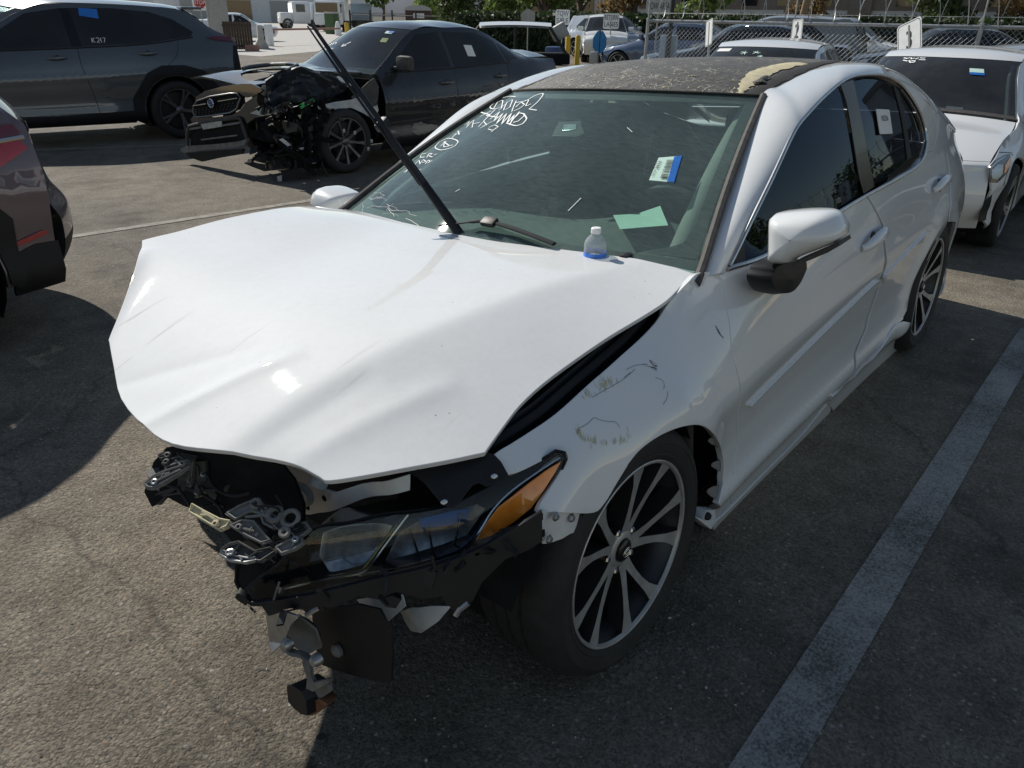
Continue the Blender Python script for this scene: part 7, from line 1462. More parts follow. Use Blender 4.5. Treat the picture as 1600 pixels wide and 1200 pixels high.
mb = MB(); mb.tube([tuple(ec + Vector((.012, .058 * cos(2 * pi * k / 28), .040 * sin(2 * pi * k / 28)))) for k in range(29)], .006, 6, caps=False); mb.build('emblem_ring', 'chrome', emb_)
for (dy, dz, r_) in ((.022, .012, .010), (-.012, .014, .006), (-.028, .004, .005), (-.008, -.012, .006), (.012, -.010, .005), (-.024, -.014, .005)):
    mb = MB(); mb.lathe([(0, .004), (r_, .002), (r_, 0)], 4, Matrix.Translation(ec + Vector((.013, dy, dz))) @ Matrix.Rotation(pi / 2, 4, 'Y')); mb.build('emblem_star', 'chrome', emb_)
plate('bumper_cover', loc([(-3.1395,-6.5854,0.8746),(-3.1528,-6.4973,0.929),(-3.1823,-6.238,0.8968),(-3.2241,-5.9034,0.9306),(-3.2446,-5.7549,0.9837),(-3.2593,-5.6639,1.0589),(-3.282,-5.5004,1.1217),(-3.3014,-5.3204,1.0765),(-3.3063,-5.2553,1.0181),(-3.312,-5.1886,0.972),(-3.2924,-5.3402,0.9444),(-3.2654,-5.5529,0.9147),(-3.2478,-5.6778,0.8619),(-3.2432,-5.7305,0.8977),(-3.1381,-6.575,0.8224)]), 'dark_grey_paint', wrx, thick=.05, step=.05, outward=(1, 0, 0))
plate('torn_corner_flap', loc([(-3.2489,-5.689,0.9112),(-3.2618,-5.6028,0.9625),(-3.2989,-5.3258,1.0406),(-3.3113,-5.2036,0.9954),(-3.3067,-5.2271,0.9591),(-3.2744,-5.4838,0.9287)]), 'galvanised', wrx, thick=.008, step=.06, outward=(.6, .3, .7))
frm = loc([(-3.1317,-6.6222,0.8077),(-3.1381,-6.575,0.8224),(-3.1931,-6.1383,0.8739),(-3.2417,-5.7481,0.9096),(-3.2463,-5.6953,0.8738),(-3.24,-5.6823,0.718),(-3.2417,-5.6502,0.6752),(-3.2238,-5.7919,0.6566),(-3.174,-6.1892,0.6134),(-3.1196,-6.6282,0.5805),(-3.1009,-6.7701,0.5469),(-3.1107,-6.7122,0.6038),(-3.1173,-6.664,0.6194)], (.0, 0, 0))
plate('air_intake', loc([(-3.1339,-6.6015,0.8018),(-3.1922,-6.1408,0.8611),(-3.2404,-5.7513,0.8909),(-3.2363,-5.7053,0.6982),(-3.1754,-6.1853,0.6333),(-3.1185,-6.6461,0.5999)]), 'engine_dark', wrx, thick=.03, step=.08, outward=(1, 0, 0))
mb = MB(); mb.tube(smoothline(loc([(-3.1152,-6.6701,0.5921),(-3.1221,-6.6572,0.7002),(-3.1339,-6.6015,0.8018),(-3.1629,-6.3763,0.8414),(-3.1994,-6.0864,0.8754),(-3.2345,-5.8076,0.9081),(-3.2416,-5.7414,0.8912),(-3.2405,-5.7091,0.7924),(-3.2407,-5.6668,0.6934)], (.02, 0, 0)), 3), .018, 8); mb.build('intake_frame', 'dusty_black_plastic', wrx)
plate('plate_holder', loc([(-3.1619,-6.379,0.8283),(-3.2057,-6.0349,0.8768),(-3.204,-6.0252,0.8199),(-3.1632,-6.3469,0.7772)], (.035, 0, 0)), 'galvanised', wrx, thick=.01, step=.08, outward=(1, 0, 0))
plate('intake_slat', loc([(-3.1351,-6.5838,0.7825),(-3.1605,-6.3831,0.8086),(-3.159,-6.3872,0.7889),(-3.1335,-6.5882,0.7625)], (.03, 0, 0)), 'grey_dusty_plastic', wrx, thick=.01, step=.08, outward=(1, 0, 0)); plate('intake_slat', loc([(-3.2054,-6.0216,0.8391),(-3.2391,-5.7546,0.8721),(-3.2377,-5.7578,0.8533),(-3.204,-6.0252,0.8199)], (.03, 0, 0)), 'grey_dusty_plastic', wrx, thick=.01, step=.08, outward=(1, 0, 0)); plate('intake_slat', loc([(-3.1505,-6.4107,0.6765),(-3.2252,-5.8165,0.7445),(-3.2243,-5.8187,0.7317),(-3.1495,-6.4134,0.6632)], (.03, 0, 0)), 'grey_dusty_plastic', wrx, thick=.01, step=.08, outward=(1, 0, 0))
plate('front_lip', loc([(-3.1015,-6.7686,0.5537),(-3.1179,-6.6476,0.5931),(-3.1754,-6.1853,0.6333),(-3.2276,-5.7685,0.6766),(-3.2444,-5.6439,0.7132),(-3.2351,-5.694,0.6481),(-3.2112,-5.8797,0.6143),(-3.1585,-6.3027,0.5754),(-3.1044,-6.7307,0.5215)], (.05, 0, 0)), 'grey_dusty_plastic', wrx, thick=.04, step=.06, outward=(1, 0, .5))
plate('lower_splitter', loc([(-3.1033,-6.7338,0.5077),(-3.157,-6.3067,0.5553),(-3.2251,-5.7605,0.6069),(-3.219,-5.7895,0.5543),(-3.1717,-6.1593,0.4964),(-3.1328,-6.4599,0.4403),(-3.1113,-6.6523,0.4708)], (.02, 0, 0)), 'cladding', wrx, thick=.03, step=.06, outward=(1, 0, 0))
random.seed(91)
for (nm, mt, n_, smin, smax) in (('broken_parts', 'engine_dark', 90, .06, .2), ('torn_plastic', 'black_plastic', 60, .03, .11), ('torn_metal', 'dusty_black_plastic', 26, .04, .14)):
    cl = MB()
    for k in range(n_):
        p = (random.uniform(.05, .78), random.uniform(.25, .86), random.uniform(.10, .74))
        shard(cl, p, random.uniform(smin, smax), .012)
    o = cl.build(nm, mt, wrx); o['kind'] = 'stuff'
# hanging debris and inner structure beside the wheel
inr = [('inner_fender', 'galvanised', [(-3.7136,-5.0876,1.0102),(-3.8744,-5.0503,1.0386),(-4.0711,-5.0026,1.0537),(-4.204,-4.9725,1.0849),(-4.34,-4.9379,1.0787),(-4.3675,-4.9168,0.9371),(-4.3016,-4.9247,0.851),(-4.1688,-4.9651,0.9228),(-4.058,-4.9984,0.9794),(-3.861,-5.0463,0.9653),(-3.7244,-5.08,0.9606)]), ('strut_brace', 'bare_white_metal', [(-3.9367,-5.0576,1.268),(-3.9875,-5.0466,1.2845),(-4.0299,-5.0328,1.2526),(-4.0487,-5.0231,1.203),(-4.1293,-5.0051,1.2246),(-4.125,-5.0038,1.2001),(-4.072,-5.0147,1.1775),(-4.0121,-5.0312,1.1921)]), ('hinge_plate', 'dusty_black_plastic', [(-4.0754,-5.004,1.0783),(-4.1681,-4.9854,1.124),(-4.2915,-4.964,1.2188),(-4.3694,-4.948,1.2535),(-4.4064,-4.9304,1.1706),(-4.3458,-4.9269,0.9831),(-4.2488,-4.9497,0.9691)]), ('green_tag', 'tape_green', [(-3.5264,-5.1366,1.0321),(-3.6678,-5.1066,1.0853),(-3.683,-5.1003,1.0604),(-3.5453,-5.1282,0.995)]), ('loose_hose', 'cladding', [(-3.2248,-5.1507,0.4195),(-3.4247,-5.1026,0.4372),(-3.6066,-5.0463,0.3299),(-3.534,-5.055,0.2347),(-3.366,-5.0937,0.2025),(-3.2362,-5.134,0.2806)]), ('bent_strip', 'bare_white_metal', [(-3.266,-5.1708,0.7229),(-3.2998,-5.1633,0.7324),(-3.3851,-5.1327,0.64),(-3.3623,-5.1368,0.6234)]), ('bent_strip', 'bare_white_metal', [(-3.4213,-5.1221,0.6247),(-3.4886,-5.106,0.6315),(-3.485,-5.1051,0.6131),(-3.4231,-5.1192,0.5997)]), ('bent_strip', 'bare_white_metal', [(-3.5415,-5.0785,0.4891),(-3.5923,-5.0641,0.4717),(-3.5832,-5.0652,0.4599),(-3.5446,-5.0758,0.4699)]), ('bent_strip', 'galvanised', [(-3.1709,-5.1598,0.3753),(-3.2175,-5.1489,0.3829),(-3.2029,-5.1452,0.3094),(-3.1713,-5.1535,0.3129)])]
for nm, mt, pp in inr: plate(nm, loc(pp), mt, wrx, thick=.012, step=.06, outward=(.2, 1, .1), bend=lambda u, v: .015 * sin(20 * u + 9 * v))
for pp in ([(-3.6861,-5.0762,0.8275),(-3.5418,-5.0997,0.7017),(-3.3563,-5.1352,0.5931),(-3.1909,-5.1743,0.5707)], [(-3.7396,-5.0662,0.8612),(-3.6603,-5.0617,0.6173),(-3.6566,-5.0423,0.4146),(-3.7318,-5.0079,0.2583)], [(-3.4091,-5.0984,0.3568),(-3.4627,-5.0781,0.2875),(-3.59,-5.0416,0.2414),(-3.7342,-5.0086,0.2711)], [(-4.1072,-4.9656,0.7739),(-3.8731,-5.0118,0.6508),(-3.6996,-5.0547,0.6456)]):
    mb = MB(); mb.tube(smoothline(loc(pp), 4), .012, 6); mb.build('hanging_hose', 'black_plastic', wrx)
for pp in ([(-3.8545,-5.0292,0.7786)], [(-3.9683,-4.9981,0.7517)], [(-4.1372,-4.9463,0.6559)], [(-4.0882,-4.9512,0.5821)]):
    mb = MB(); mb.bbox(tuple(Vector(loc(pp)[0]) + Vector((0, .15, 0))), (.03, .012, .04), .008); mb.build('torn_clip', 'galvanised', wrx)
# ================================================================ background
CQ = Vector(CAL['C'])
def face_cam(p): 
    d = CQ - Vector(p); return math.atan2(d.y, d.x)
def sign_board(name, label, pos, w, h, lines, rot, post=True, tilt=0.0, board='sign_white', ink='print_black', size=.16, border=False, postmat='galvanised', ground=None, cat='sign', group=None, gap=1.15):
    x, y, z = pos; g = gz(x, y) if ground is None else ground
    t = thing(name, label, cat, (x, y, g), rot, group)
    M = Matrix.Translation((0, 0, z - g)) @ Matrix.Rotation(tilt, 4, 'X') @ Matrix(((0, 0, 1, 0), (1, 0, 0, 0), (0, 1, 0, 0), (0, 0, 0, 1)))
    mb = MB(); r = .035 * min(w, h) / .3; pts = []
    for cx, cy, a0 in ((w / 2 - r, h / 2 - r, 0), (-w / 2 + r, h / 2 - r, 90), (-w / 2 + r, -h / 2 + r, 180), (w / 2 - r, -h / 2 + r, 270)):
        for k in range(5): pts.append((cx + r * cos(radians(a0 + k * 22.5)), cy + r * sin(radians(a0 + k * 22.5)), 0))
    mb.prism([M @ Vector(p) for p in pts], M.to_3x3() @ Vector((0, 0, -.006))); bd = mb.build('sign_plate', board, t, smooth=None)
    if border:
        mb = MB(); q = [(p[0] * .93, p[1] * .95, .002) for p in pts]; q2 = [(p[0] * .895, p[1] * .925, .002) for p in pts]
        n = len(q); mb.add([M @ Vector(p) for p in q + q2], [(i, (i + 1) % n, (i + 1) % n + n, i + n) for i in range(n)]); mb.build('sign_border', ink, bd, smooth=None)
    n = len(lines)
    for i, ln in enumerate(lines):
        me = text_mesh(ln, size, 0.0)
        xs = [v.co.x for v in me.vertices]; wd = max(xs) - min(xs); k = min(1.0, w * .86 / wd)
        for v in me.vertices:
            c_ = M @ Vector((v.co.x * k, v.co.y * 1.15 + (n / 2 - .5 - i) * size * gap, .003)); v.co = c_
        link('lettering', me, ink, bd)
    if post:
        mb = MB(); dn = M.to_3x3() @ Vector((0, 1, 0)); tp = Vector((0, 0, z - g)) - Vector((.012, 0, 0))
        L_ = (z - g) / max(.3, dn.z) + .1
        mb.tube([tuple(tp + dn * h * .4), tuple(tp - dn * L_)], .022, 8); mb.build('post', postmat, t)
    return t
# ---- chain link fence with razor wire
FX, F0, F1, FT = -11.35, -5.85, 9.5, 1.50
gF = -.13
fence = thing('chain_link_fence', 'chain link fence with white top rail and coiled razor wire behind the white cars', 'fence', (FX, F0, gF))
def fl(x, y, z): return (x - FX, y - F0, z - gF)
mb = MB(); mb.tube([fl(FX, F0, FT), fl(FX, F1, FT)], .024, 8); mb.build('top_rail', 'galvanised', fence)
for k in range(7):
    y = F0 + k * (F1 - F0) / 6; mb = MB(); mb.tube([fl(FX, y, gF - .1), fl(FX, y, FT + .05)], .03, 8); mb.tube([fl(FX, y, FT), fl(FX, y, FT + .5)], .012, 6); mb.build('fence_post', 'galvanised', fence)
mw = MB(); d = .075; Hh = FT - gF - .04
k = -Hh
while k < (F1 - F0):
    for sg in (1, -1):
        a0, z0 = k, gF + .02; a1, z1 = k + Hh, FT - .02
        if sg < 0: z0, z1 = z1, z0
        # clip to the fence length
        t0 = max(0, -a0 / Hh); t1 = min(1, ((F1 - F0) - a0) / Hh)
        if t1 > t0:
            pA = fl(FX + .004 * sg, F0 + a0 + Hh * t0, lerp(z0, z1, t0)); pB = fl(FX + .004 * sg, F0 + a0 + Hh * t1, lerp(z0, z1, t1))
            mw.tube([pA, pB], .0026, 3, caps=False)
    k += d
o = mw.build('wire_mesh', 'galvanised', fence, smooth=None); o['kind'] = 'stuff'
rz = MB(); pts = []
n = int((F1 - F0) / .36 * 18)
for i in range(n):
    a = 2 * pi * i / 18; pts.append(fl(FX + .02 + .24 * cos(a), F0 + .36 * i / 18, FT + .27 + .24 * sin(a)))
rz.tube(pts, .006, 4, caps=False); rz.build('razor_coil', 'galvanised', fence)
for zz in (FT + .12, FT + .42):
    mb = MB(); mb.tube([fl(FX, F0, zz), fl(FX, F1, zz)], .004, 4); mb.build('guide_wire', 'galvanised', fence)
# numbered stall signs leaning on their posts
def stall(n_, pos, rot, tilt, label, w=.30, h=.46, size=.27):
    t = sign_board('stall_sign', label, pos, w, h, [n_], rot, tilt=0.0, board='sign_white', size=size, border=True)
    t.rotation_euler = (tilt, 0, 0); t.rotation_mode = 'XYZ'
    t.matrix_world = Matrix.Translation(t.location) @ Matrix.Translation((0, 0, 1.3)) @ Matrix.Rotation(rot, 4, 'Z') @ Matrix.Rotation(tilt, 4, 'X') @ Matrix.Translation((0, 0, -1.3))
    return t
_p = [(-10.2279,-1.277,1.3417)]; stall('3', _p[0], -.62, radians(20), 'white stall sign numbered 3 leaning right in front of the chain link fence', w=.42, h=.47)
_p = [(-10.8215,-4.4249,1.3491)]; stall('1', _p[0], -.75, radians(12), 'narrow white stall sign numbered 1 beside the far white sedan', w=.28, h=.38, size=.26)
_p = [(-10.84,-3.0252,1.3899)]; stall('2', _p[0], -.6, radians(5), 'white stall sign just showing its top above the far white sedan', w=.25, h=.34, size=.24)
stall('5', (-10.1, 4.62, 1.42), -.25, radians(4), 'white stall sign numbered 5 seen only mirrored in the front side window')
# ---- sign posts
_p = [(-16.3967,-8.555,1.9062)]; sign_board('tow_sign', 'pale sign reading CAP T TOW AREA on a grey post', _p[0], .60, .56, ['CAP T', 'TOW AREA'], face_cam(_p[0]) - .15, board='sign_grey', size=.19)
_p = [(-27.3934,-19.3831,1.5284)]; sign_board('tow_sign', 'white sign reading TOW SALE in blue letters', _p[0], .60, .58, ['TOW', 'SALE'], face_cam(_p[0]) + .1, ink='print_blue', size=.24)
_p = [(-24.893,-15.3421,1.4294)]; sign_board('lane_sign', 'white sign reading RETURN LANES on a thin post', _p[0], .58, .52, ['RETURN', 'LANES'], face_cam(_p[0]) - .1, size=.2)
def octagon_sign(pos, R, rot, label, mat, text=None, panel_=None, sq=1.0):
    x, y, z = pos; g = gz(x, y); t = thing('octagon_sign', label, 'sign', (x, y, g), rot)
    if panel_:
        mb = MB(); mb.box((-.012, 0, z - g), (.01, R * 2.5, R * 2.5)); mb.build('backing_plate', panel_, t, smooth=None)
    mb = MB(); mb.prism([(0, R * sq * cos(radians(22.5 + 45 * k)), z - g + R * sin(radians(22.5 + 45 * k))) for k in range(8)], (-.005, 0, 0)); o = mb.build('sign_plate', mat, t, smooth=None)
    if text:
        me = text_mesh(text, R * .75)
        for v in me.vertices: v.co = Vector((.004, v.co.x, v.co.y * 1.1 + z - g))
        link('lettering', me, 'sign_white', o)
    mb = MB(); mb.tube([(-.02, 0, 0), (-.02, 0, z - g + R)], .025, 8); mb.build('post', 'galvanised' if mat != 'sign_blue' else 'fence_black', t)
_p = [(-22.6993,-39.543,1.9299)]; octagon_sign(_p[0], .30, face_cam(_p[0]), 'red STOP sign on a white square plate by the gate', 'sign_red', 'STOP', 'sign_white')
_p = [(-28.2076,-21.8835,1.5044)]; octagon_sign(_p[0], .34, face_cam(_p[0]), 'grey octagonal sign seen from the back in front of the dark trees', 'sign_back')
_p = [(-18.8592,-11.795,0.8973)]; octagon_sign(_p[0], .32, face_cam(_p[0]) + .5, 'bright blue octagonal sign on a black post', 'sign_blue', sq=.75)
for i, p in enumerate([(-23.2159,-16.0455,-0.05),(-22.8621,-15.3674,-0.05)]):
    mb = MB(); mb.lathe([(0, 1.02), (.06, 1.02), (.09, .98), (.09, 0)], 16, Matrix.Translation(p)); tag(mb.build('bollard', 'yellow_post'), ['left of the two yellow bollards by the tow sale area', 'right of the two yellow bollards by the tow sale area'][i], 'bollard', 'yellow bollards')
_p = [(-12.2182,-5.9993,1.0512),(-12.3342,-5.8508,1.0435)]
for i, p in enumerate(_p):
    mb = MB(); mb.bbox((p[0], p[1], .62), (.06, .13, 1.3), .02); tag(mb.build('post_panel', 'truck_blue'), ['left pale blue panel on the dark gate post behind the roof', 'right pale blue panel on the dark gate post behind the roof'][i], 'panel')
mb = MB(); q = [(-12.2073,-5.8808,1.1088)][0]; mb.tube([(q[0], q[1], -.1), (q[0], q[1], 2.6)], .04, 8); tag(mb.build('gate_post', 'fence_black'), 'dark gate post between two pale blue panels', 'post')
_p = [(-16.7833,-10.5692,0.5593)][0]; mb = MB(); mb.bbox((_p[0], _p[1], _p[2]), (.1, .25, .35), .04); mb.tube([(_p[0], _p[1], 0), (_p[0], _p[1], _p[2])], .03, 6); tag(mb.build('parking_meter', 'sign_back'), 'small grey ticket post at the foot of the blue octagon sign', 'post')
_p = [(-22.1891,-15.8704,0.0742)][0]; mb = MB(); mb.bbox((_p[0], _p[1], .3), (.5, .5, .6), .06); tag(mb.build('blue_crate', 'blue_bin'), 'dark blue crate on the ground left of the yellow bollards', 'crate')
# ---- far parked cars
far_sh = Shape([(.72, .25, .5, .76, .25), (.86, .5, .6, .78, .5), (.80, .78, .5, .74, .74), (-.35, 1.0, -.45, .74, .95), (-1.05, 1.42, -1.2, .57, 1.38), (-1.7, 1.48, -1.7, .59, 1.42), (-2.3, 1.45, -2.3, .59, 1.39), (-3.0, 1.14, -2.95, .66, 1.10), (-3.6, 1.08, -3.55, .70, 1.02), (-3.7, .6, -3.6, .74, .6), (-3.62, .3, -3.55, .72, .3)],
    [(.6, .78), (.1, .89), (-1, .90), (-2.8, .905), (-3.3, .86), (-3.6, .76)], [(.6, .72), (0, .86), (-.45, .94), (-1.5, .97), (-2.9, 1.02), (-3.6, .98)], [(.6, .74), (0, .76), (-.45, .775), (-1.5, .82), (-2.9, .78), (-3.6, .68)], sill=.2, wb=2.7, R=.33, arch=.38)
van_sh = Shape([(.75, .28, .5, .78, .28), (.88, .6, .62, .80, .6), (.78, .92, .5, .78, .88), (-.25, 1.10, -.35, .78, 1.04), (-.95, 1.58, -1.1, .64, 1.53), (-1.8, 1.68, -1.8, .66, 1.61), (-2.9, 1.65, -2.9, .65, 1.58), (-3.4, 1.58, -3.35, .63, 1.52), (-3.62, 1.1, -3.55, .74, 1.08), (-3.72, .65, -3.6, .78, .65), (-3.65, .35, -3.55, .76, .35)],
    [(.6, .80), (.1, .92), (-1, .92), (-2.9, .93), (-3.4, .88), (-3.62, .80)], [(.6, .84), (0, .97), (-.4, 1.04), (-2, 1.06), (-3.6, 1.06)], [(.6, .77), (0, .79), (-.4, .80), (-2, .85), (-3.6, .76)], sill=.24, wb=2.7, R=.36, arch=.41)
def far_car(label, pos, heading, paintm, sh=far_sh, suvlike=False, hatch=False, hood_up=False):
    t = thing('parked_car', label, 'car', (pos[0], pos[1], gz(pos[0], pos[1])), heading, 'cars parked beyond the fence')
    car_side(sh, t, paintm, .54, -3.56, 1, step=.14); car_side(sh, t, paintm, .54, -3.56, -1, step=.14)
    top_seg(sh, 'front_bumper', 0, 2, paintm, t, nu=10); top_seg(sh, 'windshield', 3, 4, 'car_glass', t, nu=10); top_seg(sh, 'roof', 4, 6 if not suvlike else 7, paintm, t, nu=10); top_seg(sh, 'rear_bumper', 9, 10, paintm, t, nu=10)
    if not hood_up: top_seg(sh, 'hood', 2, 3, paintm, t, nu=10)
    if hatch:
        mb = MB(); mb.grid([[(-3.3 - .85 * a / 4, y, 1.60 + .25 * sin(pi * a / 8)) for y in (-.62, -.3, 0, .3, .62)] for a in range(5)]); mb.grid([[(-3.3 - .85 * a / 4, y, 1.55 + .25 * sin(pi * a / 8)) for y in (-.62, -.3, 0, .3, .62)] for a in range(5)]); mb.build('raised_tailgate', paintm, t)
    elif suvlike: top_seg(sh, 'rear_window', 7, 8, 'dark_car_glass', t, nu=10); top_seg(sh, 'tailgate', 8, 9, paintm, t, nu=10)
    else: top_seg(sh, 'rear_window', 6, 7, 'dark_car_glass', t, nu=10); top_seg(sh, 'trunk_lid', 7, 9, paintm, t, nu=10)
    wells(t, sh); underbody(t, sh, .5, -3.4)
    zt = 1.36 if not suvlike else 1.53; zl = 1.0 if not suvlike else 1.1
    for sg in (1, -1):
        for wx in (0, -sh.wb): car_wheel(t, wx, .89, sh.R, 'five', sg, .4)
        car_panel(sh, 'side_window', [(-.62, zl - .02), (-1.15, zt - .04), (-1.55, zt), (-1.57, zl)], 'dark_car_glass', t, sg, raw=True, step=.2)
        car_panel(sh, 'side_window', [(-1.65, zl), (-1.63, zt), (-2.3, zt - .03), (-2.75, zl + .1), (-2.7, zl + .02)], 'dark_car_glass', t, sg, raw=True, step=.2)
        car_panel(sh, 'headlamp', [(.53, .62), (.53, .72), (.2, .78), (.25, .7)], 'lamp_reflector', t, sg, raw=True, step=.2)
        door_mirror(t, sh, -.7, zl - .03, paintm, sg)
    return t
def hd(px, D, off): 
    return None
_p = [(-20.2483,-11.5826,0.552)][0]; far_car('blue grey sedan with pale hood beyond the fence, nose to the left', (_p[0], _p[1]), radians(-82), 'blue_grey_paint')
_p = [(-25.2535,-15.7635,0.2591)][0]; far_car('white hatchback parked right of the yellow bollards', (_p[0], _p[1]), radians(35), 'far_white_paint', van_sh, True)
_p = [(-27.8873,-16.2767,0.5625)][0]; far_car('silver SUV with dark rear window behind the blue grey sedan', (_p[0], _p[1]), radians(70), 'silver_paint', van_sh, True)
_p = [(-31.6095,-17.0801,0.6941)][0]; far_car('white SUV roof between the blue grey sedan and the hedge', (_p[0], _p[1]), radians(-75), 'far_white_paint', van_sh, True)
_p = [(-15.8097,-7.5638,0.8174)][0]; far_car('dark sedan with pale windshield behind the gate post', (_p[0], _p[1]), radians(-70), 'far_dark_paint')
_p = Vector([(-18.8188,-15.0378,0.4701)][0]); strip = thing('stripped_car', 'stripped white car shell, only its pale roof standing on dark pillars', 'car', (_p.x, _p.y, 0), radians(-52))
mb = MB(); mb.grid([[(x, y, 1.30 + .10 * (1 - (y / .62) ** 2) - .05 * ((x + .2) / 1.3) ** 2) for y in (-.62, -.4, -.2, 0, .2, .4, .62)] for x in [1.0 - .22 * k for k in range(11)]]); mb.grid([[(x, y, 1.24 + .10 * (1 - (y / .62) ** 2) - .05 * ((x + .2) / 1.3) ** 2) for y in (-.62, -.4, -.2, 0, .2, .4, .62)] for x in [1.0 - .22 * k for k in range(11)]]); mb.build('roof', 'far_white_paint', strip)
for x, x2 in ((1.0, 1.6), (-.1, -.1), (-1.15, -1.7)):
    for sg in (1, -1):
        mb = MB(); mb.tube([(x, sg * .6, 1.25), (x2, sg * .75, .5)], .04, 6); mb.build('pillar', 'fence_black', strip)
mb = MB(); mb.bbox((0, 0, .36), (3.6, 1.5, .3), .06); mb.build('floor_pan', 'engine_dark', strip)
mb = MB(); mb.bbox((-1.45, 0, 1.12), (.5, 1.2, .42), .05, Matrix.Rotation(.5, 3, 'Y')); mb.build('raised_tailgate', 'sign_back', strip)
mb = MB(); mb.bbox((1.3, .8, .5), (.05, .5, .7), .02); mb.build('loose_panel', 'far_white_paint', strip)
_p = [(-20.0856,-8.5403,0.9151)][0]; far_car('tan SUV roof behind the narrow sign numbered 1', (_p[0], _p[1]), radians(-80), 'far_tan_paint', van_sh, True)
_p = [(-19.3341,-4.2535,1.0053)][0]; far_car('dark blue car behind the fence left of the sign numbered 3', (_p[0], _p[1]), radians(-70), 'far_dark_paint')
_p = [(-26.7042,-5.7346,0.9847)][0]; far_car('white pickup cab behind the fence by the sign numbered 3', (_p[0], _p[1]), radians(100), 'far_white_paint')
_p = [(-28.2609,-9.0118,0.869)][0]; far_car('silver car behind the fence and the far white sedan', (_p[0], _p[1]), radians(80), 'silver_paint')
# ---- trees
def leafcloud(blobs, n, size, seed):
    random.seed(seed); mb = MB(); tot = sum(b[3] ** 2 for b in blobs)
    for (bx, by, bz, r) in blobs:
        k = int(n * r * r / tot)
        for _ in range(k):
            th = random.uniform(0, 2 * pi); ph = math.acos(random.uniform(-1, 1)); rr_ = r * random.uniform(.55, 1.05) ** .6 * random.uniform(.75, 1.1)
            c = Vector((bx + rr_ * sin(ph) * cos(th), by + rr_ * sin(ph) * sin(th), bz + rr_ * .85 * cos(ph)))
            a = Vector((random.uniform(-1, 1), random.uniform(-1, 1), random.uniform(-1, 1))).normalized(); b = a.cross(Vector((random.uniform(-1, 1), random.uniform(-1, 1), random.uniform(-.3, 1)))).normalized()
            s_ = size * random.uniform(.6, 1.3)
            mb.add([c - a * s_, c - b * s_ * .5, c + a * s_, c + b * s_ * .5], [(0, 1, 2, 3)])
    return mb
def tree(label, x, y, H, crown, r, leaf, n, size, seed, trunk_r=.16, name='tree', nb=14, squash=1.0):
    g = gz(x, y); t = thing(name, label, 'tree', (x, y, g)); random.seed(seed)
    blobs = []
    for k in range(nb):
        a = random.uniform(0, 2 * pi); q = r * random.uniform(.1, .85) ; zz = crown + (H - crown) * random.uniform(.08, .92)
        sh_ = 1 - .55 * abs((zz - crown) / (H - crown) - .4)
        blobs.append((q * cos(a) * sh_, q * sin(a) * sh_, zz, r * random.uniform(.28, .48) * squash))
    mb = MB(); mb.tube([(0, 0, -.1), (.05, .02, crown * .5), (-.03, .06, crown), (.04, 0, lerp(crown, H, .6))], [trunk_r * 1.25, trunk_r, trunk_r * .8, trunk_r * .25], 8)
    for b in blobs[:8]: mb.tube([(0, .02, crown * random.uniform(.75, 1.1)), (b[0] * .5, b[1] * .5, lerp(crown, b[2], .6)), (b[0], b[1], b[2])], [trunk_r * .5, trunk_r * .3, trunk_r * .08], 6)
    mb.build('trunk', 'bark', t)
    leafcloud(blobs, n, size, seed).build('crown', leaf, t, smooth=None, fix=False)
    return t
def at(px, D): return px
T = [('dark broad leaved tree with pale glints behind the iron fence', [(-39.7361,-35.8696,1.5082)][0], 6.2, 1.3, 2.9, 'leaf_dark', 5200, .17),
     ('bright light green tree beside the brown hut', [(-55.2324,-55.4773,1.4347)][0], 5.2, .8, 2.4, 'leaf_light', 3000, .2),
     ('tall dark tree behind the iron fence left of the brown hut', [(-58.4994,-65.2461,1.0507)][0], 9, 2, 3.6, 'leaf_mid', 3200, .25),
     ('slender mixed green tree behind the grey octagonal sign', [(-36.336,-29.5214,1.5482)][0], 6, 1.2, 1.8, 'leaf_mid', 3000, .15),
     ('dark spreading tree above the TOW SALE sign', [(-40.6955,-27.8618,1.7853)][0], 8, 2.1, 3.2, 'leaf_dark', 4200, .18),
     ('pale green tree left of the TOW SALE sign', [(-34.0129,-25.4263,1.6635)][0], 5.5, 1.9, 1.6, 'leaf_mid', 2200, .15),
     ('rusty brown leaved tree above the RETURN LANES sign', [(-38.8369,-23.1238,1.8069)][0], 6.5, 1.0, 2.0, 'leaf_rust', 3600, .15),
     ('round olive tree behind the narrow sign numbered 1', [(-33.2845,-15.9682,1.9331)][0], 4.2, 1.6, 1.2, 'leaf_mid', 2600, .11),
     ('brown bushy tree behind the leaning wooden pole', [(-40.8029,-13.7533,1.9209)][0], 4.6, .8, 1.3, 'leaf_rust', 2600, .12),
     ('dark green tree behind the sign numbered 3', [(-42.5148,-8.3505,2.2115)][0], 5, 1.2, 2.0, 'leaf_dark', 3600, .14),
     ('brown shrub tree at the right edge behind the fence', [(-42.2931,-4.8031,1.8194)][0], 3.4, .7, 1.3, 'leaf_rust', 2200, .11),
     ('large shade tree off to the right of the fence', (-24, 9.5, 0), 3.0, .6, 2.6, 'leaf_dark', 3000, .14),
     ('broad green tree farther right behind the fence', (-18, 12.5, 0), 2.7, .6, 2.2, 'leaf_mid', 2600, .14)]
for i, (lb, p, H, cr_, r, lf, n, s_) in enumerate(T): tree(lb, p[0], p[1], H, cr_, r, lf, n, s_, 40 + i)
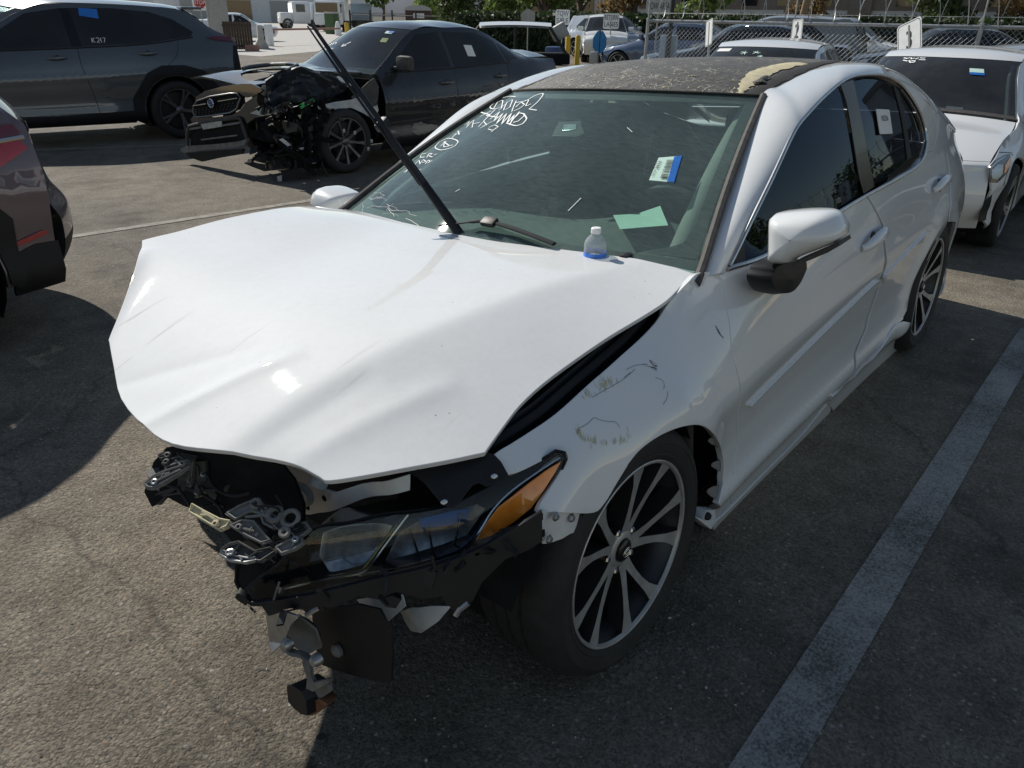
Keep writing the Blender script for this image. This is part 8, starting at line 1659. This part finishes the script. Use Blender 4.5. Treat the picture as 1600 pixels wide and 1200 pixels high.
# pale blossoms on the broad leaved tree
# hedge
hg = thing('hedge', 'long clipped dark green hedge running behind the parked cars', 'hedge', (-32, -16, -.1))
random.seed(9); mb = MB()
A_, B_ = Vector((-30.5, -28.0)), Vector((-33.0, 16.0))
for k in range(15000):
    t = random.random(); p = A_.lerp(B_, t); s_ = random.uniform(.07, .14); f_ = random.random()
    if f_ < .3: c = Vector((p.x + random.uniform(-.7, .7), p.y, 1.62 + random.uniform(-.1, .12)))
    else: c = Vector((p.x + .7 + random.uniform(-.12, .14), p.y, random.uniform(-.1, 1.66)))
    a = Vector((random.uniform(-.4, .4), random.uniform(-1, 1), random.uniform(-1, 1))).normalized(); b = Vector((random.uniform(-.5, 1), random.uniform(-.5, .5), random.uniform(-.2, 1))).cross(a).normalized()
    c = c - Vector((-32, -16, -.1)); mb.add([c - a * s_, c - b * s_ * .6, c + a * s_, c + b * s_ * .6], [(0, 1, 2, 3)])
mb.build('leaves', 'leaf_hedge', hg, smooth=None, fix=False)
mb = MB(); q = [A_ - Vector((.55, 0)), A_ + Vector((.55, 0)), B_ + Vector((.55, 0)), B_ - Vector((.55, 0))]; mb.prism([(p.x + 32, p.y + 16, 0) for p in q], (0, 0, 1.6)); mb.build('hedge_core', 'leaf_hedge', hg, smooth=None)
# ---- buildings
def building(label, origin, dirv, L_, H, depth, mat):
    t = thing('building', label, 'building', origin, math.atan2(dirv[1], dirv[0]))
    mb = MB(); mb.box((L_ / 2, depth / 2, H / 2), (L_, depth, H)); mb.build('wall', mat, t, smooth=None)
    return t
bl = building('long white building with a row of dark windows behind the fence', (-46, -27, -.1), (.02, 1), 40, 9, 14, 'wall_white')
# storey band with tan piers and dark windows, each window with its own frame
for k in range(18):
    x = 1.2 + k * 2.15
    mb = MB(); mb.box((x, -.03, 3.35), (1.15, .06, 2.1)); w_ = mb.build('window', 'wall_tan', bl, smooth=None)
    mb = MB(); mb.box((x, -.075, 3.35), (.95, .03, 1.9)); mb.build('pane', 'window_dark', w_, smooth=None)
mb = MB(); mb.box((20, -.02, 3.3), (39.8, .04, 2.2)); mb.build('window_band', 'wall_tan', bl, smooth=None)
for k in range(4):
    mb = MB(); mb.box((2.5 + k * 11.5, -.10, 4.5), (1.2, .2, 9)); mb.build('pier', 'wall_tan', bl, smooth=None)
mb = MB(); mb.box((20, -.12, 8.9), (40.2, .3, .5)); mb.build('parapet', 'roof_grey', bl, smooth=None)
b2 = building('white warehouse with a dark loading door in the far distance', (-67, -129, 0), (-.73, .68), 34, 9, 12, 'wall_white')
for k, (x, w_, h_) in enumerate(((6, 4, 3.2), (13, 4, 3.2), (20, 4, 3.2), (27, 4, 3.2))):
    mb = MB(); mb.box((x, -.04, h_ / 2), (w_, .1, h_)); mb.build('loading_door', 'window_dark' if k == 1 else 'roof_grey', b2, smooth=None)
mb = MB(); mb.box((17, -.1, 9), (34.3, .4, .5)); mb.build('parapet', 'roof_grey', b2, smooth=None)
b3 = building('pale low building behind the trees above the TOW SALE sign', (-55.5, -55, 0), (-.25, .97), 26, 6, 10, 'concrete')
for k in range(6):
    mb = MB(); mb.box((2.5 + k * 4.2, -.04, 2.6), (1.8, .08, 1.6)); mb.build('window', 'window_dark', b3, smooth=None)
# ---- iron fence, hut and yard items to the left
_a, _b = Vector([(-43.0713,-52.0871,0.4609)][0]), Vector([(-38.5946,-29.6146,0.6996)][0]); _a.z = _b.z = 0
fe2 = thing('iron_fence', 'black iron picket fence in front of the trees, behind the dark wrecked sedan', 'fence', tuple(_a))
dv = _b - _a; npk = 150
pk = MB(); pk.box((0, 0, .82), (.02, .02, 1.6)); pkm = pk.mesh('picket', None); pkm.materials.append(MATS['fence_black'])
for k in range(npk):
    q = dv * (k / (npk - 1)); o = put('picket', pkm, fe2, Matrix.Translation(q))
for zz in (.25, 1.45):
    mb = MB(); mb.tube([(0, 0, zz), tuple(dv + Vector((0, 0, zz)))], .025, 6); mb.build('fence_rail', 'fence_black', fe2)
for k in range(8):
    mb = MB(); q = dv * (k / 7); mb.box((q.x, q.y, .9), (.09, .09, 1.8)); mb.build('fence_post', 'fence_black', fe2, smooth=None)
hp = [(-49.7154,-51.0493,0.582)][0]; hut = thing('guard_hut', 'small brown hut with grey rounded roof behind the dark wrecked sedan', 'hut', (hp[0], hp[1], 0), face_cam(hp))
mb = MB(); mb.box((-.9, 0, .95), (1.8, 2.2, 1.9)); mb.build('wall', 'hut_brown', hut, smooth=None)
mb = MB(); mb.grid([[(x, 1.2 * sin(a), 1.86 + .42 * cos(a)) for a in [radians(q) for q in range(-90, 91, 15)]] for x in (.1, -1.9)]); mb.prism([(.1, 1.2 * sin(radians(q)), 1.86 + .42 * cos(radians(q))) for q in range(-90, 91, 15)], (-.03, 0, 0)); mb.build('roof', 'roof_grey', hut)
mb = MB(); mb.box((.012, .05, 1.45), (.02, .95, .38)); mb.build('notice_board', 'sign_white', hut, smooth=None)
def truck(label, pos, rot, L_, H, cab, boxm, group=None):
    t = thing('truck', label, 'truck', (pos[0], pos[1], 0), rot)
    mb = MB(); mb.bbox((-.9, 0, 1.55), (1.8, 2.3, 2.0), .18); cabo = mb.build('cab', cab, t)
    mb = MB(); mb.bbox((.6, 0, 1.05), (1.3, 1.9, 1.0), .2); mb.build('hood', cab, t)
    mb = MB(); mb.box((-.02, 0, 1.98), (.06, 2.0, .8)); mb.build('windshield', 'window_dark', cabo, smooth=None)
    for sg in (1, -1):
        mb = MB(); mb.box((-.8, sg * 1.16, 1.95), (.9, .03, .7)); mb.build('cab_window', 'window_dark', cabo, smooth=None)
    mb = MB(); mb.bbox((-2.2 - L_ / 2, 0, H / 2 + .9), (L_, 2.4, H), .04); mb.build('load_bed', boxm, t)
    mb = MB(); mb.box((-2 - L_ / 2, 0, .75), (L_ + 1, 1.0, .25)); mb.build('chassis', 'fence_black', t, smooth=None)
    for wx in (.55, -3.0, -2.2 - L_ + 1.2):
        for sg in (1, -1): car_wheel(t, wx, 1.1, .5, 'five', sg)
    return t
_p = [(-50.9535,-70.9029,0.9165)][0]; truck('white truck with a high cab parked in the far yard left of the warehouse', _p, radians(-25), 6, 1.6, 'truck_white', 'truck_blue')
_p = [(-62.3849,-81.5969,1.0622)][0]; truck('second white truck farther back beside the warehouse door', _p, radians(-25), 4, .6, 'truck_white', 'fence_black')
_p = [(-47.6084,-60.7811,0.7136)][0]; t = truck('white box van with a tall dark rear panel near the green bin', _p, radians(40), 3.5, 2.0, 'truck_white', 'truck_white')
_p = [(-42.2116,-53.3419,0.7191)][0]; t = thing('green_bin', 'tall green waste bin near the white box van', 'bin', (_p[0], _p[1], 0), .4); mb = MB(); mb.bbox((0, 0, .75), (1.0, .8, 1.5), .05); mb.build('bin_body', 'bin_green', t); mb = MB(); mb.bbox((0, 0, 1.56), (1.06, .86, .12), .04); mb.build('bin_lid', 'sign_grey', t)
_p = [(-39.5533,-49.3476,0.4273)][0]; mb = MB(); mb.lathe([(.25, 0), (.24, .5), (.12, .95), (0, 1.0)], 12, Matrix.Translation((_p[0], _p[1], 0))); tag(mb.build('white_sack', 'sign_white'), 'white sack standing beside the green bin', 'sack')
_p = [(-37.8345,-46.2007,0.4528)][0]; mb = MB(); mb.lathe([(0, .95), (.12, .95), (.15, .9), (.15, 0)], 12, Matrix.Translation((_p[0], _p[1], 0))); tag(mb.build('bollard', 'yellow_post'), 'single yellow bollard at the end of the iron fence', 'bollard', 'yellow bollards')
_p = [(-21.4915,-32.6166,0.1372)][0]; bar = thing('concrete_barrier', 'battered white concrete barrier standing end on at the yard entrance', 'barrier', (_p[0], _p[1], 0), 1.0)
mb = MB(); mb.prism([(-.25, -.3, 0), (-.25, .3, 0), (-.25, .3, .15), (-.25, .14, .4), (-.25, .1, 1.0), (-.25, -.1, 1.0), (-.25, -.14, .4), (-.25, -.3, .15)], (1.6, 0, 0)); mb.build('barrier_block', 'concrete', bar, smooth=None)
_p, _q = Vector([(-23.1919,-34.3868,0.5831)][0]), Vector([(-29.6542,-36.832,0.3636)][0]); bm_ = thing('boom_gate', 'thin red and brown boom gate lying across the yard entrance', 'gate', (_p.x, _p.y, 0)); mb = MB(); dd = _q - _p
mb.tube([(0, 0, .75), (dd.x, dd.y, .75)], .05, 6); mb.build('boom', 'bin_brick', bm_); mb = MB(); mb.bbox((0, 0, .5), (.3, .3, 1.0), .03); mb.build('boom_post', 'sign_white', bm_)
_p = [(-19.0248,-30.5622,0.3885)][0]; gt = thing('slatted_gate', 'brown slatted gate panel beside the tail of the grey SUV', 'gate', (_p[0], _p[1], 0), face_cam(_p) + .25)
sl_ = MB(); sl_.box((0, 0, .6), (.03, .10, 1.1)); slm = sl_.mesh('slat', None); slm.materials.append(MATS['wood_brown'])
for k in range(11): put('slat', slm, gt, Matrix.Translation((0, -.55 + .11 * k, 0)))
for zz in (.2, 1.0):
    mb = MB(); mb.box((-.03, 0, zz), (.03, 1.25, .08)); mb.build('rail', 'wood_brown', gt, smooth=None)
_p = [(-19.3416,-30.1027,0.2971)][0]; mb = MB(); mb.bbox((_p[0], _p[1], .12), (.5, .35, .24), .02); tag(mb.build('brick_block', 'bin_brick'), 'low reddish brick block at the foot of the slatted gate', 'block')
_p = [(-22.2137,-37.5691,0.8698)][0]; bo = thing('gate_booth', 'tall grey green booth wall beside the STOP sign', 'booth', (_p[0], _p[1], 0), face_cam(_p)); mb = MB(); mb.bbox((0, .25, 1.6), (.8, .9, 3.2), .03); mb.build('wall', 'sign_back', bo); mb = MB(); mb.bbox((.1, -.25, 1.6), (.2, .14, 3.2), .02); mb.build('pillar', 'galvanised', bo)
_p = [(-25.1499,-39.2683,0.909)][0]; far_car('white sedan behind the brown slatted gate', (_p[0] - 2, _p[1] - 1.5), radians(150), 'far_white_paint')
# pale concrete apron of the far yard, kerb
mb = MB(); mb.add([(-17, -60, .004), (-17, -26, .004), (-32, -34, .004), (-90, -70, .004), (-120, -160, .004), (-40, -160, .004)], [(0, 1, 2, 3, 4, 5)]); struct(mb.build('concrete_apron', 'concrete', smooth=None))
# leaning utility pole
_p = Vector([(-31.3963,-10.8931,1.4664)][0]); up = thing('utility_pole', 'leaning wooden utility pole behind the far white sedan', 'pole', (_p.x, _p.y, -.1))
mb = MB(); mb.tube([(0, 0, 0), (-.05, .75, 7.0)], [.15, .11], 10); mb.build('pole', 'pole_wood', up); mb = MB(); mb.tube([(0, .1, .2), (0, 1.6, 5)], .012, 5); mb.build('guy_wire', 'fence_black', up)
# distant hills
random.seed(4); mb = MB(); rows = []
for k in range(41):
    a = radians(200 + k * 1.6); x, y = 900 * cos(a), 900 * sin(a); h = 26 + 14 * sin(k * .5) + 8 * sin(k * 1.3 + 1); rows.append([(x, y, -5), (x * 1.05, y * 1.05, h * .7), (x * 1.1, y * 1.1, h)])
mb.grid(rows); struct(mb.build('hills', 'far_tan_paint'))
